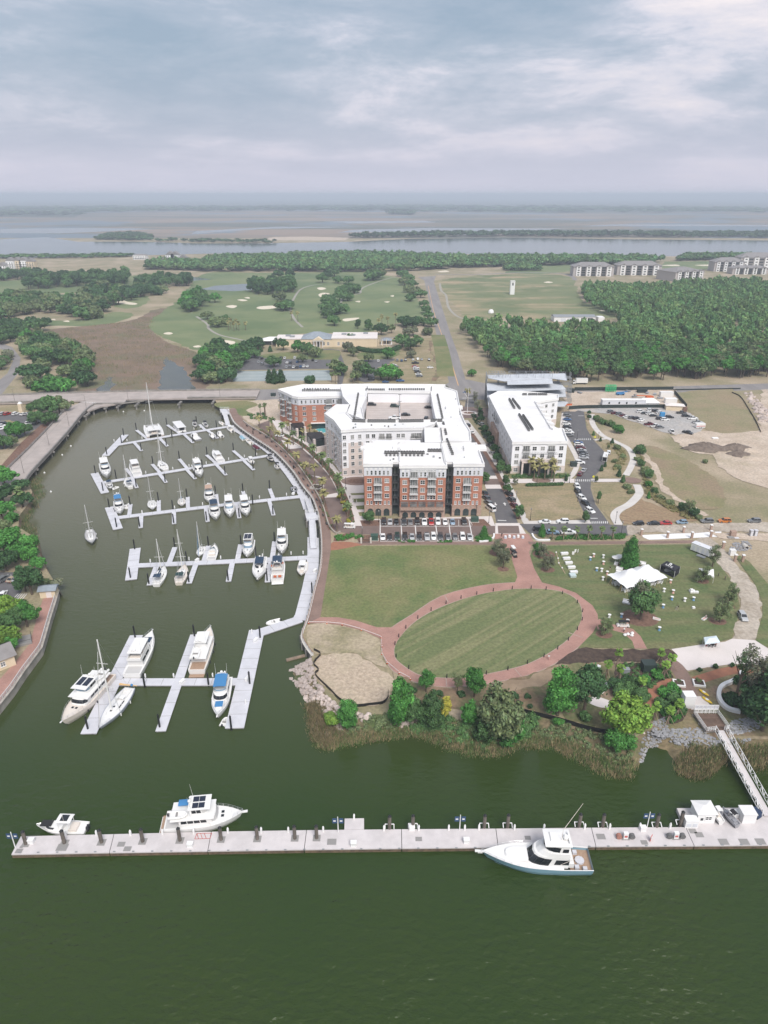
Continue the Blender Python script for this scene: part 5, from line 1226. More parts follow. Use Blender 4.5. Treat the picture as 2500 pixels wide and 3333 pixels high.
for i,(x,y)in enumerate(((2035,2728),(2199,2727))):
 q=P(x,y,RZ);o=thg('fuel_pump',f'white fuel pump between two grey hose reels, {("left", "right")[i]} one of the pair','fuel pump',q);bx(o,'cabinet',MT,(0,0,0),(.9,.6,1.5));MB().box((0,-.31,.5),(.6,.04,.5)).bld('panel',mat('red_panel',(.5,.12,.1),.6),o);bx(o,'plinth',MGP,(0,0,-0.),(1.6,1.,.06))
 for s_ in(-1,1):MB().tube((s_*1.3,-.35,.55),(s_*1.3,.35,.55),.55,n=12).bld('hose_reel',mat('hose_red',(.36,.17,.13),.8)if(i==0 and s_<0)else M_AC,o)
q=P(2118,2736,RZ);o=thg('notice_board','small red and white folding notice board between the fuel pumps','sign',q);MB().box((0,0,.1),(.9,.08,1.3),.9).bld('board',mat('red_sign',(.55,.13,.11),.6),o);bx(o,'sign_panel',MT,(.05,-.04,.45),(.5,.06,.6),.9)
q=P(2290,2670,RZ);o=thg('dock_hut','small white dockside hut with hipped roof on the wide pontoon','hut',(q.x,q.y+.8,RZ));bx(o,'wall',MT,(0,0,0),(3.6,3.2,2.7));hip(MB(),0,0,3.6,3.2,2.7,.7,over=.3).bld('roof',MRF,o);wnd(o,(.4,-1.6,1.),0,1.3,1.,'double',False);bx(o,'hatch',MGL,(-.9,-1.63,.9),(.5,.08,.6))
q=P(2245,2685,RZ);o=thg('dock_cabinet','white ice cabinet left of the white dockside hut','cabinet',q);bx(o,'body',MT,(0,0,0),(2.6,1.6,1.9));[bx(o,'louvre',MGY,(s_*.6,-.82,.4),(.9,.06,.8))for s_ in(-1,1)]
q=P(2427,2665,RZ);o=thg('dock_shed','plain white box shed at the right of the wide pontoon','shed',q);bx(o,'wall',MT,(0,0,0),(2.7,2.4,2.3));bx(o,'roof',MRF,(0,0,2.3),(2.9,2.6,.15))
q=P(2385,2655,RZ);o=thg('dock_bin','low white chest beside the plain box shed','chest',q);bx(o,'body',MT,(0,0,0),(1.7,1.3,1.));bx(o,'lid',MRF,(0,0,1.),(1.8,1.4,.12))
q=P(2458,2655,RZ);o=thg('covered_cart','navy covered cart against the plain white shed','cart',q,.5);MB().box((0,0,.3),(1.3,2.,1.3),0,0,(.85,.8)).bld('cover',mat('navy_canvas',(.02,.04,.09),.8),o);bx(o,'base',MBK,(0,0,0),(1.2,1.8,.3))
gang('long white truss gangway from the wooden pier head down to the river dock',(2345,2378),(2500,2655),2.6,.9,RZ+.35,1.5,True)
WD=thg('pier_head','wooden pier head with white railings above the stone bank','pier')
PZ=.9;pq=[P(*p,PZ)for p in((2258,2322),(2335,2322),(2373,2375),(2298,2380))]
a0,a1,b1,b0=pq
for k in range(30):
 t0,t1=k/30+.002,(k+1)/30-.004;MB().prism([a0.lerp(b0,t0),a1.lerp(b1,t0),a1.lerp(b1,t1),a0.lerp(b0,t1)],PZ-.12,PZ+random.uniform(-.008,.008)).bld('plank',mat('brown_deck_boards',(.16,.105,.08),.9,(.12,.08,.06),1.,objrand=.2),WD)
MB().prism(pq,PZ-.5,PZ-.13,bottom=True).bld('frame',MBS,WD)
for p in pq+[a0.lerp(b0,.5),a1.lerp(b1,.5)]:tb(WD,'support_pile',MBS,(p.x,p.y,-4),(p.x,p.y,PZ-.4),.3,n=8)
r=MB()
for a,b_ in((a0,b0),(a1,b1),(b0,b0.lerp(b1,.42)),(b0.lerp(b1,.78),b1),(a0,a1)):
 for h in(.3,.7,1.15):r.beam(a+UP(h),b_+UP(h),.08)
 n=max(3,int((b_-a).length/.5))
 for k in range(n+1):p=a.lerp(b_,k/n);r.beam(p,p+UP(1.15),.06)
r.bld('railing',MT,WD)
r=MB()
for k in range(7):p=a0.lerp(a1,k/6);r.beam(p+Vector((0,.1,0)),p+Vector((0,.1,2.4)),.12)
for h in(1.3,2.4):r.beam(a0+Vector((0,.1,h)),a1+Vector((0,.1,h)),.12)
for k in range(0,6):p,p2=a0.lerp(a1,k/6+.02),a0.lerp(a1,(k+1)/6-.02);r.add([p+Vector((0,.1,1.4)),p2+Vector((0,.1,1.4)),p2+Vector((0,.1,2.3)),p+Vector((0,.1,2.3))],[(0,1,2,3)],1)
r.bld('gate_screen',[MT,MDC],WD)
# boats
MG=mat('white_gelcoat',(.76,.75,.73),.25,coat=.3)
MGC=mat('cream_gelcoat',(.7,.63,.56),.3,coat=.3)
M_GELG=mat('grey_gelcoat',(.3,.3,.32),.3,coat=.3)
M_GELB=mat('black_gelcoat',(.02,.02,.022),.2,coat=.4)
M_BLUEHULL=mat('pale_blue_hull',(.2,.35,.44),.2,coat=.5)
M_SILVER=mat('silver_grey_hull',(.42,.44,.5),.3,coat=.3)
M_BOOT=mat('dark_bottom_paint',(.03,.03,.035),.6)
MTI=mat('tinted_boat_glass',(.015,.018,.022),.06,spec=.6)
M_BLUEGLASS=mat('pale_blue_glass',(.2,.28,.36),.1,spec=.6)
M_TEAK=mat('teak',(.38,.26,.18),.8,(.33,.22,.15),2.)
M_DECKG=mat('grey_nonskid',(.5,.49,.48),.8)
MCN=mat('navy_canvas_cover',(.02,.045,.085),.85)
M_CBLUE=mat('bright_blue_canvas',(.05,.2,.42),.85)
M_CTAN=mat('tan_canvas',(.45,.31,.23),.85)
M_CBLACK=mat('black_canvas',(.018,.018,.02),.85)
M_CMAROON=mat('maroon_canvas',(.1,.015,.03),.85)
M_CGREY=mat('grey_canvas',(.32,.31,.31),.9)
M_SOLAR=mat('solar_cells',(.012,.016,.03),.25,(.02,.026,.05),6.)
M_CHROME=mat('stainless',(.62,.62,.62),.3,metal=.8)
M_ORANGE=mat('orange_cushion',(.5,.13,.05),.8)
M_REDP=mat('red_detail',(.45,.04,.04),.6)
M_BUFF=mat('buff_kayak',(.66,.43,.2),.5)
def hullmesh(L,B,fb,fbow,m,boot=M_BOOT,transom=.9,nose=2.2,rake=.1,stripe=None):
 N=16;rings=[];sheer=[]
 for i in range(N):
  t=i/(N-1);h=.5
  b=B/2*(transom+(1-transom)*math.sin(math.pi/2*min(1,t/.4)))*(1 if t<h else max(.012,1-((t-h)/(1-h))**nose))
  z=fb+(fbow-fb)*t**1.9;xs=-L/2+L*t;xk=-L/2+.02*L+L*(1-rake)*t*(1 if t<.6 else 1);xm=(xs+xk)/2
  xk=-L/2+.015*L+L*(.985-rake)*t
  xm=xs*.55+xk*.45
  rings.append([(xs,-b,z),(xm,-b*.95,z*.42),(xk,-b*.86,.06),(xk,-b*.55,-.4),(xk,0,-.6),(xk,b*.55,-.4),(xk,b*.86,.06),(xm,b*.95,z*.42),(xs,b,z)])
  sheer.append((xs,b,z))
 mb=MB();n=9
 for k in range(N-1):
  for i in range(8):
   A=rings[k][i],rings[k][i+1],rings[k+1][i+1],rings[k+1][i]
   mb.add(A,[(3,2,1,0)],0 if i in(0,7)else(2 if i in(1,6)else 1))
 mb.add(rings[0],[tuple(range(9))],0)
 for s in(-1,1):
  for k in range(N-1):
   (x0,b0,z0),(x1,b1,z1)=sheer[k],sheer[k+1];i0,i1=max(0,b0-.18),max(0,b1-.18)
   q=[(x0,s*b0,z0),(x1,s*b1,z1),(x1,s*i1,z1),(x0,s*i0,z0),(x0,s*i0,z0-.2),(x1,s*i1,z1-.2)]
   mb.add(q,[(0,1,2,3),(3,2,5,4)]if s<0 else[(3,2,1,0),(4,5,2,3)],3)
 return mb.mesh('hull',[m,boot,stripe or m,MG if m is M_BLUEHULL else m]),sheer
def sheer_at(sheer,x):
 for(x0,b0,z0),(x1,b1,z1)in zip(sheer[:-1],sheer[1:]):
  if x0<=x<=x1:f=(x-x0)/(x1-x0);return b0+(b1-b0)*f,z0+(z1-z0)*f
 return(sheer[0][1:]if x<sheer[0][0]else sheer[-1][1:])
def deck_mesh(sheer,drop,m,x0=None,x1=None):
 mb=MB();pts=[p for p in sheer if(x0 is None or p[0]>=x0)and(x1 is None or p[0]<=x1)]
 for(a,b,z),(c,d,e)in zip(pts[:-1],pts[1:]):
  b_,d_=max(0,b-.12),max(0,d-.12);mb.add([(a,-b_,z-drop),(c,-d_,e-drop),(c,d_,e-drop),(a,b_,z-drop)],[(0,1,2,3)])
 return mb.mesh('deck',m)
def outl(x0,x1,w,nose,n=8,p=.75,aft=1.):
 pts=[(x0,-w/2*aft)]
 for k in range(n+1):
  a=-math.pi/2+math.pi*k/n;s=math.sin(a);pts.append((x1-nose+nose*math.cos(a),w/2*math.copysign(abs(s)**p,s)))
 return pts+[(x0,w/2*aft)]
def cbn(root,name,ob_,ot,z0,z1,m,cap=True):
 b=MB();b.loft([[(x,y,z0)for x,y in ob_],[(x,y,z1)for x,y in ot]],cap=False);n=len(ot);b.add([(x,y,z1)for x,y in ot],[tuple(range(n))]);return b.bld(name,m,root)
def glass(root,name,ob_,ot,z0,z1,f0,f1,i0,i1,m=MTI,off=.035,split=0):
 b=MB();out=None
 def pt(i,f):
  n=len(ob_);a=ob_[i%n];t=ot[i%n];return Vector((a[0]+(t[0]-a[0])*f,a[1]+(t[1]-a[1])*f,z0+(z1-z0)*f))
 for i in range(i0,i1):
  p=[pt(i,f0),pt(i+1,f0),pt(i+1,f1),pt(i,f1)];nn=(p[1]-p[0]).cross(p[3]-p[0]).normalized()*off
  c=(p[0]+p[1])/2
  b.add([v+nn for v in p],[(0,1,2,3)])
 return b.bld(name,m,root)
def sdw(root,ob_,ot,z0,z1,f0,f1,n,m=MTI,a=.06,b=.94,gap=.12):
 """n panes on each straight side"""
 for i in(0,len(ob_)-2):
  def pt(t,f):
   A,B_,C,D=ob_[i],ob_[i+1],ot[i],ot[i+1]
   x0,y0=A[0]+(B_[0]-A[0])*t,A[1]+(B_[1]-A[1])*t;x1,y1=C[0]+(D[0]-C[0])*t,C[1]+(D[1]-C[1])*t
   return Vector((x0+(x1-x0)*f,y0+(y1-y0)*f,z0+(z1-z0)*f))
  for k in range(n):
   t0=a+(b-a)*(k+gap/2)/n;t1=a+(b-a)*(k+1-gap/2)/n
   p=[pt(t0,f0),pt(t1,f0),pt(t1,f1),pt(t0,f1)];nn=(p[1]-p[0]).cross(p[3]-p[0]).normalized()*.035
   MB().add([v+nn for v in p],[(0,1,2,3)]).bld('side_window',m,root)
def rwl(root,name,o,z0,z1,th,m,x_open=None):
 b=MB();cx=sum(p[0]for p in o)/len(o);n=len(o)
 inn=[(cx+(x-cx)*(1-th/max(.5,abs(x-cx)))if abs(x-cx)>th else x,y*(1-th/max(.3,abs(y))if abs(y)>th else 1))for x,y in o]
 b.loft([[(x,y,z0)for x,y in o],[(x,y,z1)for x,y in o],[(x,y,z1)for x,y in inn],[(x,y,z0+.03)for x,y in inn]],cap=False)
 b.add([(x,y,z0+.03)for x,y in inn],[tuple(range(n))]);return b.bld(name,m,root)
def cnp(root,name,x0,x1,w,z,m,posts=True,th=.09,arch=.12):
 b=MB();ny=6;rows=[]
 for k in range(ny+1):y=-w/2+w*k/ny;rows.append((y,z+arch*(1-(2*k/ny-1)**2)))
 b.loft([[(x0,y,zz)for y,zz in rows]+[(x0,y,zz-th)for y,zz in rows[::-1]],[(x1,y,zz)for y,zz in rows]+[(x1,y,zz-th)for y,zz in rows[::-1]]],flip=True)
 return b.bld(name,m,root)
def posts(root,xs,ys,z0,z1,r=.035,m=M_CHROME):
 b=MB()
 for x in xs:
  for y in ys:b.tube((x,y,z0),(x,y,z1),r,n=5)
 return b.bld('support_frame',m,root)
def bowrail(root,sheer,x0,h=.75,m=M_CHROME,r=.03):
 L_=[p for p in sheer if p[0]>=x0];b=MB()
 for s in(-1,1):
  q=[Vector((x,s*max(.05,y-.1),z))for x,y,z in L_]
  for a,c in zip(q[:-1],q[1:]):b.tube(a+UP(h),c+UP(h),r,n=4,cap=False);b.tube(a+UP(h*.5),c+UP(h*.5),r*.7,n=4,cap=False)
  for a in q:b.tube(a,a+UP(h),r,n=4,cap=False)
 b.bld('bow_rail',m,root)
def fenders(root,sheer,side,xs,m=M_BOOT):
 for x in xs:
  y,z=sheer_at(sheer,x);tb(root,'fender',m,(x,side*(y+.14),z*.25),(x,side*(y+.14),z*.25+.7),.15,n=8)
def outboard(root,x,y,z=.5,m=M_BOOT):
 MB().box((x-.25,y,z),(.55,.38,.65),0,0,(.8,.7)).box((x-.25,y,z-.9),(.22,.14,.95)).bld('outboard_motor',m,root)
def place(st,bw,zref=-1.2):
 S=P(*st,zref);B=P(*bw,zref);d=B-S;c=(S+B)/2;return(c.x,c.y,WZ),math.atan2(d.y,d.x),d.length
BOATG='boats moored in the marina'
def boat_root(name,lbl,cat,st,bw,zref=-1.2,g=BOATG):
 loc,rz,L_=place(st,bw,zref);o=thg(name,lbl,cat,loc,rz,g);return o,L_
def yct(st,bw,lbl,style='fly',B=None,hull=MG,top=None,topm=MG,solar=0,teak=False,arch=True,ant=2,screen=MTI,fpad=None,wh=1.,zref=-1.2,stripe=None,winm=MTI,name='motor_yacht',Lset=None):
 o,L=boat_root(name,lbl,'motor yacht',st,bw,zref);L=Lset or L
 B=B or L*.3;fb=(.085*L+.25)*(1 if style!='express' else .85);fbow=fb*1.45
 hm,sh=hullmesh(L,B,fb,fbow,hull,stripe=stripe);ob('hull',hm,o);ob('deck',deck_mesh(sh,.1,MG if not teak else MGC),o)
 ck=MB().box((-.4*L,0,fb-.09),(.16*L,B*.74,.05));ck.bld('cockpit_sole',M_TEAK if teak else M_DECKG,o)
 MB().box((-.5*L-.03*L,0,.25),(.07*L,B*.8,.12)).bld('swim_platform',M_TEAK if teak else MG,o)
 H=2.*wh
 if style in('fly','sport'):
  x0,x1=-.3*L,(.14 if style=='fly' else .1)*L;zb=fb-.05
  oB,oT=outl(x0,x1+.06*L,B*.82,.16*L),outl(x0-.02*L,x1-.02*L,B*.74,.13*L)
  cbn(o,'deckhouse',oB,oT,zb,zb+H,MG);glass(o,'windscreen',oB,oT,zb,zb+H,.5,.9,2,len(oB)-3,screen);sdw(o,oB,oT,zb,zb+H,.48,.86,2,winm)
  t1,t2=outl(x1-.06*L,x1+.22*L,B*.6,.16*L),outl(x1-.06*L,x1+.19*L,B*.5,.14*L);cbn(o,'trunk_cabin',t1,t2,fb+.05,fb+.85,MG)
  bx(o,'deck_hatch',MTI,(x1+.1*L,0,fb+.86),(.5,.5,.05))
  zf=zb+H;fo=outl(x0-.04*L,x1-.06*L,B*.72,.1*L);rwl(o,'flybridge',fo,zf,zf+.75,.14,MG)
  if fpad:bx(o,'sun_pad',fpad,(x1+.11*L,0,fb+.88),(.13*L,B*.42,.1))
  MB().box((x0+.16*L,0,zf+.05),(.5,B*.5,.7)).box((x0+.05*L,0,zf+.05),(.7,B*.55,.45)).bld('helm_seat',MGC,o)
  glass(o,'fly_screen',fo,[(x-.12,y*.95)for x,y in fo],zf+.75,zf+1.1,0,1,2,len(fo)-3,M_BLUEGLASS,0)
  if top=='bimini':cnp(o,'bimini',x0+.03*L,x1-.08*L,B*.68,zf+2.,topm);posts(o,(x0+.04*L,x1-.09*L),(-B*.32,B*.32),zf+.6,zf+2.)
  if top=='hard':cnp(o,'hardtop',x0-.01*L,x1-.07*L,B*.72,zf+2.05,topm,th=.16,arch=.08);posts(o,(x0+.02*L,x1-.1*L),(-B*.33,B*.33),zf+.6,zf+2.,.05,MG)
  zt=zf+(2.15 if top else 1.2);xa=x0+.05*L
  if style=='sport':
   bx(o,'mezzanine_seat',MG,(x0-.05*L,0,zb),(.08*L,B*.5,.8))
 elif style=='express':
  x0,x1=-.28*L,.12*L;zb=fb-.05
  oB,oT=outl(x0,x1+.16*L,B*.72,.26*L),outl(x0,x1,B*.6,.16*L);cbn(o,'deckhouse',oB,oT,zb,zb+.95,MG)
  oC=outl(x0+.06*L,x1-.04*L,B*.54,.1*L);glass(o,'windscreen',oT,oC,zb+.95,zb+1.6,0,1,1,len(oT)-2,screen,0.)
  MB().box((x0+.12*L,0,zb+.96),(.5,B*.5,.6)).box((x0+.02*L,0,zb+.3),(.6,B*.6,.5)).bld('seats',MGC,o)
  bx(o,'deck_hatch',MTI,(x1+.1*L,0,zb+.75),(.5,.5,.25))
  if fpad:bx(o,'sun_pad',fpad,(x1+.08*L,0,zb+.8),(.2*L,B*.42,.18))
  zf=zb+.5;zt=zb+2.1;xa=x0+.06*L
  if top=='bimini':cnp(o,'bimini',x0+0.*L,x1-.08*L,B*.62,zb+2.2,topm);posts(o,(x0+.02*L,x1-.1*L),(-B*.29,B*.29),zb+.8,zb+2.2)
  if top=='hard':cnp(o,'hardtop',x0+.02*L,x1-.02*L,B*.64,zb+2.1,topm,th=.14);posts(o,(x0+.04*L,x1-.06*L),(-B*.29,B*.29),zb+.8,zb+2.1,.06,MG)
 else:
  x0,x1=-.3*L,.1*L;zb=fb-.05
  oB,oT=outl(x0,x1+.1*L,B*.8,.1*L,p=.5),outl(x0,x1+.06*L,B*.76,.1*L,p=.5);cbn(o,'saloon',oB,oT,zb,zb+2.1,MG);sdw(o,oB,oT,zb,zb+2.1,.45,.82,4,winm);glass(o,'windscreen',oB,oT,zb,zb+2.1,.45,.88,2,len(oB)-3,screen)
  cnp(o,'boat_deck',x0-.1*L,x1+.05*L,B*.92,zb+2.2,MG,th=.15,arch=.05)
  zf=zb+2.2;px0,px1=-.14*L,.06*L
  pB,pT=outl(px0,px1+.03*L,B*.62,.07*L,p=.5),outl(px0,px1,B*.58,.07*L,p=.5);cbn(o,'pilothouse',pB,pT,zf,zf+2.,MG);glass(o,'pilothouse_windows',pB,pT,zf,zf+2.,.45,.85,1,len(pB)-2,M_BLUEGLASS if screen is MTI else screen);sdw(o,pB,pT,zf,zf+2.,.45,.85,2,winm)
  cnp(o,'pilothouse_roof',px0-.03*L,px1+.05*L,B*.7,zf+2.1,MG,th=.14,arch=.06)
  t1,t2=outl(x1+.04*L,x1+.28*L,B*.62,.16*L),outl(x1+.04*L,x1+.25*L,B*.52,.14*L);cbn(o,'trunk_cabin',t1,t2,fbow*.62,fbow*.62+.75,MGC if teak else MG)
  MB().box((x1+.14*L,.5,fbow*.62+.76),(.6,.6,.06)).box((x1+.14*L,-.5,fbow*.62+.76),(.6,.6,.06)).bld('deck_hatch',MTI,o)
  if top=='dinghy':rib_mesh(o,(x0-0.*L,.15*B,zf+.15),.24*L,.3)
  zt=zf+2.2;xa=px0
  if solar:
   for k in range(2):
    for j in range(solar//2):bx(o,'solar_panel',M_SOLAR,(px0+.02*L+(j+.5)*(.16*L/(solar//2)),(-1 if k else 1)*B*.15,zf+2.17),(.16*L/(solar//2)-.08,B*.24,.05))
 if solar and style!='trawler':
  for k in range(solar):bx(o,'solar_panel',M_SOLAR,(xa+.05*L+(k//2)*1.25,(k%2-.5)*1.3,zt+.04),(1.15,1.2,.05))
 if arch:
  a=MB().beam((xa,-B*.33,zf+.6),(xa-.3,-B*.2,zt+.1),.2).beam((xa,B*.33,zf+.6),(xa-.3,B*.2,zt+.1),.2).beam((xa-.3,-B*.22,zt+.1),(xa-.3,B*.22,zt+.1),.25,.12);a.bld('radar_arch',MG,o)
  MB().tube((xa-.3,0,zt+.15),(xa-.3,0,zt+.3),.15).ball((xa-.3,0,zt+.5),.38,z=.7).bld('radar_dome',MG,o);MB().ball((xa-.3,B*.18,zt+.4),.25).bld('satellite_dome',MG,o)
 for k in range(ant):tb(o,'antenna',MG,(xa+.2,(k-.5)*B*.6,zt-.3),(xa-.2,(k-.5)*B*.64,zt+3.2),.035,.02,5)
 bowrail(o,sh,.08*L);bx(o,'bow_pulpit',MG,(.5*L+.2,0,fbow-.12),(.9,.35,.12))
 fenders(o,sh,random.choice((-1,1)),(-.25*L,0,.18*L))
 return o,L,B,fb,fbow,sh
def rib_mesh(root,c,L,w_=.4,name='dinghy'):
 b=MB();B=L*.42;pts=[(-L/2,-B/2),(L*.2,-B/2),(L*.42,-B*.3),(L/2,0),(L*.42,B*.3),(L*.2,B/2),(-L/2,B/2)]
 for p,q in zip(pts[:-1],pts[1:]):b.tube((c[0]+p[0],c[1]+p[1],c[2]+.3),(c[0]+q[0],c[1]+q[1],c[2]+.3),L*.065,n=8)
 b.box((c[0],c[1],c[2]+.1),(L*.85,B*.8,.12));b.box((c[0]-L*.05,c[1],c[2]+.2),(.35,B*.7,.3),mi=1);b.box((c[0]-L*.52,c[1],c[2]+.2),(.35,.3,.6),mi=2)
 return b.bld(name,[MG,MGP,M_BOOT],root)
def slb(st,bw,mast_top,lbl,B=None,hull=MG,cover=MCN,deck=MG,spreaders=1,sailcover=None,bimini=True,extras=None,zref=-1.4,mast_x=.1,genoa=MG):
 o,L=boat_root('sailboat',lbl,'sailboat',st,bw,zref);B=B or L*.29;fb=.055*L+.45;fbow=fb*1.25
 hm,sh=hullmesh(L,B,fb,fbow,hull,transom=.62,nose=1.7,rake=.13);ob('hull',hm,o);ob('deck',deck_mesh(sh,.08,deck),o)
 t1,t2=outl(-.18*L,.24*L,B*.58,.2*L),outl(-.17*L,.19*L,B*.46,.16*L);cbn(o,'coachroof',t1,t2,fb-.02,fb+.55,MG);sdw(o,t1,t2,fb-.02,fb+.55,.3,.75,2)
 for k in range(2):bx(o,'deck_hatch',MTI,(.02*L+k*.1*L,0,fb+.56),(.5,.5,.05))
 rwl(o,'cockpit',outl(-.42*L,-.19*L,B*.46,.03*L,p=.4),fb-.35,fb+.3,.12,MG)
 loc=o.location;b0=Vector((mast_x*L,0,0));b0.rotate(Matrix.Rotation(o.rotation_euler.z,3,'Z'));base=Vector(loc)+b0
 v=-(mast_top[1]-CY)/F;H=CAMZ+base.y*(-SP+v*CP)/(CP+v*SP)-WZ
 H=max(6,min(34,H));tb(o,'mast',MG,(mast_x*L,0,fb),(mast_x*L,0,H),.013*L+.02,.008*L+.02,8)
 for k in range(spreaders):
  z=fb+(H-fb)*(.48 if spreaders==1 else(.36,.68)[k]);w=B*(.42-.1*k);MB().beam((mast_x*L,-w,z),(mast_x*L,w,z),.08).bld('spreader',MG,o)
 zb=fb+1.55;tb(o,'boom',MG,(mast_x*L-.1,0,zb),(-.32*L,0,zb+.1),.09,n=6)
 if sailcover:tb(o,'sail_cover',sailcover,(mast_x*L-.15,0,zb+.22),(-.3*L,0,zb+.25),.26,.14,8)
 r=MB();top=(mast_x*L,0,H-.1)
 r.tube((.49*L,0,fbow),top,.03,n=4);r.tube((-.48*L,0,fb),top,.03,n=4)
 for s in(-1,1):r.tube((mast_x*L-.2,s*B*.45,fb),top,.028,n=4);r.tube((mast_x*L-.4,s*B*.45,fb),(mast_x*L,0,fb+(H-fb)*.5),.025,n=4)
 r.bld('rigging',M_CHROME,o)
 tb(o,'furled_genoa',genoa,(.47*L,0,fbow+.5),(mast_x*L+(.37*L)*.12,0,fb+(H-fb)*.86),.09,.05,6)
 if bimini:cnp(o,'bimini',-.4*L,-.22*L,B*.62,fb+2.,cover);posts(o,(-.39*L,-.23*L),(-B*.3,B*.3),fb,fb+2.)
 else:cnp(o,'sprayhood',-.22*L,-.14*L,B*.5,fb+1.,cover)
 bowrail(o,sh,.3*L,.6);MB().beam((-.49*L,-B*.28,fb+.7),(-.49*L,B*.28,fb+.7),.05).beam((-.49*L,-B*.28,fb),(-.49*L,-B*.28,fb+.7),.05).beam((-.49*L,B*.28,fb),(-.49*L,B*.28,fb+.7),.05).bld('stern_rail',M_CHROME,o)
 fenders(o,sh,1,(-.2*L,.1*L),MG)
 return o,L,B,fb,H
def small(st,bw,lbl,kind='console',hull=MG,top=None,n=1,name='motorboat',B=None,zref=-1.9):
 o,L=boat_root(name,lbl,'boat',st,bw,zref);L=max(4.2,min(L,13));B=B or L*.34;fb=.55+.035*L;fbow=fb*1.3
 hm,sh=hullmesh(L,B,fb,fbow,hull,nose=2.,rake=.12);ob('hull',hm,o);ob('deck',deck_mesh(sh,.22,MG if kind!='dark' else M_GELG),o)
 if kind in('console','ttop'):
  bx(o,'console',MG,(-.05*L,0,fb-.2),(.14*L,B*.32,1.),0,0,(.8,1));bx(o,'windscreen',MTI,(.03*L,0,fb+.8),(.05,B*.3,.35))
  bx(o,'helm_seat',MGC,(-.2*L,0,fb-.2),(.1*L,B*.4,.7));bx(o,'bow_seat',MGC,(.2*L,0,fb-.15),(.2*L,B*.4,.3))
  if kind=='ttop':cnp(o,'hardtop',-.26*L,.1*L,B*.62,fb+1.9,MG,th=.1);posts(o,(-.2*L,.04*L),(-B*.2,B*.2),fb-.1,fb+1.9,.04)
 elif kind in('bowrider','dark'):
  g=outl(-.1*L,.12*L,B*.7,.1*L);g2=outl(-.1*L,.05*L,B*.6,.08*L);glass(o,'windscreen',g,g2,fb,fb+.55,0,1,1,len(g)-2,MTI,0)
  MB().box((-.28*L,0,fb-.2),(.14*L,B*.66,.45)).box((.27*L,0,fb-.1),(.16*L,B*.4,.3)).bld('seats',MGC if kind!='dark' else M_GELG,o)
 elif kind=='cuddy':
  t1,t2=outl(-.05*L,.36*L,B*.7,.2*L),outl(-.05*L,.25*L,B*.55,.16*L);cbn(o,'cuddy',t1,t2,fb-.1,fb+.75,MG);glass(o,'windscreen',t1,t2,fb-.1,fb+.75,.5,.95,1,len(t1)-2)
  bx(o,'seats',MGC,(-.25*L,0,fb-.2),(.16*L,B*.6,.5))
 elif kind=='pilot':
  t1,t2=outl(-.12*L,.2*L,B*.62,.08*L,p=.5),outl(-.12*L,.12*L,B*.58,.08*L,p=.5);cbn(o,'wheelhouse',t1,t2,fb-.2,fb+1.5,MG);glass(o,'windscreen',t1,t2,fb-.2,fb+1.5,.55,.9,1,len(t1)-2);sdw(o,t1,t2,fb-.2,fb+1.5,.55,.9,2)
 elif kind=='covered':
  t1,t2=outl(-.46*L,.44*L,B*.9,.3*L),outl(-.4*L,.3*L,B*.5,.2*L);cbn(o,'canvas_cover',t1,t2,fb-.1,fb+.6,top)
 if top and kind not in('covered',):cnp(o,'bimini',-.28*L,.04*L,B*.72,fb+1.75,top);posts(o,(-.26*L,.02*L),(-B*.34,B*.34),fb,fb+1.75)
 for k in range(n):outboard(o,-.5*L,(k-(n-1)/2)*.55,fb-.1,M_BOOT if n<3 else MG)
 bowrail(o,sh,.22*L,.3)
 return o,L,B,fb,sh
o,L,B,fb,fbow,sh=yct((1911,2792),(1578,2781),'white sport fishing yacht with pale blue hull moored outside the river dock','none' if 0 else 'express',hull=M_BLUEHULL,B=5.9,arch=False,ant=0,name='sport_fishing_yacht',zref=-.6,Lset=21.)
for c in list(o.children):
 if c.name.split('.')[0]in('deckhouse','windscreen','seats','deck_hatch','cockpit_sole','hull','deck','swim_platform'):bpy.data.objects.remove(c)
fb,fbow=1.7,2.9
hm,sh=hullmesh(L,B,fb,fbow,M_BLUEHULL,stripe=M_BLUEHULL,boot=M_BLUEHULL,nose=2.,rake=.13);ob('hull',hm,o);ob('deck',deck_mesh(sh,.05,MG,-.27*L),o)
ob('cockpit_sole',deck_mesh([(x,y,.9)for x,y,z in sh],0.,M_TEAK,None,-.24*L),o)
oB,oT=outl(-.27*L,.12*L,B*.8,.2*L),outl(-.28*L,.03*L,B*.74,.16*L);cbn(o,'deckhouse',oB,oT,fb,fb+2.5,MG);glass(o,'windscreen',oB,oT,fb,fb+2.5,.22,.86,1,len(oB)-2);sdw(o,oB,oT,fb,fb+2.5,.34,.8,1,a=.25,b=1.,gap=0)
f1,f2=outl(-.28*L,.01*L,B*.74,.15*L),outl(-.28*L,-.03*L,B*.7,.13*L);cbn(o,'flybridge_base',f1,f2,fb+2.5,fb+3.4,MG)
g1,g2=outl(-.26*L,-.05*L,B*.66,.13*L),outl(-.27*L,-.09*L,B*.6,.11*L);cbn(o,'enclosed_bridge',g1,g2,fb+3.4,fb+5.2,MG);glass(o,'bridge_windscreen',g1,g2,fb+3.4,fb+5.2,.15,.75,1,len(g1)-2);sdw(o,g1,g2,fb+3.4,fb+5.2,.15,.6,1,a=.3,b=1.,gap=0)
cnp(o,'hardtop',-.29*L,-.05*L,B*.68,fb+5.3,MG,th=.2,arch=.15);bx(o,'roof_hatch',MG,(-.16*L,0,fb+5.45),(2.6,2.2,.3),0,0,.85)
t1,t2=outl(.08*L,.3*L,B*.52,.12*L),outl(.08*L,.28*L,B*.44,.11*L);cbn(o,'trunk_cabin',t1,t2,fb+.55,fb+1.15,MG)
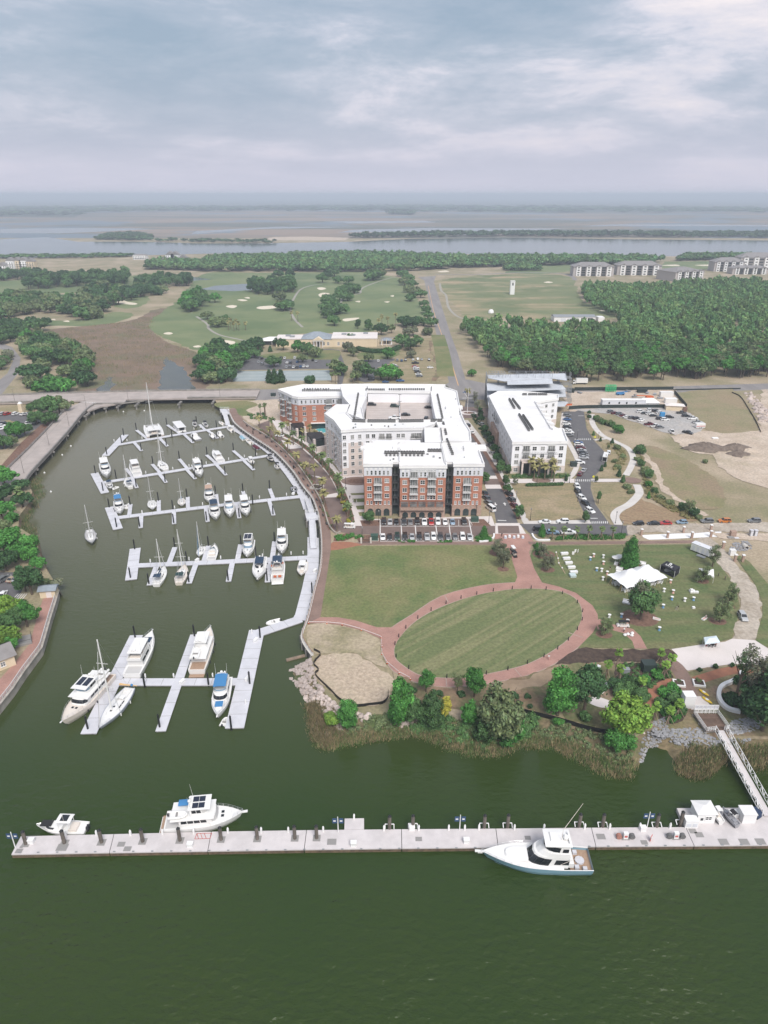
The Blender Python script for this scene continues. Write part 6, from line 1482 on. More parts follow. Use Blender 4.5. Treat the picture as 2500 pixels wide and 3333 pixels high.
MB().ball((-.24*L,.4,fb+6.),.55).bld('radar_dome',MG,o);MB().beam((-.27*L,-.9,fb+5.8),(-.27*L,1.5,fb+5.8),.25).bld('radar_bar',MG,o)
tb(o,'antenna',MGC,(-.2*L,.8,fb+5.4),(-.2*L,.9,fb+9),.05,.03,5);tb(o,'outrigger',MGC,(-.25*L,-2.2,fb+5.),(-.42*L,-4.2,fb+9.8),.06,.03,5);tb(o,'outrigger',MGC,(-.2*L,2.4,fb+1),(-.36*L,3.,fb+4.2),.05,.03,5)
bx(o,'mezzanine',MG,(-.3*L,0,fb-.5),(.06*L,B*.6,1.1));tb(o,'fighting_chair_cover',MDC,(-.4*L,0,.92),(-.4*L,0,1.3),.9,n=10)
for x,y in((-.37,-1.7),(-.43,1.9),(-.36,1.6)):bx(o,'deck_cushion',MDC,(x*L,y,.92),(.8,.7,.6))
bx(o,'bow_sprit',MG,(.51*L,0,fbow-.15),(2.,.5,.14))
o,L,B,fb,fbow,sh=yct((538,2672),(792,2650),'white pilothouse trawler yacht with solar panels on its roof behind the river dock','trawler',B=5.4,teak=False,solar=4,screen=M_DECKG,zref=-1.)
MB().beam((.49*L,0,fbow-.1),(.56*L,0,fbow),.5,.2).bld('anchor_roller',MG,o);rib_mesh(o,(-.31*L,-1.2,fb+2.3),3.6);bx(o,'grey_cover',M_CGREY,(-.33*L,.8,fb+.2),(3.2,2.,1.2),0,0,(.9,.8))
cnp(o,'blue_awning',-.32*L,-.18*L,1.6,fb+3.1,M_CBLUE).location.y=1.4
bx(o,'teak_swim_step',M_TEAK,(-.5*L,0,.5),(1.6,B*.8,.15))
small((283,2697),(122,2692),'white express boat with black sun deck at the river dock left end','cuddy',n=2,name='express_boat',B=3.3)
o=bpy.data.objects['express_boat'];cnp(o,'hardtop',-2.6,.4,2.3,3.3,MG,th=.12);bx(o,'sunroof',MTI,(-1.1,0,3.42),(1.5,1.5,.05));bx(o,'sun_deck',M_CBLACK,(2.9,0,1.75),(2.3,1.5,.12))
posts(o,(-2.2,.1),(-.95,.95),1.,3.25,.06,MG);tb(o,'antenna',MGC,(-1.2,.8,3.4),(-1.3,.85,5.4),.03,.02,5)
small((2337,2672),(2318,2645),'white jet boat under a white bimini beside the dock hut','console',top=MG,name='jet_boat',zref=RZ,n=0);small((2385,2682),(2362,2658),'dark jet boat with black canopy right of the white one near the dock hut','dark',hull=M_GELG,top=M_CBLACK,name='jet_boat',zref=RZ,n=0)
for nm in('jet_boat','jet_boat.001'):bpy.data.objects[nm].location.z=RZ+.45
o,L,B,fb,fbow,sh=yct((350,2197),(205,2362),'largest white pilothouse yacht with two solar panels at the outer lower dock','trawler',B=5.8,hull=MGC,teak=True,solar=2,top='dinghy')
yct((428,2197),(497,2062),'long white flybridge yacht with navy trim beside the wide lower dock','fly',top='hard',B=5.2,zref=-.9,screen=MTI,fpad=MCN)
yct((640,2183),(686,2050),'white trawler yacht with teak aft deck on the middle lower finger','trawler',B=5.,teak=True,top='dinghy',zref=-.9,screen=M_DECKG)
yct((732,2207),(708,2338),'white cruiser with bright blue bimini and blue foredeck pad','fly',top='bimini',topm=M_CBLUE,fpad=M_CBLUE,B=4.6)
o,L,B,fb,H=slb((423,2237),(322,2372),(311,2082),'large grey hulled sailing yacht with tall mast beside the biggest white yacht',hull=M_SILVER,spreaders=2,bimini=False,cover=MG,B=4.6,zref=-1.1)
tb(o,'kayak',M_BUFF,(-.47*L,-2.4,fb+1.2),(-.47*L,2.4,fb+1.2),.3,.08,8);MB().ball((-.44*L,1.2,fb+1.7),.35).bld('blue_dome',M_CBLUE,o)
def dinghy(st,bw,lbl,nm='inflatable_dinghy'):
 o,L=boat_root(nm,lbl,'dinghy',st,bw,-2.2);L=max(3,min(L,6));rib_mesh(o,(0,0,-.12),L,name='inflatable_hull');bx(o,'console',MG,(.1*L,0,.2),(.5,.5,.7));return o
dinghy((724,2360),(737,2336),'white inflatable dinghy at the foot of the lower dock beside the blue topped cruiser');dinghy((914,2018),(868,2029),'white inflatable tender lying along the diagonal dock section');dinghy((364,1592),(386,1584),'white dinghy behind the small blue covered boat at the second dock');dinghy((409,1640),(413,1655),'grey white dinghy beside the blue topped cruiser on the third dock')
slb((508,1902),(537,1843),(508,1754),'white sailboat with navy bimini left of the cream one on the fourth dock',sailcover=MCN,B=3.9);slb((582,1897),(603,1838),(572,1723),'cream sailboat with dark green canvas on the fourth dock',hull=MGC,deck=MGC,spreaders=2,cover=mat('dark_green_canvas',(.02,.05,.05),.85),B=4.)
slb((660,1777),(646,1810),(635,1698),'small white sailboat with blue furled sail on the fourth dock',bimini=False,spreaders=0,genoa=M_CBLUE,cover=MG,B=2.9)
yct((687,1817),(699,1773),'white open cruiser with tan cockpit pointing away on the fourth dock','express',B=3.6,arch=False,ant=0,fpad=None,screen=M_BLUEGLASS)
yct((814,1758),(803,1812),'white cruiser with six roof solar panels on the fourth dock','fly',top='hard',solar=6,arch=False,ant=0,B=4.2,screen=M_BLUEGLASS)
yct((919,1741),(917,1802),'white flybridge yacht with tall twin antennas on the fourth dock','fly',top='hard',B=4.3,name='flybridge_yacht')
yct((850,1813),(838,1888),'big white cruiser with dark blue bimini on the near side of the fourth dock','express',top='bimini',topm=MCN,B=4.7)
o,L,B,fb,fbow,sh=yct((903,1888),(908,1812),'white aft cabin yacht with orange cushions showing its stern on the fourth dock','fly',top='bimini',topm=MCN,B=4.8)
for x,y in((-.42,.8),(-.42,-.8),(-.2,1.6),(-.1,-1.5)):bx(o,'orange_cushion',M_ORANGE,(x*L,y,fb+(.1 if x<-.3 else 2.2)),(.7,1.,.5))
MB().ball((-.22*L,.2,fb+2.4),.9,z=.5).bld('dinghy_cover',M_CGREY,o)
small((988,1828),(980,1873),'cream centre console fishing boat with triple outboards beside the walkway','ttop',hull=MGC,n=3,B=3.6,zref=-1.5)
slb((291,1724),(300,1771),(281,1644),'grey sailboat anchored alone in open water left of the docks',hull=M_GELG,deck=M_DECKG,bimini=False,cover=MG,B=4.)
yct((384,1630),(391,1671),'white cruiser with bright blue bimini at the end of the third dock','fly',top='bimini',topm=M_CBLUE,B=4.)
slb((493,1628),(497,1658),(481,1547),'white sailboat with bare decks left on the third dock',bimini=False,cover=MG,B=3.6);slb((590,1621),(592,1646),(582,1557),'narrow cream decked sailboat with blue sail cover on the third dock',deck=MGC,sailcover=M_CBLUE,bimini=False,cover=MG,B=3.2)
yct((680,1598),(683,1634),'white flybridge cruiser with tan bimini on the far side of the third dock','fly',top='bimini',topm=M_CTAN,B=4.3);yct((694,1645),(704,1690),'white cruiser with navy bimini on the near side of the third dock','fly',top='bimini',topm=MCN,fpad=None,B=4.4)
yct((745,1632),(749,1683),'white hardtop yacht with dark bow trim on the third dock','fly',top='hard',B=4.3,screen=M_BLUEGLASS);yct((792,1632),(804,1678),'white flybridge yacht right of the hardtop one on the third dock','fly',top='hard',arch=False,B=4.2)
yct((338,1510),(350,1555),'tall white flybridge yacht at the outer end of the second dock','fly',top='hard',B=4.8);small((353,1571),(361,1592),'small white boat with navy canvas below the tall yacht at the second dock','cuddy',top=MCN,B=2.8)
slb((425,1585),(409,1557),(401,1480),'white sailboat with navy cockpit canvas on the second dock',cover=MCN,spreaders=0,B=3.5);yct((448,1545),(430,1508),'white flybridge yacht showing its stern on the second dock','fly',top='hard',B=4.6,arch=False)
slb((540,1528),(518,1500),(512,1399),'white sailboat with very tall mast in the middle of the second dock',bimini=False,cover=MG,spreaders=2,B=4.2);yct((636,1513),(655,1551),'white yacht with dark windscreen in the middle of the second dock','fly',top='hard',B=4.3)
yct((720,1500),(694,1468),'white express cruiser pointing at the bridge on the second dock','express',top='hard',B=4.2,arch=False,ant=0,screen=M_BLUEGLASS);small((811,1495),(826,1511),'small white centre console at the last finger of the second dock','ttop',B=2.8)
o,L=boat_root('catamaran','big white sailing catamaran with very tall mast on the dock nearest the bridge','catamaran',(511,1420),(487,1381),-1.);L=20.;B=9.6
o.rotation_euler.z-=.05
for s in(-1,1):
 hm,sh=hullmesh(L,2.2,1.7,2.2,MG,transom=.7,nose=1.6,rake=.05);h_=ob('hull',hm,o,(0,s*3.7,0));ob('deck',deck_mesh(sh,.02,MG),o,(0,s*3.7,0));bx(o,'teak_step',M_TEAK,(-.47*L,s*3.7,1.),(1.6,1.5,.12))
bx(o,'bridge_deck',MG,(-.06*L,0,1.2),(.66*L,6.2,.55));bx(o,'trampoline',MGP,(.36*L,0,1.9),(.2*L,5.4,.05));MB().beam((.44*L,-3.7,1.9),(.44*L,3.7,1.9),.25).bld('cross_beam',MG,o)
t1,t2=outl(-.22*L,.2*L,6.4,3.),outl(-.22*L,.12*L,5.4,2.2);cbn(o,'saloon',t1,t2,1.75,3.5,MG);glass(o,'saloon_windows',t1,t2,1.75,3.5,.45,.85,1,len(t1)-2);cnp(o,'hardtop',-.42*L,-.1*L,6.6,3.9,MG,th=.15);posts(o,(-.4*L,),(-3,3),1.7,3.8,.06,MG);bx(o,'cockpit_seats',MGC,(-.36*L,0,1.8),(2.4,3.5,.7))
H=27.5;tb(o,'mast',MG,(.05*L,0,3.4),(.05*L,0,H),.2,.12,8);MB().beam((.05*L,-1.6,17),(.05*L,1.6,17),.1).bld('spreader',MG,o);tb(o,'boom',MG,(.05*L,0,5.2),(-.36*L,0,5.4),.22,.15,8)
r=MB();[r.tube((x,y,2),(.05*L,0,H-.2),.04,n=4)for x,y in((.44*L,0),(-.1*L,4.2),(-.1*L,-4.2))];r.bld('rigging',M_CHROME,o);tb(o,'furled_genoa',MG,(.43*L,0,2.6),(.09*L,0,H*.93),.14,.08,6)
o,L=boat_root('houseboat','white boxy houseboat with flat roof beside the catamaran','houseboat',(596,1406),(574,1381),-1.5);L=13;[bx(o,'pontoon',M_GELG,(0,s*1.5,-.4),(L,.9,.9))for s in(-1,1)]
bx(o,'deck',MG,(0,0,.5),(L,4.4,.2));bx(o,'cabin',MG,(.02*L,0,.7),(L*.84,4.,2.3));cnp(o,'roof',-.5*L,.5*L,4.6,3.15,MG,th=.15);[bx(o,'side_window',MGY,(x*L,s*2.01,1.5),(1.6,.05,.9))for x in(-.3,-.05,.2)for s in(-1,1)];bx(o,'stern_window',MTI,(-.42*L,0,1.3),(.06,2.6,1.5));posts(o,(-.47*L,),(-2,2),.6,3.1,.06,MG);outboard(o,-.5*L,0,.5)
small((633,1375),(636,1392),'small white bowrider with black bimini, left of two near the bridge dock','bowrider',top=M_CBLACK,B=2.5);small((664,1377),(676,1393),'small white bowrider with black bimini, right of two near the bridge dock','bowrider',top=M_CBLACK,B=2.5)
small((646,1432),(624,1413),'white power catamaran with dark stern on the dock nearest the bridge','pilot',hull=M_GELG,B=4.,n=0);small((698,1426),(682,1412),'grey pilothouse boat left of two at the short finger near the bridge','pilot',hull=M_GELG,B=2.6);small((723,1422),(708,1408),'white pilothouse boat right of two at the short finger near the bridge','pilot',B=2.6,n=2)
small((729,1383),(713,1373),'small white open boat with dark seats under the gangway near the bridge','console',B=2.5);small((758,1405),(740,1390),'white centre console with twin outboards below the bridge gangway','ttop',n=2,B=2.9);small((794,1431),(782,1419),'small white boat with pale blue cover on the main walkway','covered',top=mat('pale_blue_cover',(.25,.42,.52),.8),B=2.5);small((819,1445),(802,1430),'white bowrider between the pale blue and the maroon covered boats','bowrider',B=2.6);small((842,1462),(822,1450),'small boat under a maroon canvas cover on the main walkway','covered',top=M_CMAROON,hull=M_GELG,B=2.7)
small((874,1486),(888,1503),'black hulled bowrider with black bimini where the second dock meets the walkway','bowrider',hull=M_GELB,top=M_CBLACK,B=2.8);small((900,1513),(906,1528),'small white bowrider with brown seats below the black one on the walkway','bowrider',top=M_CBLACK,B=2.6);small((954,1585),(961,1605),'black motorboat moored where the third dock meets the main walkway','dark',hull=M_GELB,B=2.9)
for i,(x,y)in enumerate(((402,1341),(470,1338),(203,1482),(231,1453),(145,1540),(166,1602))):
 q=P(x,y,WZ);tag(MB().ball((0,0,.2),.45).tube((0,0,.5),(0,0,.8),.06).bld('mooring_buoy',MT,None,False,(q.x,q.y,WZ)),f'white mooring buoy, {ORD[i + 1]} of six floating near the bridge','buoy','white mooring buoys')
 # vehicles
CARC={'white':(.78,.78,.77),'black':(.012,.012,.013),'silver':(.42,.43,.44),'grey':(.16,.165,.17),'dark grey':(.05,.052,.055),'red':(.38,.02,.02),'maroon':(.12,.012,.018),
'blue':(.03,.1,.25),'pale blue':(.22,.32,.42),'orange':(.5,.16,.02),'tan':(.4,.32,.24),'dark green':(.02,.045,.035)}
MTY=mat('tyre_rubber',(.015,.015,.016),.8);M_RIM=mat('wheel_rim',(.3,.3,.31),.4,metal=.6);MCG=mat('car_glass',(.02,.024,.028),.06,spec=.6)
M_HEAD=mat('headlight_lens',(.7,.72,.74),.15);M_TAIL=mat('taillight_lens',(.35,.015,.015),.25)
def carm(c):return mat('car_paint_'+c.replace(' ','_'),CARC[c],.3,coat=.6)
SPEC={
'sedan':(4.7,1.82,.92,.98,1.45,-1.75,1.05,-1.05,.25),'suv':(4.75,1.9,1.08,1.12,1.74,-2.15,1.05,-1.85,.35),'hatch':(4.2,1.78,.95,1.,1.52,-1.9,1.,-1.5,.3),
'pickup':(5.7,1.98,1.15,1.18,1.88,-.75,1.25,-.6,.6),'van':(5.6,2.,1.25,1.35,2.35,-2.7,1.9,-2.6,1.2)}
CM={}
def car_meshes(kind,col):
 key=(kind,col)
 if key in CM:return CM[key]
 L,W,zb,zl,zr,g0,g1,t0,t1=SPEC[kind];h=L/2;g=.28
 prof=[(-h,.55,zl-.12),(-h+.25,.35,zl),(g0,.3,zl),(g1,.3,zb+.03),(h-.45,.3,zb-.1),(h-.1,.38,zb-.25),(h,.5,zb-.4)]
 b=MB();rings=[]
 for x,z0,z1 in prof:
  w=W/2*(1 if abs(x)<h-.3 else .88);rings.append([(x,-w,z0),(x,-w,(z0+z1)/2+.1),(x,-w*.93,z1),(x,w*.93,z1),(x,w,(z0+z1)/2+.1),(x,w,z0)])
 b.loft(rings,0,flip=False)
 if kind=='pickup':
  b2=MB().box(((-h+.12+g0-.1)/2,0,zl+.002),(g0-.1+h-.25,W*.78,.02));bed=b2.mesh('load_bed',MBK)
 else:bed=None
 gl=MB().loft([[(g0,-W*.46,zl),(g1,-W*.46,zb+.03),(g1,W*.46,zb+.03),(g0,W*.46,zl)],[(t0,-W*.38,zr-.05),(t1,-W*.38,zr-.05),(t1,W*.38,zr-.05),(t0,W*.38,zr-.05)]])
 rf=MB().box(((t0+t1)/2,0,zr-.05),(t1-t0+.05,W*.78,.06))
 for s in(-1,1):
  for xa,xb in((g1,t1),(g0,t0),((g0+g1)/2,(t0+t1)/2)):rf.beam((xa,s*W*.462,zl+.02),(xb,s*W*.385,zr-.03),.1,.05)
 wr=.34 if kind in('sedan','hatch')else .4
 wh=MB().tube((0,-.11,0),(0,.11,0),wr,n=12).mesh('wheel',MTY);rim=MB().tube((0,-.12,0),(0,.12,0),wr*.62,n=8).mesh('rim',M_RIM)
 hd=MB().box((0,0,0),(.12,.38,.16)).mesh('headlight',M_HEAD);tl=MB().box((0,0,0),(.08,.28,.2)).mesh('taillight',M_TAIL)
 ax=(h-.9,-h+.95)
 parts=dict(body=b.mesh('body',carm(col)),glass=gl.mesh('windows',MCG),roof=rf.mesh('roof',carm(col)),bed=bed,wheel=wh,rim=rim,head=hd,tail=tl,ax=ax,wr=wr,L=L,W=W,zb=zb,zl=zl)
 m=MB();m.v=list(b.v);m.f=list(b.f);m.m=[0]*len(b.f);m.add(gl.v,gl.f,1);m.add(rf.v,rf.f,0)
 for x in ax:
  for s in(-1,1):m.tube((x,s*(W/2-.2),wr),(x,s*(W/2+.01),wr),wr,n=8,mi=2)
 parts['one']=m.mesh('car',[carm(col),MCG,MTY]);CM[key]=parts;return parts
def car(px,py,ang,kind,col,lbl,grp=None,z=0.,simple=False,loc=None):
 p=car_meshes(kind,col);q=loc or P(px,py,z);nm={'pickup':'pickup_truck','van':'van'}.get(kind,'car');cat={'pickup':'pickup','van':'van'}.get(kind,'car');a=R(ang);zz=z+.035+(0.)
 if simple:return tag(ob(nm,p['one'],None,(q.x,q.y,zz),a),lbl,cat,grp)
 o=thg(nm,lbl,cat,(q.x,q.y,zz),a,grp);ob('body',p['body'],o);ob('windows',p['glass'],o);ob('roof',p['roof'],o)
 if p['bed']:ob('load_bed',p['bed'],o)
 for x in p['ax']:
  for s in(-1,1):w=ob('wheel',p['wheel'],o,(x,s*(p['W']/2-.1),p['wr']));ob('rim',p['rim'],w)
 for s in(-1,1):ob('headlight',p['head'],o,(p['L']/2-.06,s*p['W']*.34,p['zb']-.36));ob('taillight',p['tail'],o,(-p['L']/2+0.,s*p['W']*.36,p['zl']-.4))
 return o
def row(items,phrase,grp,simple=False,z=0.,sort=True):
 it=sorted(items)if sort else items
 for i,(x,y,a,k,c)in enumerate(it):
  kn={'suv':'SUV','sedan':'sedan','hatch':'hatchback','pickup':'pickup','van':'van'}[k]
  car(x,y,a,k,c,f'{c} {kn}, {nth(i, len(it))} {phrase}',grp,z,simple)
zx=lambda v:v*.3014+1150
row([(zx(x),1703,-90,k,c)for x,k,c in((330,'suv','black'),(397,'sedan','silver'),(465,'sedan','black'),(548,'pickup','dark grey'),(615,'sedan','grey'),(690,'suv','black'),(766,'pickup','white'),(840,'pickup','red'),(913,'suv','white'),(990,'sedan','white'),(1070,'sedan','pale blue'),(1196,'suv','black'))],
'in the row against the brick building','cars parked before the brick building')
row([(zx(x),1752,-90,k,c)for x,k,c in((320,'sedan','white'),(392,'sedan','black'),(475,'suv','dark green'),(557,'suv','black'),(634,'sedan','silver'),(712,'suv','black'),(796,'pickup','silver'),(866,'suv','white'),(940,'suv','dark grey'),(1022,'sedan','grey'),(1097,'hatch','grey'),(1180,'suv','white'),(1254,'sedan','silver'))],
'in the row beside the lawn','cars parked before the brick building')
sa=113
row([(1576,1608,sa,'sedan','black'),(1582,1625,sa,'suv','dark grey'),(1589,1641,sa,'suv','grey'),(1597,1660,sa,'van','white'),(1521,1388,sa,'suv','black'),(1534,1410,sa,'sedan','white')],'on the left kerb of the east street','cars parked in the street')
row([(1656,1612,sa,'suv','black'),(1664,1630,sa,'suv','dark grey'),(1673,1648,sa,'sedan','maroon'),(1683,1668,sa,'sedan','dark green'),(1566,1384,sa,'suv','silver'),(1582,1427,sa,'sedan','dark green'),(1594,1455,sa,'suv','dark grey'),(1603,1479,sa,'sedan','silver'),(1623,1522,sa,'suv','silver')],'under the street trees on the right kerb','cars parked in the street')
def vrow(items,phrase,grp,simple=False,far='far'):
 it=sorted(items,key=lambda t:t[1])
 for i,(x,y,a,k,c)in enumerate(it):
  kn={'suv':'SUV','sedan':'sedan','hatch':'hatchback','pickup':'pickup','van':'van'}[k];car(x,y,a,k,c,f'{c} {kn}, {ORD[i + 1]} from the {far} end {phrase}',grp,0,simple)
vrow([(1846,1355,4,'suv','grey'),(1846,1368,4,'sedan','blue'),(1843,1383,4,'suv','white'),(1845,1394,4,'suv','black'),(1847,1403,4,'sedan','white'),(1850,1411,4,'pickup','white'),(1852,1420,4,'suv','grey')],'of the stalls beside the white building','cars in the curved drive stalls')
vrow([(1882,1443,-4,'sedan','blue'),(1884,1451,-4,'suv','white'),(1890,1461,-4,'suv','maroon'),(1893,1469,-4,'sedan','silver'),(1897,1478,-4,'suv','dark grey'),(1900,1485,-4,'sedan','grey'),(1900,1493,-4,'sedan','silver'),(1887,1509,-8,'suv','white'),(1900,1534,60,'sedan','silver'),(1888,1547,62,'suv','maroon')],'of the bend stalls','cars in the curved drive stalls')
vrow([(1878,1588,-88,'suv','white'),(1881,1605,-80,'suv','black'),(1893,1625,-68,'suv','white'),(1906,1644,-66,'suv','black'),(1920,1667,-64,'suv','white')],'of the queue on the curved drive','cars queueing on the curved drive')
car(1981,1477,70,'suv','white','white SUV parked off the kerb behind the white minibus','cars near the minibus')
row([(1773,1703,180,'sedan','white'),(1832,1702,180,'suv','white'),(2078,1708,180,'hatch','black'),(2127,1708,180,'sedan','black'),(2166,1707,180,'sedan','red'),(2219,1704,180,'hatch','pale blue'),(2301,1701,180,'suv','grey'),(2357,1700,180,'suv','orange'),(2454,1700,180,'suv','grey')],'beside the dry field kerb','cars parked above the event lawn')
row([(1755,1727,0,'suv','black'),(1799,1738,0,'suv','pale blue'),(1850,1738,0,'pickup','white')],'along the near kerb above the palms','cars parked above the event lawn')
gl_=[(1988,1343,25,'suv','grey'),(2001,1347,25,'sedan','maroon'),(2016,1350,25,'suv','grey'),(2028,1355,25,'sedan','maroon'),(2039,1360,25,'sedan','white'),(2057,1363,25,'suv','grey'),(2071,1365,25,'suv','black'),(2086,1371,25,'sedan','white')]
row(gl_,'in the slanted row on the gravel lot','cars on the gravel lot')
row([(2084,1343,12,'suv','white'),(2099,1348,12,'sedan','dark grey'),(2117,1338,12,'suv','white'),(2135,1341,12,'suv','black'),(2114,1350,12,'suv','white'),(2148,1347,12,'suv','white'),(2126,1356,5,'sedan','black'),(2179,1361,-5,'suv','black'),(2148,1366,8,'suv','black'),(2164,1369,3,'suv','white')],'in the middle cluster on the gravel lot','cars on the gravel lot')
row([(2113,1384,10,'pickup','maroon'),(2132,1390,14,'pickup','white'),(2147,1394,10,'suv','grey'),(2186,1409,85,'pickup','white'),(2238,1412,-50,'pickup','black'),(2254,1365,3,'pickup','white'),(2270,1378,3,'pickup','silver'),(2217,1347,0,'pickup','dark grey'),(2232,1357,0,'suv','black')],'around the outer edge of the gravel lot','cars on the gravel lot')
cz=lambda p:(740+p[0]*.446,1060+p[1]*.446)
cl_cols=['white','black','silver','grey','white','dark grey','blue','white']
cp=[(165,232),(253,243),(230,270),(255,286),(437,275),(462,275),(513,268),(493,240),(420,241),(393,241),(432,306),(458,306),(485,308),(508,308),(535,303),(560,303),(585,303),(625,256),(650,264)]
row([cz(p)+(90 if i%3 else 85,'suv' if i%2 else 'sedan',cl_cols[i%8])for i,p in enumerate(cp)],'in the car park before the clubhouse','cars by the clubhouse',True)
cp=[(1102,262),(1240,258),(1272,260),(1300,257),(1355,253),(1390,250),(1418,252),(1472,255),(1215,293),(1228,305),(1168,308),(1372,278),(1370,302),(1377,314),(1378,326),(1388,342),(1396,360),(1402,374),(1155,416),(1050,398),(1480,311)]
row([cz(p)+(90 if p[1]<263 else 8,'pickup' if i in(11,)else 'suv' if i%2 else 'sedan','red' if i==12 else cl_cols[(i*3)%8])for i,p in enumerate(cp)],'in the dry grass car park','cars by the clubhouse',True)
car(*cz((1262,408)),0,'pickup','blue','bright blue pickup at the near edge of the dry grass car park','cars by the clubhouse',simple=True)
row([(10,1350,75,'suv','silver'),(25,1350,70,'suv','red'),(52,1350,70,'suv','white'),(77,1351,70,'sedan','white'),(89,1350,70,'sedan','silver'),(102,1349,70,'suv','white')],'in the back row left of the ramp','cars in the west car park')
row([(15,1382,10,'suv','black'),(7,1390,25,'suv','white'),(3,1399,40,'suv','white'),(97,1381,35,'suv','white'),(116,1376,35,'sedan','white')],'in the front row left of the ramp','cars in the west car park')
row([(14,1889,70,'suv','grey'),(43,1889,75,'sedan','tan'),(60,1889,80,'sedan','silver'),(11,1940,100,'sedan','white')],'in the shaded car park at the left edge','cars in the left car park')
row([(1211,1320,0,'suv','black'),(1285,1325,-6,'suv','dark green'),(1302,1306,88,'sedan','white'),(1321,1353,4,'sedan','black'),(1284,1364,180,'pickup','white'),(1396,1329,4,'sedan','black'),(1387,1366,80,'suv','black')],'on the rooftop parking deck','cars on the rooftop deck',z=15.6)
car(792,1276,182,'suv','white','white SUV driving off the right end of the bridge',simple=True)
car(911,1421,170,'sedan','white','white car alone on the curved promenade drive')
car(2416,2013,-96,'suv','silver','silver car driving up the gravel track beside the event lawn')
q=P(1969,1497);o=thg('minibus','white minibus with its rear open on the curved drive','minibus',q+UP(.03),R(68));bx(o,'body',MG,(0,0,.4),(7.2,2.3,2.4),0,0,(.98,.92));bx(o,'rear_dark_panel',MBK,(-3.57,0,.6),(.12,1.9,1.9));[bx(o,'side_windows',MCG,(0,s*1.13,1.6),(5.6,.06,.8))for s in(-1,1)];[ob('wheel',car_meshes('van','white')['wheel'],o,(x,s*1.05,.4))for x in(-2.2,2.3)for s in(-1,1)]  # body is solid; black panel paints the dark inside of the open rear
q=P(1886,1250);o=thg('box_truck','white box lorry standing on the road beside the forest','lorry',q+UP(.03),R(181));bx(o,'cargo_box',MG,(-1.2,0,1.),(7.8,2.5,2.9));bx(o,'cab',MG,(3.8,0,.6),(1.9,2.3,2.),0,0,(.75,.9));bx(o,'cab_windows',MCG,(4.1,0,1.7),(1.1,2.34,.7));bx(o,'chassis',MBK,(-.5,0,.5),(9.4,1.2,.5));[ob('wheel',car_meshes('van','white')['wheel'],o,(x,s*1.1,.4))for x in(-3.4,3.7)for s in(-1,1)]
def golf_cart(px,py,ang,lbl,roof=MG,body=MG,L=3.,g='golf carts'):
 q=P(px,py);o=thg('golf_cart',lbl,'golf cart',q+UP(.03),R(ang),g);MB().box((0,0,.25),(L,1.15,.4)).box((L*.38,0,.65),(L*.2,1.05,.3),0,0,(.6,.9)).bld('body',body,o)
 n=max(1,int(L/1.4))
 for k in range(n):x=L*.15-k*1.;MB().box((x,0,.65),(.5,1.05,.25)).box((x-.28,0,.75),(.12,1.05,.55)).bld('seat',MGC,o)
 bx(o,'roof',roof,(-.1,0,1.85),(L*.86,1.2,.1));b=MB();[b.beam((x,s*.5,.6),(x,s*.52,1.86),.05)for x in(L*.3,-L*.45)for s in(-1,1)];b.bld('roof_posts',MBK,o);[tb(o,'wheel',MTY,(x,s*.5-.08,.24),(x,s*.5+.08,.24),.24,n=8)for x in(L*.34,-L*.34)for s in(-1,1)]
 return o
golf_cart(1138,1719,-5,'long white golf cart turning at the corner of the promenade drive',L=4.4);golf_cart(1670,1796,-80,'dark golf cart on the brick entrance, farther of two',MG,MBK);golf_cart(1674,1811,-80,'dark golf cart on the brick entrance, nearer of two',MBK,MBK);golf_cart(2027,2040,176,'black roofed white golf cart on the side path below the big tree',MBK,MG,3.6);golf_cart(820,1115,10,'tiny white golf cart on the fairway path',MG)
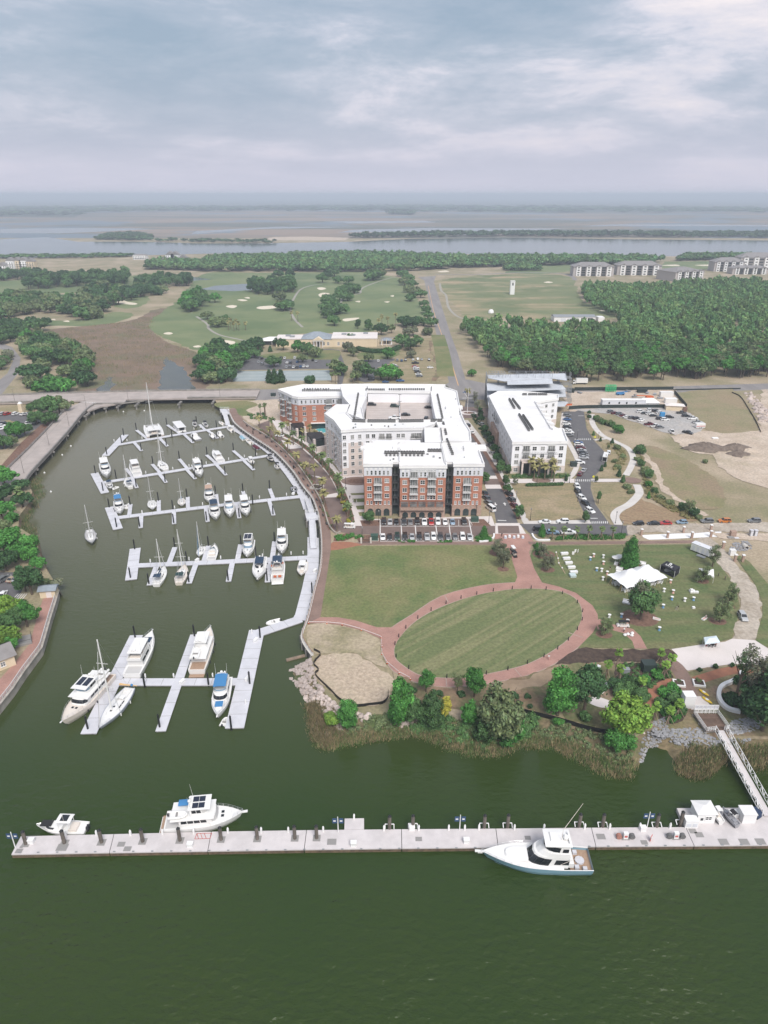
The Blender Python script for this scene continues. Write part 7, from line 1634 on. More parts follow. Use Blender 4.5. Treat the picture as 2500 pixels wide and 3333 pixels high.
# people
M_SKIN=mat('skin',(.42,.26,.19),.6);M_HAIR=mat('dark_hair',(.03,.02,.015),.7)
def cloth(c):return mat('cloth_%02d%02d%02d'%tuple(int(x*99)for x in c),c,.9)
def person_mesh(pose):
 J={'pelvis':(0,0,.95),'chest':(0,0.,1.3),'neck':(0,0,1.5),'head':(0,.02,1.66),'top':(0,.02,1.76),'hl':(-.1,0,.9),'kl':(-.11,.03,.5),'al':(-.11,0,.08),'tl':(-.11,.14,.04),'hr':(.1,0,.9),'kr':(.11,.03,.5),'ar':(.11,0,.08),'tr':(.11,.14,.04),
 'sl':(-.19,0,1.42),'el':(-.26,-.02,1.15),'wl':(-.27,.06,.9),'fl':(-.27,.09,.8),'sr':(.19,0,1.42),'er':(.26,-.02,1.15),'wr':(.27,.06,.9),'fr':(.27,.09,.8)}
 if pose=='walk':J.update(kl=(-.1,.2,.52),al=(-.1,.28,.1),tl=(-.1,.42,.1),kr=(.1,-.05,.5),ar=(.1,-.3,.12),tr=(.1,-.18,.05),el=(-.25,-.15,1.17),wl=(-.24,-.1,.93),fl=(-.24,-.06,.84),er=(.25,.1,1.17),wr=(.24,.28,1.),fr=(.24,.36,.95))
 if pose=='hold':J.update(el=(-.26,.06,1.15),wl=(-.12,.3,1.1),fl=(-.06,.38,1.1),er=(.26,.06,1.15),wr=(.12,.3,1.1),fr=(.06,.38,1.1))
 if pose=='sit':J={k:(x,y,z)for k,(x,y,z)in J.items()};J.update({k:(J[k][0],J[k][1],J[k][2]-.45)for k in J});J.update(kl=(-.12,.45,.5),al=(-.12,.5,.08),tl=(-.12,.64,.04),kr=(.12,.45,.5),ar=(.12,.5,.08),tr=(.12,.64,.04))
 rad=dict(pelvis=.15,chest=.16,neck=.055,head=.105,top=.07,hl=.1,kl=.065,al=.045,tl=.035,sl=.07,el=.045,wl=.032,fl=.03);names=list(J);E=[('pelvis','chest'),('chest','neck'),('neck','head'),('head','top'),('chest','sl'),('sl','el'),('el','wl'),('wl','fl'),('chest','sr'),('sr','er'),('er','wr'),('wr','fr'),('pelvis','hl'),('hl','kl'),('kl','al'),('al','tl'),('pelvis','hr'),('hr','kr'),('kr','ar'),('ar','tr')]
 me=bpy.data.meshes.new('person');me.from_pydata([J[n]for n in names],[(names.index(a),names.index(b))for a,b in E],[]);o=bpy.data.objects.new('tmp',me);COL.objects.link(o)
 mod=o.modifiers.new('skin','SKIN');sd=me.skin_vertices[0].data
 for i,n in enumerate(names):r=rad.get(n)or rad[n[0]+'l'];sd[i].radius=(r,r*(.72 if n in('chest','pelvis')else 1));sd[i].use_root=(n=='pelvis')
 s=o.modifiers.new('sub','SUBSURF');s.levels=1;s.render_levels=1
 dg=bpy.context.evaluated_depsgraph_get();out=bpy.data.meshes.new_from_object(o.evaluated_get(dg));bpy.data.objects.remove(o);return out
PB={k:person_mesh(k)for k in('stand','walk','hold','sit')}
def prs(px,py,ang,pose,shirt,trousers,lbl,z=0.,dress=False):
 me=PB[pose].copy();me.materials.clear();off=.45 if pose=='sit' else 0
 for m in(cloth(shirt),cloth(trousers),M_SKIN,M_HAIR,MBK):me.materials.append(m)
 for p in me.polygons:
  c=p.center;zc=c.z+off
  p.material_index=3 if zc>1.7 or(zc>1.6 and c.y<0)else 2 if zc>1.47 else 0 if zc>1. and not(abs(c.x)>.2 and zc<1.12)else 2 if abs(c.x)>.2 and zc>.7 and pose!='sit' else 4 if c.z<.1 and not dress else 1
  p.use_smooth=True
 q=P(px,py,z);o=thg('person',lbl,'person',(q.x,q.y,z+.03),R(ang));ob('body',me,o)
 if dress:MB().tube((0,0,.03),(0,0,1.-off),.38,.15,12).bld('skirt',cloth(shirt),o)
 return o
BK,WT=(.015,.015,.017),(.75,.74,.72)
for a in((2337,1878,40,'stand',BK,BK,'person in black standing near the white canopy beside the gravel track'),(2359,1889,200,'walk',BK,(.04,.04,.05),'person in black walking at the edge of the gravel track'),(2206,1985,60,'walk',BK,(.45,.38,.3),'person in black top and tan trousers on the event lawn'),(2201,1987,60,'walk',(.4,.38,.36),(.5,.45,.4),'person in light clothes walking beside another on the event lawn'),
(2297,2012,200,'sit',(.7,.6,.55),(.3,.2,.18),'person seated by the white kayak shaped seat on the lawn'),(2298,2105,180,'stand',(.4,.02,.03),(.35,.02,.03),'person in red under the small pale canopy'),(2307,2108,180,'stand',WT,BK,'person in white shirt beside the red one under the pale canopy'),(2318,2109,180,'hold',BK,BK,'person in black under the middle of the pale canopy'),(2328,2107,180,'stand',(.35,.12,.1),BK,'person in brown red top at the right under the pale canopy'),
(2030,2058,200,'hold',WT,BK,'person in white shirt behind the golf cart on the side path'),(1786,2148,170,'walk',WT,(.55,.3,.28),'person in white and pink walking on the oval brick path'),(1127,1597,200,'walk',(.05,.05,.07),BK,'person in dark clothes crossing the plaza beside the round garden'),(1139,1624,30,'stand',(.06,.06,.08),BK,'person in dark clothes on the pale walk left of the brick building'),(1151,1636,90,'walk',WT,(.2,.2,.22),'leftmost of three people walking on the path to the brick building'),(1157,1639,90,'walk',(.05,.05,.06),BK,'middle one of three people walking to the brick building'),(1161,1637,90,'walk',WT,WT,'rightmost of three people in white walking to the brick building'),
(1633,1747,150,'stand',BK,BK,'person in black at the top of the brick entrance'),(1985,1857,120,'stand',BK,(.4,.3,.25),'person in black beside the round tables near the umbrellas'),(2162,1858,200,'stand',BK,BK,'person in black standing under the black canopy')):prs(*a)
# event lawn
MLN=mat('white_linen',(.76,.75,.74),.9);M_LPINK=mat('pink_linen',(.66,.4,.34),.9);M_LBLUE=mat('blue_linen',(.16,.3,.47),.9);M_TENT=mat('white_tent_cloth',(.8,.8,.8),.8,(.75,.75,.76),.3);MWD=mat('tent_pole_wood',(.42,.32,.18),.8)
def ctable(px,py,m,lbl):
 q=P(px,py);key='ct'+m.name
 if key not in CM:
  prof=[(.42,0),(.32,.25),(.2,.55),(.24,.8),(.4,1.05)];b=MB();b.loft([[(r*math.cos(a*math.pi/6),r*math.sin(a*math.pi/6),z)for a in range(12)]for r,z in prof],flip=False);CM[key]=(b.mesh('cloth',m,True),MB().tube((0,0,1.05),(0,0,1.1),.43,n=14).mesh('table_top',MLN))
 o=thg('cocktail_table',lbl,'table',q+UP(.03),0,'cloth covered cocktail tables',1.15);ob('cloth',CM[key][0],o);ob('table_top',CM[key][1],o)
z1=lambda p:(1750+p[0]*.2411,1760+p[1]*.2411);z2_=lambda p:(2100+p[0]*.2411,1740+p[1]*.2411)
tl_=[(z1(p),m)for p,m in(((755,220),'p'),((885,235),'w'),((887,322),'p'),((937,458),'p'),((880,535),'w'),((862,420),'w'),((710,265),'b'),((795,410),'b'),((1130,1035),'b'),((965,1045),'w'),((1210,1115),'p'))]+[(z2_(p),m)for p,m in(((340,655),'p'),((252,775),'w'),((375,795),'p'),((532,905),'w'),((358,885),'b'),((650,893),'b'),((240,992),'b'),((188,1298),'b'))]
for c,cn in(('p','pink'),('w','white'),('b','blue')):
 it=sorted([t for t,m in tl_ if m==c])
 for i,t in enumerate(it):ctable(t[0],t[1],{'p':M_LPINK,'w':MLN,'b':M_LBLUE}[c],f'{cn} draped cocktail table, {nth(i, len(it))} of the {cn} ones on the event lawn')
def btable(px,py,lbl,m=MLN,w=2.6,d=1.1,rz=.12):
 q=P(px,py);o=thg('buffet_table',lbl,'table',q+UP(.03),rz,'cloth covered buffet tables');bx(o,'table_top',m,(0,0,.82),(w,d,.06));bx(o,'cloth',m,(0,0,0.),(w*.92,d*.9,.82),0,0,(1.08,1.1))
 for k in range(4):bx(o,'dish',MGY,(-.9+k*.6,random.uniform(-.2,.2),.88),(.25,.25,.16))
for i,p in enumerate(((360,190),(388,256),(418,316),(455,376),(485,440))):btable(*z1(p),f'white cloth buffet table, {ORD[i + 1]} from the far end of the slanting row')
q=P(*z1((470,485)));tag(MB().box((0,0,0),(1.9,1.9,.9),0,0,1.05).bld('draped_table',mat('pale_teal_linen',(.48,.56,.56),.9),loc=q+UP(.03),rz=.1),'pale teal draped square table at the near end of the buffet row','table')
for i,p in enumerate(((475,205),(505,175),(540,175))):
 q=P(*z1(p));o=thg('sign_easel',f'white sign panel on an easel, {nth(i, 3)} of three beside the buffet tables','easel',q+UP(.03),.5*i);bx(o,'panel',MLN,(0,0,.5),(.8,.06,1.2));b=MB();[b.beam((s*.3,0,0),(s*.2,0,.6),.05)for s in(-1,1)];b.beam((0,.5,0),(0,0,1.4),.05);b.bld('legs',MWD,o)
pts=[z1(p)for p in((250,165),(275,245),(285,310),(330,375),(372,450))];o=thg('garland','pale garland laid out in a line left of the buffet tables','garland');b=MB();q=PL(pts);[b.tube(a+UP(.12),c+UP(.12),.12,n=6)for a,c in zip(q[:-1],q[1:])];b.bld('rope',M_CTAN,o);[MB().ball((v.x,v.y,.25),.3).bld('flower_cluster',MLN,o)for v in q[:4]]
def umbrella(px,py,lbl):
 q=P(px,py);o=thg('parasol',lbl,'parasol',q);tb(o,'pole',MT,(0,0,0),(0,0,2.6),.05);b=MB();n=8;b.add([(0,0,2.9)]+[(1.5*math.cos(2*math.pi*k/n),1.5*math.sin(2*math.pi*k/n),2.2)for k in range(n)],[(0,k+1,(k+1)%n+1)for k in range(n)]);b.bld('canopy',MLN,o)
umbrella(*z1((1050,300)),'white parasol left of two beside the dense tree');umbrella(*z1((1105,285)),'white parasol right of two beside the dense tree')
for p,w,d,l in(((1055,330),1.2,1.2,'white drinks cart below the parasols'),((1100,395),2.2,1.,'white sofa beside the round orange rugs'),((1088,430),1.6,.8,'low white bench nearest the big tent'),((1415,325),2.,1.2,'white covered trolley right of the dense tree'),((1200,845),2.4,1.6,'white display board tilted below the big tent')):
 q=P(*z1(p));o=thg('lawn_furniture',l,'furniture',q+UP(.03),-.5);bx(o,'seat',MLN,(0,0,.15),(w,d,.45));bx(o,'backrest',MLN,(0,d/2-.1,.6),(w,.15,.45));bx(o,'base',MGP,(0,0,0),(w*.8,d*.8,.15))
for i,p in enumerate(((1015,360),(1050,390),(1085,250))):
 q=P(*z1(p));tag(MB().tube((0,0,0),(0,0,.04),.7,n=14).bld('round_rug',M_CTAN,None,False,(q.x,q.y,.06)),f'round orange tan rug, {ORD[i + 1]} of three by the parasols','rug','round rugs')
TT=thg('event_tent','large white pole tent with two peaks on the event lawn','tent')
c0,c1,c2,c3=P(1985,1925),P(2160,1868),P(2110,1832)+Vector((0,6,0)),P(1965,1880)+Vector((-3,3,0))
A0=P(1985,1900,0);ctr=P(2070,1899)
ax_=(P(2150,1880)-P(1990,1922)).normalized();ay_=Vector((-ax_.y,ax_.x,0));TL,TW=16.8,9.4
def tp(u,v,z):return ctr+ax_*(u*TL/2)+ay_*(v*TW/2)+UP(z)
NU,NV=24,12;rings=[]
for i in range(NU+1):
 u=-1+2*i/NU;rw=[]
 for j in range(NV+1):
  v=-1+2*j/NV;pk=max(math.exp(-((u-.42)/.3)**2),math.exp(-((u+.42)/.3)**2));ridge=(1-abs(v)**1.25)
  z=2.6+ridge*(1.7+2.*pk*(1-abs(v))**.6)*(1-max(0,abs(u)-.55)/.45*.85);sc_u=1-.05*math.cos(v*math.pi*1.5)*0
  sag=.25*math.sin((i%4)/4*math.pi)*(abs(v)>.99)+.25*math.sin((j%4)/4*math.pi)*(abs(u)>.99);rw.append(tuple(tp(u*(1-.04*math.sin(math.pi*(j/NV)))if abs(u)<.99 else u,v,z+sag)))
 rings.append(rw)
MB().loft(rings,closed=False,cap=False).bld('canopy',M_TENT,TT,True)
for u in(-.42,.42):tb(TT,'centre_pole',MWD,tp(u,0,0),tp(u,0,6.3),.09,n=6)
for i in range(5):
 for v in(-1,1):
  u=-1+i*.5;tb(TT,'side_pole',MWD,tp(u,v,0),tp(u,v,2.6),.06,n=6);MB().beam(tp(u,v,2.6),tp(u*1.05,v*1.35,0),.05).bld('guy_rope',MWD,TT)
for v in(-.5,.5):
 for u in(-1,1):tb(TT,'side_pole',MWD,tp(u,v,0),tp(u,v,2.6),.06,n=6);MB().beam(tp(u,v,2.6),tp(u*1.16,v,0),.05).bld('guy_rope',MWD,TT)
k=0
for u in(-.75,-.35,.1,.5,.85):
 for v in(-.5,.45):
  q=tp(u,v,.03);o=thg('banquet_table',f'round white banquet table, {ORD[k // 2 + 1]} from the left in the {("near", "far")[k % 2]} row under the big tent','table',q,0,'tables under the big tent');tb(o,'cloth',MLN,(0,0,0),(0,0,.76),.85,.9,14)
  for a in range(6):MB().box((1.25*math.cos(a*math.pi/3),1.25*math.sin(a*math.pi/3),0),(.4,.4,.45)).box((1.45*math.cos(a*math.pi/3),1.45*math.sin(a*math.pi/3),.4),(.12,.4,.5),a*math.pi/3).bld('chair',MT,o)
  k+=1
def popup(pts,h,m,lbl,name='canopy_tent',rise=1.,skirt=None,text=None,ps=MT):
 q=PL(pts);c=sum(q,Vector())/len(q);o=thg(name,lbl,'canopy',c);b=MB();n=len(q);top=c+UP(h+rise);e0=q[0].lerp(q[3],.5);e1=q[1].lerp(q[2],.5)
 r0,r1=e0.lerp(e1,.3)+UP(h+rise),e0.lerp(e1,.7)+UP(h+rise);v=[p+UP(h)-c for p in q]+[p+UP(h-.35)-c for p in q]+[r0-c,r1-c]
 b.add(v,[(0,1,9,8),(1,2,9),(2,3,8,9),(3,0,8),(4,5,1,0),(5,6,2,1),(6,7,3,2),(7,4,0,3)]);b.bld('canopy',m,o)
 for p in q:tb(o,'leg',ps,p-c,p-c+UP(h),.05,n=6)
 if skirt:
  for i_,hh in skirt:a,d=q[i_]-c,q[(i_+1)%4]-c;MB().add([a,d,d+UP(hh),a+UP(hh)],[(0,1,2,3)]).bld('side_panel',m,o)
 return o,q,c,v
M_BLKTENT=mat('black_tent_cloth',(.02,.02,.028),.8)
o,q,c,v=popup([z2_(p)for p in((195,500),(385,590),(455,530),(275,450))],2.7,M_BLKTENT,'black printed canopy tent beyond the big white tent',rise=1.1,skirt=[(0,1.),(1,2.5),(3,2.5)])
a,d,e_,f_=(Vector(v[k])for k in(0,1,9,8));nn=(d-a).cross(f_-a).normalized();mid_=(a+d+e_+f_)/4+nn*.05;xa=(d-a).normalized();ya=nn.cross(xa)
M_PRINT=mat('white_print',(.75,.75,.75),.8)
t=ob('lettering',text_mesh('KATIE',1.,M_PRINT,.01),o);t.matrix_basis=Matrix.Translation(mid_-ya*.3)@Matrix((xa,ya,nn)).transposed().to_4x4()
b=MB();[b.tube((.35*math.cos(k*1.2566),.35*math.sin(k*1.2566),0),(.35*math.cos(k*1.2566),.35*math.sin(k*1.2566),.03),.2,n=8)for k in range(5)];t=b.bld('emblem',M_PRINT,o);t.matrix_basis=Matrix.Translation(mid_+ya*.55)@Matrix((xa,ya,nn)).transposed().to_4x4()
q=P(*z2_((320,520)));tag(MB().box((0,0,0),(2.4,.8,1.),.4).bld('bar_counter',MLN,None,False,(q.x,q.y+1,.03)),'white counter table standing under the black canopy','table')
popup([z2_(p)for p in((700,640),(910,660),(905,560),(705,545))],2.6,M_TENT,'white square canopy behind the young tree near the gravel track',rise=1.2)
popup([(2290,2118),(2338,2112),(2326,2092),(2286,2097)],2.4,mat('pale_blue_white_cloth',(.62,.7,.75),.8),'small pale canopy over people on the white concrete plaza',rise=.5)
q=P(2312,2104);o=thg('folding_table','black folding table under the small pale canopy','table',(q.x,q.y,.05));bx(o,'table_top',MBK,(0,0,.72),(2.2,.8,.05));[bx(o,'leg',MST,(x,y,0),(.05,.05,.72))for x in(-1,1)for y in(-.3,.3)]
for p,n_,l in(((660,790),6,'stacked white crates'),((690,1000),1,'single white crate'),((1300/1,0),0,'')):
 for k in range(n_):
  q=P(*z2_(p));dx,dy,dz=((0,0,0),(.9,0,0),(1.8,0,0),(0,.8,0),(.9,.8,0),(.1,.3,.62))[k];o=thg('crate',f'white crate, {ORD[k + 1]} of the pile on the event lawn' if n_>1 else 'single white crate standing alone on the event lawn','crate',(q.x+dx-.9,q.y+dy,.03+dz),0,'white crates');bx(o,'box',MLN,(0,0,0),(.8,.7,.6));bx(o,'lid',MT,(0,0,.6),(.84,.74,.05))
for p,a_,l in((z2_((155,1150)),-.5,'white canoe shaped lounge seat under the big tree'),(z2_((800,1145)),.6,'small white lounge seat with someone beside it on the lawn')):
 q=P(*p);o=thg('lounge_seat',l,'seat',q+UP(.03),a_);rwl(o,'shell',outl(-1.1,1.1,.9,.8),0,.5,.12,MLN);bx(o,'cushion',M_LPINK,(0,0,.1),(1.4,.5,.25))
for k,(dx,dy)in enumerate(((0,0),(1.,.4),(1.9,-.2),(2.4,.9))):
 q=P(2045,2070);o=thg('linen_bag',f'white bundle, {ORD[k + 1]} from the left of the heap beside the golf cart','bundle',(q.x+dx-1,q.y+dy,.05),k,'white bundles');MB().ball((0,0,.35),.55,z=.65).bld('bag',MLN,o);tb(o,'knot',MLN,(0,0,.6),(0,0,.85),.1,.16)
q=P(1645,1752);
for k in range(5):
 o=thg('welcome_table',f'small white draped table, {nth(k, 5)} across the top of the brick entrance','table',(q.x+k*1.6,q.y+(k%2)*.7,.05),.2*k,'tables at the brick entrance');MB().tube((0,0,0),(0,0,.85),.6,.45,10).bld('cloth',MLN if k%2 else mat('pale_blue_linen',(.5,.56,.64),.9),o);tb(o,'table_top',MLN,(0,0,.85),(0,0,.9),.5,n=10)
q=P(*z2_((765,260)));o=thg('restroom_trailer','white restroom trailer with ramp beside the gravel track','trailer',q,R(128));bx(o,'body',MG,(0,0,.6),(7.5,2.5,2.6));bx(o,'roof',MGY,(0,0,3.2),(7.6,2.6,.15));[bx(o,'door',MGY,(x,1.27,.7),(.9,.06,2.))for x in(-2.5,-.8,1.,2.6)];bx(o,'ramp',MST,(-1,2.4,.2),(3.,1.6,.15));tb(o,'roof_vent',MG,(1,0,3.35),(1,0,3.5),.5,n=10);[tb(o,'wheel',MTY,(x,s*1.1-.1,.4),(x,s*1.1+.1,.4),.4,n=10)for x in(-.5,.6)for s in(-1,1)]
for i,p in enumerate(((1047,190),(1208,365),(1312,370))):
 q=P(*z2_(p));o=thg('gate_post',f'brown stone post with pale cap, {nth(i, 3)} beside the gravel track','post',q,0,'stone gate posts');bx(o,'shaft',MSN,(0,0,0),(.75,.75,2.6));bx(o,'cap',MT,(0,0,2.6),(.95,.95,.25))
for i,(x,y)in enumerate(((2087,1742),(2172,1751),(2251,1752),(2313,1748),(2224,1734),(2313,1728))):
 q=P(x,y);o=thg('gate_post',f'brown stone post with pale cap, {nth(i, 6)} around the white concrete forecourt','post',q,0,'stone gate posts');bx(o,'shaft',MSN,(0,0,0),(.7,.7,2.4));bx(o,'cap',MT,(0,0,2.4),(.9,.9,.22))
sht('concrete_forecourt',[(2088,1742),(2348,1730),(2348,1747),(2150,1756),(2112,1757),(2095,1750)],MT,.06)
for i,x in enumerate((2443,2457)):
 q=P(x,1744);o=thg('portable_toilet',f'grey portable toilet, {("left", "right")[i]} of the pair beside the upper street','toilet',q,0,'portable toilets');bx(o,'body',M_GELG,(0,0,0),(1.2,1.2,2.3));bx(o,'door',MGY,(0,-.62,.15),(.8,.05,1.9));bx(o,'roof',MDC,(0,0,2.3),(1.25,1.25,.15))
q=P(2384,1745);o=thg('masonry_stack','brown masonry pier stack beside the upper street','masonry',q);bx(o,'pier',MSN,(0,0,0),(2.,1.4,2.2));bx(o,'block',MGP,(-1.4,-1.6,0),(2.2,1.4,.5));bx(o,'block',MDC,(.6,-2.,0),(1.6,1.,.4))
q=P(2382,1806);o=thg('utility_box','white utility box in front of the stone drain outlet','cabinet',q);bx(o,'body',MT,(0,0,0),(1.9,1.5,2.));bx(o,'lid',MG,(0,0,2.),(2.,1.6,.1))
q=P(2427,1785);o=thg('drain_pipe','round concrete drain outlet in a heap of stones','pipe',(q.x,q.y+.5,.4));b=MB();n=14;[b.add([(r*math.cos(a),y,r*math.sin(a))for r in(.9,.7)for y in(-1.2,1)for a in(2*math.pi*k/n,2*math.pi*(k+1)/n)],[(0,1,3,2),(6,7,5,4),(0,4,5,1)])for k in range(n)];b.bld('pipe',MKB,o);bx(o,'pipe_shade_plate',MBK,(0,.6,-.7),(1.4,.1,1.4))  # black plate in the pipe stands for the shade inside it
za=lambda p:(900+p[0]*.5124,1700+p[1]*.5124);zb_=lambda p:(1300+p[0]*.2532,2050+p[1]*.2532);zc_=lambda p:(1650+p[0]*.5124,1700+p[1]*.5124);zd=lambda p:(940+p[0]*.2411,2000+p[1]*.2411)
bl=[za(p)for p in((1497,427),(1377,440),(1272,460),(1172,486),(1077,520),(982,563),(898,614),(822,676),(777,732),(753,780),(760,860),(840,933))]+[zb_(p)for p in((388,602),(610,622),(1117,575),(1395,522),(1645,440))]+[zc_(p)for p in((130,900),(235,858),(322,808),(390,752),(447,686),(477,625),(480,571),(447,515),(352,458),(248,430),(153,424),(5,940))]
cx_,cy_=1590,2060;bl.sort(key=lambda p:math.atan2(p[1]-cy_,p[0]-cx_));BM=(MB().tube((0,0,0),(0,0,1.15),.14,.12,10).mesh('post',MBK),MB().tube((0,0,1.15),(0,0,1.3),.16,.08,10).mesh('cap',MBK))
for i,p in enumerate(bl):
 q=P(*p);o=thg('bollard',f'black bollard, {nth(i, 40).replace("from the left", "clockwise") if i else "first clockwise"} round the oval path from its left tip','bollard',(q.x,q.y,.05),0,'black bollards round the oval');ob('post',BM[0],o);ob('cap',BM[1],o)
M_CONE=mat('orange_cone',(.55,.12,.03),.7);CN=(MB().tube((0,0,.04),(0,0,.9),.2,.05,10).mesh('cone',M_CONE),MB().box((0,0,0),(.5,.5,.05)).mesh('base',MBK),MB().tube((0,0,.45),(0,0,.65),.14,.1,10).mesh('band',MT))
cn=[zd(p)for p in((270,128),(515,130),(720,150),(978,222),(1245,322),(1258,445),(1255,545),(1327,668),(1490,805),(1642,885))]
for i,p in enumerate(cn):
 q=P(*p);o=thg('traffic_cone',f'orange and white traffic cone, {ORD[i + 1]} from the seawall along the brick path','cone',(q.x,q.y,.06),0,'traffic cones');[ob(n,m,o)for n,m in zip(('cone','base','band'),CN)]
tp_=MB();q=[P(*p)+UP(.8)for p in cn];[tp_.beam(a,c,.04,.12)for a,c in zip(q[:-1],q[1:])];tag(tp_.bld('barrier_tape',MT),'white barrier tape strung between the traffic cones','tape')
def fence(pts,lbl,h=.9,m=MBK,step=3.,name='silt_fence',posts=MWD):
 q=smo(PL(pts),4)if len(pts)>2 else PL(pts);o=thg(name,lbl,'fence');b=MB();[b.beam(a+UP(h/2),c+UP(h/2),.05,h)for a,c in zip(q[:-1],q[1:])];b.bld('fabric',m,o);L_=sum((c-a).length for a,c in zip(q[:-1],q[1:]))
 pm=MB().box((0,.06,0),(.08,.08,h+.2)).mesh('stake',posts);[ob('stake',pm,o,p)for p in rsm(q,max(2,int(L_/step)))]
fence([zd(p)for p in((340,490),(430,550),(335,670),(405,760),(360,830),(560,1030),(690,1160),(880,1245),(1100,1230),(1270,1205),(1340,1130),(1345,1050))],'black silt fence winding round the bare straw patch');fence([(1690,2316),(1776,2337),(1832,2351),(1915,2376),(1988,2390)],'black silt fence on the slope below the two dark trees',1.2)
ze=lambda p:(1820+p[0]*.4099,1220+p[1]*.4099);M_SCREEN=mat('dark_green_screen',(.02,.03,.027),.8)
fence([ze(p)for p in((120,125),(905,120))],'long dark screen fence along the road above the building site',2.2,M_SCREEN,3,'screen_fence',MST);fence([ze(p)for p in((75,278),(250,268),(870,262))],'dark screen fence between building site and gravel lot',2.2,M_SCREEN,3,'screen_fence',MST);fence([ze(p)for p in((912,145),(1012,262))],'dark screen fence on the left side of the grass mound',2.2,M_SCREEN,3,'screen_fence',MST);fence([ze(p)for p in((1370,145),(1440,180),(1500,270),(1560,370),(1600,460))],'thin black silt fence on the right side of the grass mound',.9);fence([ze(p)for p in((905,124),(1440,114))],'low dark fence along the road above the grass mound',.9,M_SCREEN,4)
fence([(1812,1322),(1862,1320)],'orange safety fence beside the steel frame building',1.2,M_CONE,3,'safety_fence',MST)
q=P(*ze((512,245)));o=thg('site_office','long pale grey site office trailer behind the dark screen fence','trailer',(q.x,q.y+1.5,0));bx(o,'body',MGY,(0,0,.3),(26,4,3.));bx(o,'roof',MRF,(0,0,3.3),(26.2,4.3,.2));[bx(o,'window',MGL,(x,-2.03,1.2),(.9,.06,1.2))for x in(-9,-3,1.5,7)]
q=P(*ze((706,240)));o=thg('site_tent','white storage tent right of the site office trailer','tent',(q.x,q.y+1.5,0));bx(o,'wall',M_TENT,(0,0,0),(12,6,1.8));hip(MB(),0,0,12,6,1.8,2.2).bld('roof',M_TENT,o)
for p,w,d,h,m,l in(((855,178),8,3,3,MG,'white site container in the corner of the building site'),((888,228),7,3,2.8,MG,'white site container nearest the cream shed'),((662,145),6,2.6,2.2,M_SCREEN,'dark open skip in the building site'),((1245,512),3,2,.4,MG,'white board lying on the sandy field'),((95,145),4,3,2.4,M_SCREEN,'dark container beside the steel frame'),((820,335),2.6,1.6,2.4,mat('bright_blue_box',(.06,.28,.55),.6),'bright blue portable cabin among the cars')):
 q=P(*ze(p));o=thg('site_container',l,'container',(q.x,q.y+d/2,0));bx(o,'body',m,(0,0,.05),(w,d,h));MB().box((0,0,h+.05),(w+.1,d+.1,.1)).bld('lid',MRF if m is MG else m,o);[bx(o,'rib',m,(-w/2+(k+.5)*w/6,-d/2-.04,.2),(.12,.08,h-.3))for k in range(6)]
q=P(*ze((922,285)));o=thg('cream_shed','cream shed with pale roof at the corner of the gravel lot','shed',(q.x,q.y+2,0),-.2);bx(o,'wall',M_CREAM,(0,0,0),(10,5,3));hip(MB(),0,0,10,5,3,1.).bld('roof',M_PALEROOF,o);bx(o,'annex',GBK,(5.4,-1.5,0),(2.4,3,2.4))
q=P(*ze((715,190)));o=thg('boom_lift','orange boom lift parked in the building site','lift',q,.1);bx(o,'chassis',M_CONE,(0,0,.5),(4.5,2.2,1.2));MB().beam((1,0,1.8),(-9,0,2.4),.45).bld('boom',M_CONE,o);bx(o,'basket',MGP,(-9.4,0,2.),(1.2,1.6,1.1));[tb(o,'wheel',MTY,(x,s*1.1-.15,.5),(x,s*1.1+.15,.5),.5,n=10)for x in(-1.5,1.5)for s in(-1,1)]
q=P(*ze((483,160)));o=thg('scissor_lift','blue lift machine parked in the building site','lift',q,.05);bx(o,'chassis',M_CBLUE,(0,0,.5),(5,2.2,1.));MB().beam((-2,0,1.7),(4.5,0,2.1),.5).bld('boom',M_CBLUE,o);[tb(o,'wheel',MTY,(x,s*1.1-.15,.5),(x,s*1.1+.15,.5),.5,n=10)for x in(-1.6,1.6)for s in(-1,1)]
M_GRN=mat('bright_green_steel',(.06,.5,.2),.6)
for k in range(4):
 q=P(*ze((378+k*19,135)));o=thg('steel_rack',f'bright green steel rack, {nth(k, 4)} of four in the building site','rack',q,0,'green racks');b=MB();[b.beam((x,y,0),(x,y,4.5),.3)for x in(-.7,.7)for y in(-1,1)];b.bld('frame',M_GRN,o);b=MB();[b.beam((-.7,y,z),(.7,y,z),.25)for y in(-1,1)for z in(1,2.6,4.3)];b.bld('rungs',M_GRN,o)
for i,p in enumerate(((600,178),(760,160),(545,135),(800,190),(700,150),(165,148))):
 q=P(*ze(p));o=thg('material_stack',f'grey stack of building material, {nth(i, 6)} in the building site','stack',q,i,'building material');[MB().box((random.uniform(-.3,.3),random.uniform(-.2,.2),k*.35),(3.2,1.6,.3),.1*k).bld('pallet',MST if k%2 else M_GELG,o)for k in range(3)]
q=P(2277,1393);o=thg('cargo_trailer','white cargo trailer with red stripe at the edge of the gravel lot','trailer',q,.05);bx(o,'body',MG,(0,0,.5),(5,2.2,2.2));bx(o,'stripe',M_REDP,(0,-1.12,1.2),(4.8,.04,.35));[tb(o,'wheel',MTY,(x,s*1.1-.1,.35),(x,s*1.1+.1,.35),.35,n=10)for x in(-.5,.4)for s in(-1,1)]
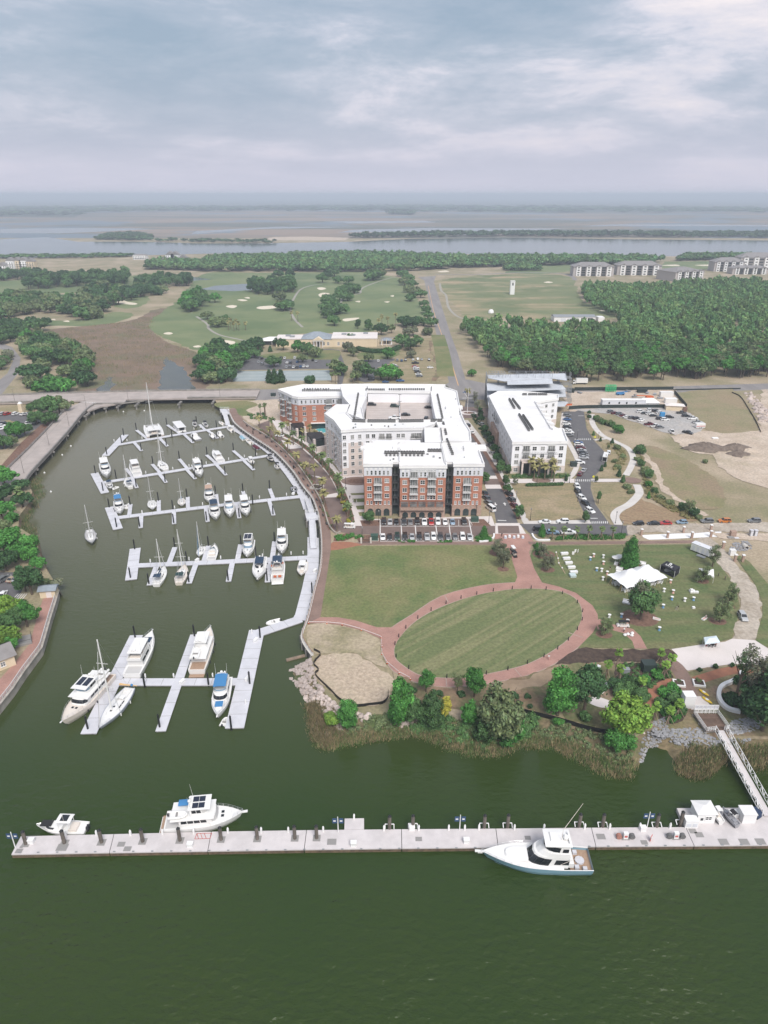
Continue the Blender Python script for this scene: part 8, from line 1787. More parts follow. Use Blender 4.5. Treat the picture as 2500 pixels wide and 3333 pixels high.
for i,(c,w,d,h)in enumerate((((2295,1460),22,14,3.2),((2395,1460),17,10,2.6),((2405,1480),12,9,2.),((2440,1466),10,8,1.2),((2450,1492),12,9,1.))):
 q=P(*c);b=MB();n=18;b.loft([[(w/2*f*(1+.18*math.sin(a*1.7+f*5+i))*math.cos(a*2*math.pi/n),d/2*f*(1+.18*math.cos(a*2.3+i))*math.sin(a*2*math.pi/n),h*(1-f**1.5)*(1+.12*math.sin(a*2.9))-.05)for a in range(n)]for f in(1,.85,.7,.5,.3,.12)]);tag(b.bld('soil_heap',mat('dark_spoil',(.19,.15,.12),.95,(.13,.1,.08),.6,6,.6,2)if i<3 else GSD,None,True,q),f'{"dark" if i < 3 else "sandy"} heap of soil, {nth(i, 5)} on the sandy field','heap')
LP2=(MB().tube((0,0,0),(0,0,4.4),.1,.06,8).tube((0,0,0),(0,0,.6),.18,.12,8).mesh('post',MBK),MB().tube((0,0,4.4),(0,0,5.),.14,.24,8).tube((0,0,5.),(0,0,5.25),.26,.05,8).mesh('lantern',MGP))
lps=[(1179,1755),(1233,1700),(1468,1680),(1550,1680),(1591,1703),(1651,1605),(1679,1635),(1880,1633),(1947,1635),(2003,1704),(2022,1738),(1726,1693),(1838,1573),(1746,1584),(1946,1438),(1969,1513),(1853,1572),(1878,1430),(942,1466),(968,1440),(1010,1530),(1125,1590)]
for i,(x,y)in enumerate(sorted(lps)):q=P(x,y);o=thg('lamp_post',f'black lamp post, {nth(i, len(lps))} around the buildings and drives','lamp',q,0,'black lamp posts');ob('post',LP2[0],o);ob('lantern',LP2[1],o)
M_YSIGN=mat('yellow_green_sign',(.75,.7,.05),.5)
for i,(x,y)in enumerate(((1935,1437),(1930,1568))):
 q=P(x,y);o=thg('road_sign',f'yellow diamond crossing sign, {("farther", "nearer")[i]} of two on the curved drive','sign',q,0,'yellow crossing signs');tb(o,'post',MST,(0,0,0),(0,0,2.9),.04);t=MB().box((-.45,-.06,-.45),(.01,.01,.01));MB().add([(0,-.06,3.1),(-.62,-.06,2.48),(0,-.06,1.86),(.62,-.06,2.48)],[(0,1,2,3)]).add([(0,-.02,3.1),(-.62,-.02,2.48),(0,-.02,1.86),(.62,-.02,2.48)],[(3,2,1,0)]).bld('panel',M_YSIGN,o)
q=P(1521,1345);o=thg('flagpole','tall white nautical flagpole with yardarm on the small roundabout','flagpole',q);tb(o,'pole',MT,(0,0,0),(0,0,15),.16,.08,8);MB().beam((-3.2,0,9),(3.2,0,9),.14).bld('yardarm',MT,o);tb(o,'gaff',MT,(0,0,9),(-3,0,13),.08);bx(o,'flag',M_NAVY,(-2.3,0,12),(1.6,.05,.9))
BN=(MB().box((0,0,.42),(1.8,.5,.08)).mesh('seat',MDK),MB().box((0,.26,.5),(1.8,.08,.45)).mesh('backrest',MDK),MB().box((0,0,0),(.1,.5,.42)).mesh('leg',MDK))
bp_=rsm(smo(PL([(806,1388),(868,1424),(915,1468),(960,1520),(1002,1578),(1034,1628),(1052,1672),(1066,1706)]),4),18)
for i,p in enumerate(bp_):
 n_=bp_[min(i+1,17)]-bp_[max(0,i-1)];o=thg('bench',f'dark bench, {ORD[i + 1]} from the bridge end along the promenade planters','bench',(p.x-.3,p.y,.04),math.atan2(n_.y,n_.x)+math.pi,'promenade benches');ob('seat',BN[0],o);ob('backrest',BN[1],o);[ob('leg',BN[2],o,(x,0,0))for x in(-.75,.75)]
pl_=smo(PL([(792,1372),(815,1389),(880,1428),(928,1470),(975,1522),(1010,1572),(1040,1622),(1056,1662),(1066,1698),(1076,1720),(1094,1738),(1108,1733)]),4);b=MB();[b.beam(a+UP(.35),c+UP(.35),.5,.7)for a,c in zip(pl_[:-1],pl_[1:])];tag(b.bld('planter_wall',mat('pale_limestone',(.4,.36,.31),.9,(.33,.29,.25),.9)),'low pale stone planter wall following the promenade','wall')
def planter(px,py,w,d,lbl,rz=0.,h=.7,m=MT):
 q=P(px,py);o=thg('planter',lbl,'planter',q,rz);b=MB();[b.box((x,y,0),(a,c,h))for x,y,a,c in((0,-d/2,w+.3,.3),(0,d/2,w+.3,.3),(-w/2,0,.3,d-.3),(w/2,0,.3,d-.3))];b.bld('wall',m,o);bx(o,'soil',G_MULCH,(0,0,0),(w-.3,d-.3,h-.12));return o
planter(1032,1588,4.5,4,'square pale planter on the promenade beside the drive',-.4,m=MKB);planter(2209,2228,2.6,2.2,'white edged brick planter, left of the garden walk',-.2);planter(2274,2228,2.6,2.2,'white edged brick planter, right of the garden walk',-.2)
def curvewall(px,lbl,h=.75,w=.7,m=MT):
 q=smo(PL(px),6);b=MB();poly=ribbon(q,w);b.prism(poly,0,h);return tag(b.bld('seat_wall',m),lbl,'wall')
curvewall([(2412,2192),(2408,2210),(2385,2222),(2350,2238),(2338,2262),(2345,2290),(2370,2312),(2408,2322)],'curving white seat wall right of the wooden pier head',1.,1.);curvewall([(1950,2172),(1942,2188),(1950,2210),(1972,2232),(1965,2248),(1955,2258)],'curving white seat wall behind the two dark trees',.8,.9)
curvewall([(1560,1765),(1590,1762),(1606,1752),(1608,1740)],'low white curved wall at the corner left of the brick entrance',.6,.6);curvewall([(1732,1740),(1738,1752),(1752,1760),(1790,1760)],'low white curved wall at the corner right of the brick entrance',.6,.6)
for px,py,w,d,h,m,l in((1219,1757,2.6,2.,1.9,mat('utility_green',(.04,.085,.065),.6),'dark green transformer box beside the promenade gate'),(1545,1697,2.8,1.8,1.6,mat('utility_green',(0,0,0)),'green transformer box right of the brick building'),(2108,2182,3.4,2.6,2.4,mat('utility_dark',(.025,.04,.035),.6),'dark green utility cabinet in the park garden'),(1866,1518,2.8,2.2,2.,mat('utility_dark',(0,0,0)),'dark green transformer box beside the white building'),(2235,2298,2.6,2.2,3.6,MT,'tall white cabinet beside the wooden pier head'),(890,1290,3,2,1.8,mat('utility_dark',(0,0,0)),'dark utility box on the grass behind the brick wing'),(2037,2190,1.6,1.2,1.2,MST,'grey equipment box between the propped palms')):
 q=P(px,py);o=thg('utility_cabinet',l,'cabinet',q);bx(o,'plinth',MKB,(0,0,0),(w+.5,d+.5,.15));bx(o,'body',m,(0,0,.15),(w,d,h));bx(o,'lid',m,(0,0,h+.15),(w+.1,d+.1,.08))
o=thg('entry_gate','low black metal gate between pale posts beside the promenade lawn','gate');a,c=P(1176,1768),P(1207,1768);[bx(o,'post',MKB,(p.x,p.y,0),(.6,.6,2.2))for p in(a,c)];b=MB();[b.beam(a.lerp(c,k/14)+UP(.1),a.lerp(c,k/14)+UP(1.5),.05)for k in range(1,14)];[b.beam(a+UP(z),c+UP(z),.08)for z in(.1,1.5)];b.bld('gate_leaf',MBK,o)
for i,(x,y)in enumerate(((2290,2258),(2300,2282))):
 q=P(x,y);o=thg('kayak',f'yellow kayak, {("farther", "nearer")[i]} of two on the grass beside the pier','kayak',(q.x,q.y,.1),R(-62),'yellow kayaks');MB().loft([[(x_,w_*math.cos(a*math.pi/4),.3+h_*math.sin(a*math.pi/4))for a in range(8)]for x_,w_,h_ in((-1.6,.06,.05),(-.9,.38,.2),(0,.48,.25),(.9,.38,.2),(1.6,.06,.05))]).bld('shell',mat('yellow_plastic',(.7,.48,.03),.4),o,True);bx(o,'cockpit',MG,(0,0,.5),(.8,.5,.06))
o=thg('culvert','concrete culvert mouth in the stone bank','culvert');q=P(2108,2385,-1);MB().box((q.x-1.5,q.y,-2.6),(.5,2.5,2.6),.1).box((q.x+1.5,q.y,-2.6),(.5,2.5,2.6),-.1).box((q.x,q.y+.6,-.4),(3.4,.8,.5)).bld('headwall',MPS,o);bx(o,'grate',MDK,(q.x,q.y+.4,-2.6),(2.6,.3,2.2))
q=P(150,1945);o=thg('storage_shed','cream storage shed with grey roof at the end of the brick walk','shed',(q.x+.5,q.y+1.5,0),.15);bx(o,'wall',M_CREAM,(0,0,0),(4.6,3.4,2.6));gable(MB(),0,0,3.6,4.8,2.6,.9,math.pi/2).bld('roof',M_SLATE,o);bx(o,'door',M_PALEROOF,(.4,-1.73,.05),(1.6,.06,2.1))
q=P(18,2190);o=thg('cottage','cream cottage with grey roof cut by the left edge','house',(q.x-4.5,q.y+3,0),.75);bx(o,'wall',M_CREAM,(0,0,0),(9,7,3.2));gable(MB(),0,0,7.4,9.6,3.2,2.2,math.pi/2).bld('roof',M_GREYROOF,o);wnd(o,(1.5,-3.5,1.),0,1.2,1.4);wnd(o,(-1.5,-3.5,1.),0,1.2,1.4);bx(o,'chimney',M_CREAM,(2,1,4.4),(.8,.8,1.6))
q=P(72,2090);o=thg('deck_terrace','grey timber terrace with dark railing beside the brick walk','terrace',q,.5);bx(o,'deck',MGP,(0,0,0),(5,4.5,.6));b=MB();[b.beam((-2.5,y,.6),(-2.5,y,1.6),.08)for y in(-2.2,0,2.2)];[b.beam((2.5,y,.6),(2.5,y,1.6),.08)for y in(-2.2,0,2.2)];[b.beam((x,-2.2,1.6),(x,2.2,1.6),.08)for x in(-2.5,2.5)];b.beam((-2.5,-2.2,1.6),(2.5,-2.2,1.6),.08);b.bld('railing',MDK,o)
q=P(71,1342);o=thg('monument_pillar','slim white monument pillar beside the bridge abutment','pillar',q);bx(o,'shaft',M_CREAM,(0,0,0),(2.2,2.2,5.2),0,0,.9);bx(o,'cap',MT,(0,0,5.2),(2.,2.,1.),0,0,.4)
q=[P(*p,WZ)for p in((932,2151),(992,2137))];b=MB();b.tube(q[0]+UP(.1),q[1]+UP(.3),.55,.5,8);tag(b.bld('driftwood_log',mat('grey_driftwood',(.24,.18,.13),.9,(.16,.12,.09),.9)),'old timber baulk floating off the corner of the seawall','log')
# vegetation
def leafmat(name,c1,c2,rough=.75):
 m=mat(name,c1,rough,c2,1.6,3,objrand=.22,tint=True,spec=.25);return m
LG=leafmat('leaf_mid_green',(.082,.165,.058),(.062,.132,.046));LB=leafmat('leaf_bright_green',(.075,.225,.048),(.055,.18,.038));LD=leafmat('leaf_dark_green',(.048,.108,.042),(.036,.085,.032));LO=leafmat('leaf_olive',(.15,.195,.092),(.115,.16,.074));L_GREY=leafmat('leaf_grey_green',(.17,.185,.125),(.135,.155,.1));L_YEL=leafmat('leaf_yellow',(.42,.38,.06),(.3,.3,.055));L_LIME=leafmat('leaf_lime',(.16,.27,.045),(.11,.21,.036));L_FOREST=leafmat('leaf_forest',(.092,.178,.062),(.07,.142,.05))
L_FROND=leafmat('palm_frond',(.13,.18,.07),(.1,.145,.06));LFY=leafmat('palm_frond_dry',(.28,.255,.12),(.22,.205,.095));L_REED=leafmat('reed_blade',(.34,.265,.15),(.25,.21,.115));L_COVER=leafmat('ground_cover_leaf',(.09,.15,.05),(.12,.15,.06))
M_TRUNK=mat('tree_bark',(.13,.1,.075),.9,(.085,.065,.05),3.);M_PTRUNK=mat('palm_bark',(.2,.155,.11),.9,(.14,.105,.075),4.);M_PROP=mat('prop_timber',(.3,.22,.15),.9)
def unit(n,rng):v=rng.normal(size=(n,3));return v/np.linalg.norm(v,axis=1,keepdims=True)
def leaf_quads(pos,nrm,size,rng,asp=.62):
 n=len(pos);t=np.cross(nrm,unit(n,rng));t/=np.linalg.norm(t,axis=1,keepdims=True)+1e-9;b=np.cross(nrm,t);s=size[:,None]
 v=np.empty((n,4,3));v[:,0]=pos-t*s-b*s*asp*.4;v[:,1]=pos+b*s*-asp;v[:,2]=pos+t*s;v[:,3]=pos+b*s*asp;return v.reshape(-1,3),np.arange(n*4).reshape(-1,4)
def cra(seed,lobes,nleaf,leaf,core=.78,rough=.75,fill=.3,nu=8,nv=5):
 rng=np.random.default_rng(seed);lb=np.array(lobes);w=lb[:,3]**2;k=rng.choice(len(lb),nleaf,p=w/w.sum());d=unit(nleaf,rng);d[:,2]=np.where(rng.random(nleaf)<.35,np.abs(d[:,2]),d[:,2])
 rad=np.where(rng.random(nleaf)<fill,rng.uniform(.45,.9,nleaf),rng.uniform(.86,1.1,nleaf));pos=lb[k,:3]+d*(lb[k,3]*rad)[:,None];nrm=d+unit(nleaf,rng)*rough;nrm/=np.linalg.norm(nrm,axis=1,keepdims=True)
 v,q=leaf_quads(pos,nrm,leaf*rng.uniform(.6,1.35,nleaf),rng);lt=rng.uniform(.82,1.2,len(lb))[k]*rng.uniform(.72,1.32,nleaf);tint=np.ones((nleaf,4));tint[:,0]=lt*rng.uniform(.9,1.15,nleaf);tint[:,1]=lt;tint[:,2]=lt*rng.uniform(.8,1.1,nleaf);T=np.repeat(tint,4,axis=0)
 if core:
  V,Q,TT_=[v],[q],[T];off=len(v)
  for c in lb:
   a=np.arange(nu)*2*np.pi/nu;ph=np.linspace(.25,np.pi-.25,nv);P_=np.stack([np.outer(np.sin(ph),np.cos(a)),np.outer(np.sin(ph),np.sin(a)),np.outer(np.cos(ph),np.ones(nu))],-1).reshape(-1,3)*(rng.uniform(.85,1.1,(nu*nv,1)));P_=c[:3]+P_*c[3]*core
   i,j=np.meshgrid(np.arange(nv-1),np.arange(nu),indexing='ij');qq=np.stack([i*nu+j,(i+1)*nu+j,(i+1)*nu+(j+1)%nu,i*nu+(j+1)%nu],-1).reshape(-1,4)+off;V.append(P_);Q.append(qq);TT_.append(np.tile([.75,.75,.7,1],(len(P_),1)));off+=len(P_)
  v,q,T=np.concatenate(V),np.concatenate(Q),np.concatenate(TT_)
 return v,q,T
def lobes_for(kind,seed):
 r=random.Random(seed);L=[]
 if kind=='oak':
  L=[(0,0,.45,.38)]
  for i in range(12):a=i*2.4+r.uniform(-.6,.6);d=r.uniform(.3,.66);L.append((d*math.cos(a),d*math.sin(a),r.uniform(.2,.5)+.3*(1-d),r.uniform(.2,.36)))
  for i in range(10):a=r.uniform(0,6.28);d=r.uniform(.5,.92);L.append((d*math.cos(a),d*math.sin(a),r.uniform(.12,.62),r.uniform(.1,.2)))
  for i in range(7):a=r.uniform(0,6.28);d=r.uniform(.05,.45);L.append((d*math.cos(a),d*math.sin(a),r.uniform(.66,.92),r.uniform(.12,.24)))
 elif kind=='tall':
  for i in range(16):z=r.uniform(.12,.88);w=.62*math.sin(math.pi*(z*.8+.12))**.7;a=i*2.4;d=w*r.uniform(.5,1.);L.append((d*math.cos(a),d*math.sin(a),z,r.uniform(.22,.34)))
  L.append((0,0,.5,.4));L.append((0,0,.85,.22))
 elif kind=='cone':
  for i in range(16):z=.08+.84*i/15;w=.62*(1-z)+.05;a=i*2.4;L.append((w*.6*math.cos(a),w*.6*math.sin(a),z,.14+w*.42))
 elif kind=='shrub':
  for i in range(8):a=i*2.4;d=r.uniform(.2,.6);L.append((d*math.cos(a),d*math.sin(a),r.uniform(.25,.6),r.uniform(.3,.42)))
 elif kind=='sparse':
  for i in range(15):a=i*2.4;d=r.uniform(.25,.75);L.append((d*math.cos(a),d*math.sin(a),r.uniform(.15,.85),r.uniform(.16,.26)))
 return L
CROWN={}
def crown_mesh(kind,m,seed,lod,asp):
 key=(kind,m.name,seed,lod,asp)
 if key not in CROWN:
  n,s={'near':(3600,.075),'mid':(1100,.12),'far':(320,.2)}[lod]
  lb=[(x,y,z*asp,r*(1+.3*max(0,asp-1)))for x,y,z,r in lobes_for(kind,seed)];lb+=[(y*.9,-x*.9,z*.75+.1,r*.85)for x,y,z,r in lb[1:]]if asp>1.5 else[]
  if kind=='sparse':v,q,T=cra(seed,lb,int(n*.75),s*.8,core=0,fill=.6)
  else:v,q,T=cra(seed,lb,int(n*(1+.4*max(0,asp-1))),s,core=.72)
  CROWN[key]=np_mesh('crown',v,q,m,T)
 return CROWN[key]
TRK={}
def trunk_mesh(seed,sparse=False):
 key=(seed,sparse)
 if key not in TRK:
  r=random.Random(seed);b=MB();b.tube((0,0,-.02),(.05,0.,.4),.075,.055,7);b.tube((.05,0,.4),(0.,.05,.75),.055,.025,6)
  for i in range(9 if sparse else 5):a=i*2.4+r.random();z=r.uniform(.25,.6);l=r.uniform(.2,.38);e=(l*1.3*math.cos(a),l*1.3*math.sin(a),z+r.uniform(.15,.35));b.tube((.03,0.,z),e,.03,.012,5);b.tube(e,(e[0]*1.5,e[1]*1.5,min(1.,e[2]+.15)),.012,.005,4)
  TRK[key]=b.mesh('trunk',M_TRUNK)
 return TRK[key]
def tree(px,py,H,Rd,kind,m,lbl,grp=None,lod='mid',z=0.,seed=None,loc=None,name=None,cat='tree',base=.22):
 q=loc or P(px,py,z);seed=random.randrange(3)if seed is None else seed
 o=thg(name or{'shrub':'shrub','cone':'conifer'}.get(kind,'tree'),lbl,'shrub' if kind=='shrub' else cat,(q.x,q.y,z),random.uniform(0,6.28),grp)
 b0={'shrub':0.,'cone':.04}.get(kind,base);ux=random.uniform(.82,1.22);hc=H*(1-b0);asp=min((.7,1.,1.5,2.1,2.9),key=lambda a:abs(math.log(a*Rd/hc)));ob('crown',crown_mesh(kind,m,seed,lod,asp),o,(0,0,H*b0),0,(Rd*ux,Rd/ux,hc/asp))
 if kind!='shrub':ob('trunk',trunk_mesh(seed,kind=='sparse'),o,(0,0,0),0,(max(Rd,H*.35)*1.1,max(Rd,H*.35)*1.1,H))
 return o
def tres(items,phrase,grp,kind_word='tree',nm=None):
 """items: (px, py, H, R, kind, mat, lod)"""
 it=sorted(items,key=lambda t:t[0])
 for i,t in enumerate(it):tree(t[0],t[1],t[2],t[3],t[4],t[5],f'{ {"oak": "round", "tall": "tall", "cone": "pointed", "shrub": "low", "sparse": "thin"}[t[4]] } {"shrub" if t[4] == "shrub" else kind_word}, {nth(i, len(it))} {phrase}',grp,t[6]if len(t)>6 else 'mid',name=None if t[4]in('shrub','cone')else nm)
def T(base,top,Rd,kind,m,lbl,lod='near',z=0.,base_f=.22):return tree(base[0],base[1],max(1.5,HT(base,top,z)),Rd,kind,m,lbl,None,lod,z,base=base_f)
bz=lambda px,py:(lambda q:bank_z(q.x,q.y))(P(px,py,-1.2))
def TB(base,top,Rd,kind,m,lbl,lod='near',bf=.15):
 z=bz(*base);q=P(base[0],base[1],z);H=HT(base,top,z);return tree(0,0,max(1.5,H),Rd,kind,m,lbl,None,lod,z,loc=q,base=bf)
TB((1300,2361),(1297,2200),3.6,'tall',LB,'tall bright tree at the right corner of the bare straw patch',bf=.05);TB((1408,2361),(1400,2250),3.6,'tall',LG,'green tree left of the yellow leaved one on the shore',bf=.05);TB((1350,2352),(1352,2262),3.,'oak',LG,'dark leafy tree between the two tall shore trees',bf=.05)
T((1387,2253),(1383,2183),2.1,'oak',LB,'small bright tree standing against the lower oval path');T((1489,2256),(1487,2190),1.5,'sparse',LO,'thin olive sapling against the lower oval path');T((1543,2269),(1543,2175),2.9,'tall',LB,'bright twin topped tree below the oval lawn');TB((1447,2340),(1451,2267),1.8,'oak',L_YEL,'yellow leaved tree with bare pale branches on the shore');TB((1528,2358),(1522,2286),2.5,'oak',LB,'round bright bush tree in the middle of the shore',bf=.05)
TB((1622,2405),(1622,2243),6.,'oak',LO,'largest spreading olive green tree on the shore',bf=.02);TB((1590,2412),(1585,2330),3.6,'oak',LG,'dark green tree under the largest olive tree',bf=.02);TB((1655,2418),(1655,2335),4.,'oak',LB,'green tree at the water below the largest olive tree',bf=.02);TB((1133,2372),(1130,2277),2.6,'tall',LB,'dense bright bush tree below the stone bank',bf=0.)
T((1814,2328),(1809,2162),3.9,'tall',LB,'bright leafy tree left of the dark one in the riverside garden',base_f=.03);T((1898,2326),(1878,2162),4.4,'oak',LD,'dark dense tree right of the bright one in the riverside garden',base_f=.3);T((1862,2300),(1860,2235),2.4,'oak',LD,'small dark tree between the two big garden trees');TB((2030,2400),(2040,2268),5.6,'oak',L_LIME,'large lime green tree beside the culvert',bf=.12);TB((2010,2440),(2012,2368),3.2,'oak',LB,'green tree at the water edge below the lime green tree',bf=.02)
T((2480,2379),(2478,2185),5.8,'oak',LD,'big dark tree at the right edge behind the white seat wall',base_f=.05);T((2440,2330),(2452,2112),4.4,'sparse',L_GREY,'tall thin grey tree at the right edge',base_f=.35);T((2398,2260),(2400,2128),2.6,'sparse',LG,'leaning thin tree above the white seat wall',base_f=.5);T((2520,2290),(2510,2130),5.,'oak',LO,'olive tree cut by the right edge above the dark tree')
T((2083,2018),(2100,1893),5.,'oak',LG,'large green tree in the mulch ring before the big tent',base_f=.2);tree(2083,2017,HT((2083,2018),(2107,1890)),4.2,'sparse',L_GREY,'grey bare topped tree rising inside the large green one',None,'near');T((2048,1850),(2055,1747),3.6,'cone',LB,'dense bright pyramidal tree behind the big tent');T((2036,1850),(2036,1765),2.4,'tall',LB,'bright companion tree left of the pyramidal one')
for b,t,r,l in(((1781,1858),(1784,1806),2.5,'nearer of two thin trees right of the brick entrance'),((1767,1815),(1770,1768),2.9,'farther of two thin trees right of the brick entrance'),((1969,2066),(1967,2015),2.6,'thin tree in a mulch ring beside the oval path'),((2284,1897),(2293,1842),2.9,'thin tree before the white square canopy'),((2318,1846),(2321,1774),2.6,'thin tree beside the restroom trailer'),((2372,1968),(2372,1902),3.2,'farther of two grey green trees inside the bend of the gravel track'),((2343,2027),(2348,1957),3.2,'nearer of two grey green trees inside the bend of the gravel track'),((1638,1850),(1638,1788),2.6,'nearer of two thin trees left of the brick entrance'),((1622,1813),(1622,1757),2.9,'farther of two thin trees left of the brick entrance')):
 T(b,t,r,'sparse',L_GREY if 'entrance' in l else LO,l,base_f=.12)
for b,t,r,l in(((1763,1746),(1765,1705),1.7,'pointed conifer in the corner bed right of the brick entrance'),((1575,1750),(1575,1712),1.8,'pointed conifer in the corner bed left of the brick entrance'),((1747,1786),(1747,1765),1.,'small pointed conifer beside the farther thin tree'),((2110,1622),(2110,1600),1.2,'pointed conifer beside the lower winding path')):T(b,t,r,'cone',LB,l)
tres([(1565,1378,5,2.,'oak',LD),(1562,1365,7,2.,'tall',LD),(1578,1410,4.5,2.2,'oak',LD),(1588,1425,4,2.,'oak',LD),(1597,1447,4.5,2.2,'oak',LD),(1610,1478,5,2.4,'oak',LD),(1618,1505,5,2.6,'oak',LD),(1628,1542,6.5,2.2,'tall',LG),(1655,1540,4,2.6,'oak',LG),(1645,1582,5,1.8,'tall',LG),(1652,1606,4,1.8,'oak',LG),(1689,1690,6,2.2,'tall',LG),(1577,1577,6,2.4,'tall',LG),(1512,1440,6,1.8,'tall',LD),(1490,1345,8,1.6,'sparse',L_GREY),(1553,1345,8,2.4,'sparse',L_GREY),(1545,1315,8,2.2,'sparse',L_GREY),(1455,1284,6,2,'sparse',L_GREY)],'along the street between the buildings','street trees')
tres([(1203,1708,6,2.,'tall',LG,'near'),(1187,1690,3,1.2,'shrub',LG),(1904,1702,5,1.7,'tall',LG),(1947,1640,6,.9,'tall',LG),(1969,1520,2.6,.9,'cone',LD),(1957,1534,3.2,1.1,'cone',LD),(2014,1552,3.8,1.3,'cone',LD),(2027,1570,3.6,1.4,'cone',LG),(1992,1445,3,1.3,'cone',LD),(1954,1437,2.4,1.,'cone',LD),(1917,1367,3.2,1.4,'oak',LD),(1916,1352,3.2,1.4,'oak',LD),(1931,1418,2.6,.9,'cone',LG),(1980,1462,2.4,.9,'tall',LO),(1940,1570,3,1.,'tall',LO),(1842,1565,2.8,1.2,'cone',LD),(1676,1580,3.6,1.6,'sparse',L_GREY)],'round the curved drives','young trees')
tres([(1938,1366,2.6,2.4,'shrub',LG),(1952,1373,3,2.8,'shrub',LO),(1966,1380,2.8,2.8,'shrub',LG),(1980,1384,3,2.6,'shrub',LO),(1992,1388,3,2.6,'shrub',LG),(2011,1410,5,3.4,'shrub',LB),(2080,1476,5.5,3.4,'shrub',LG),(2085,1518,4,2.2,'shrub',LG),(2075,1500,2,2,'shrub',LO),(2100,1535,3,2.4,'shrub',LO),(2111,1556,5,2.2,'shrub',LG),(2111,1586,3.2,1.9,'shrub',LB),(2129,1606,3.4,1.6,'shrub',LG),(2150,1625,2,2.2,'shrub',LO),(2180,1645,2,2.4,'shrub',LO),(2224,1662,4,2.6,'shrub',LG),(2240,1676,6.5,2.4,'sparse',LO),(2257,1682,4,2.4,'shrub',LD),(2275,1690,2,2.,'shrub',LO),(2028,1492,2.2,2.2,'shrub',LO),(2008,1464,3,2.2,'shrub',LO),(2010,1525,1.6,2.2,'shrub',LO),(2000,1505,1.6,2,'shrub',LO),(2040,1590,1.6,2.4,'shrub',LO),(2052,1606,1.6,2.,'shrub',LO),(2094,1545,2.4,2.,'shrub',LO),(2294,1507,1.8,1.6,'shrub',LO)],'along the east field path','shrubs of the east field')
tres([(1903,2345,3,1.7,'shrub',LG),(1818,2360,2.2,1.2,'shrub',LB),(1718,2272,1.4,1.,'shrub',LD),(1676,2272,1.6,1.3,'shrub',LD),(1690,2298,1.8,.9,'shrub',LD),(1725,2305,1.3,.8,'shrub',LD),(1340,2250,1.4,1.5,'shrub',LD),(1500,2265,1.4,1.4,'shrub',LD),(1430,2262,1.6,1.2,'shrub',LD),(2276,2185,1.3,.8,'shrub',LD),(2328,2176,1.5,.9,'shrub',LD),(2382,2170,1.3,.8,'shrub',LD),(2380,2290,3.5,2.6,'shrub',LD),(2432,2320,5,3.2,'shrub',LD,'near'),(2470,2290,5,3.6,'shrub',LD,'near'),(2408,2225,3,2.2,'shrub',LD),(2500,2240,5,3.6,'shrub',LG,'near')],'in the riverside garden','garden shrubs')
tres([(2060,2245,3.4,3.,'shrub',LG,'near'),(2020,2262,3.6,3.2,'shrub',LG,'near'),(2085,2275,3.2,2.6,'shrub',LG,'near'),(2040,2225,2.4,2.2,'shrub',LD),(2000,2240,3,2.2,'shrub',LD),(2160,2262,2.4,2.4,'shrub',LB),(2190,2255,2.4,2.4,'shrub',LB),(2150,2300,2.2,2.,'shrub',LG),(2195,2290,3,2.4,'shrub',LG),(2215,2320,2.4,1.8,'shrub',LG),(2180,2325,2.4,2,'shrub',LG),(2130,2190,1.8,2.,'shrub',LB),(2140,2205,1.8,2.,'shrub',LB),(2100,2215,1.4,2.,'shrub',LB),(2210,2222,1.3,.7,'shrub',LO),(2274,2222,1.5,.9,'shrub',LO)],'between the garden walk and the clay path','garden shrubs')
tres([(20,1585,9,5,'oak',LB,'near'),(70,1600,5,4,'oak',LD,'near'),(15,1640,8,5,'oak',LD,'near'),(75,1650,6,4.5,'oak',LD,'near'),(10,1690,8,4.5,'oak',LB,'near'),(40,1700,5,3,'shrub',LB),(15,1800,12,5,'tall',LO,'near'),(60,1820,12,5.5,'tall',LB,'near'),(105,1830,10,4.6,'tall',LB,'near'),(25,1858,7,4.5,'oak',LD,'near'),(130,1855,5,3,'oak',LB,'near'),(105,1935,10,4.6,'oak',LD,'near'),(85,1925,6,3.6,'oak',LD,'near'),(10,1970,3.5,3,'shrub',LB),(35,2035,9,4.8,'oak',L_LIME,'near'),(90,2040,8,3.8,'oak',LB,'near'),(55,2060,8,3.6,'oak',LG,'near'),(12,2115,8,4.6,'oak',L_LIME,'near'),(-10,2060,8,4.5,'oak',LG,'near'),(40,2120,5,3.2,'oak',LB,'near'),(150,1905,3,2,'shrub',LO),(185,1905,2.2,2.4,'shrub',L_GREY)],'on the wooded bank at the left edge','left bank trees')
tres([(130,1350,9,7,'oak',LG,'near'),(165,1352,11,8,'oak',LG,'near'),(195,1345,9,7,'oak',LO,'near'),(120,1380,7,6,'oak',LG,'near'),(165,1385,7,5,'oak',LG,'near'),(55,1425,8,6,'oak',LB,'near'),(85,1420,7,4,'oak',LG,'near'),(15,1460,7,5.5,'oak',LG,'near'),(40,1455,6,3.4,'oak',LO,'near'),(-20,1440,7,5,'oak',LO)],'inside the curve of the bridge ramp','ramp trees')
def sct(poly_px,n,seed,mind=0.):
 poly=PL(poly_px);rr=random.Random(seed);x0,x1=min(p.x for p in poly),max(p.x for p in poly);y0,y1=min(p.y for p in poly),max(p.y for p in poly);out=[]
 for _ in range(n*60):
  if len(out)>=n:break
  q=(rr.uniform(x0,x1),rr.uniform(y0,y1))
  if inside(q,poly)and all((q[0]-o_[0])**2+(q[1]-o_[1])**2>mind*mind for o_ in out[-400:]):out.append(q)
 return out
def px_of(x,y,z=0.):
 dz=z-CAMZ;d=y*CP-dz*SP;return(CX+F*x/d,CY-F*(y*SP+dz*CP)/d)
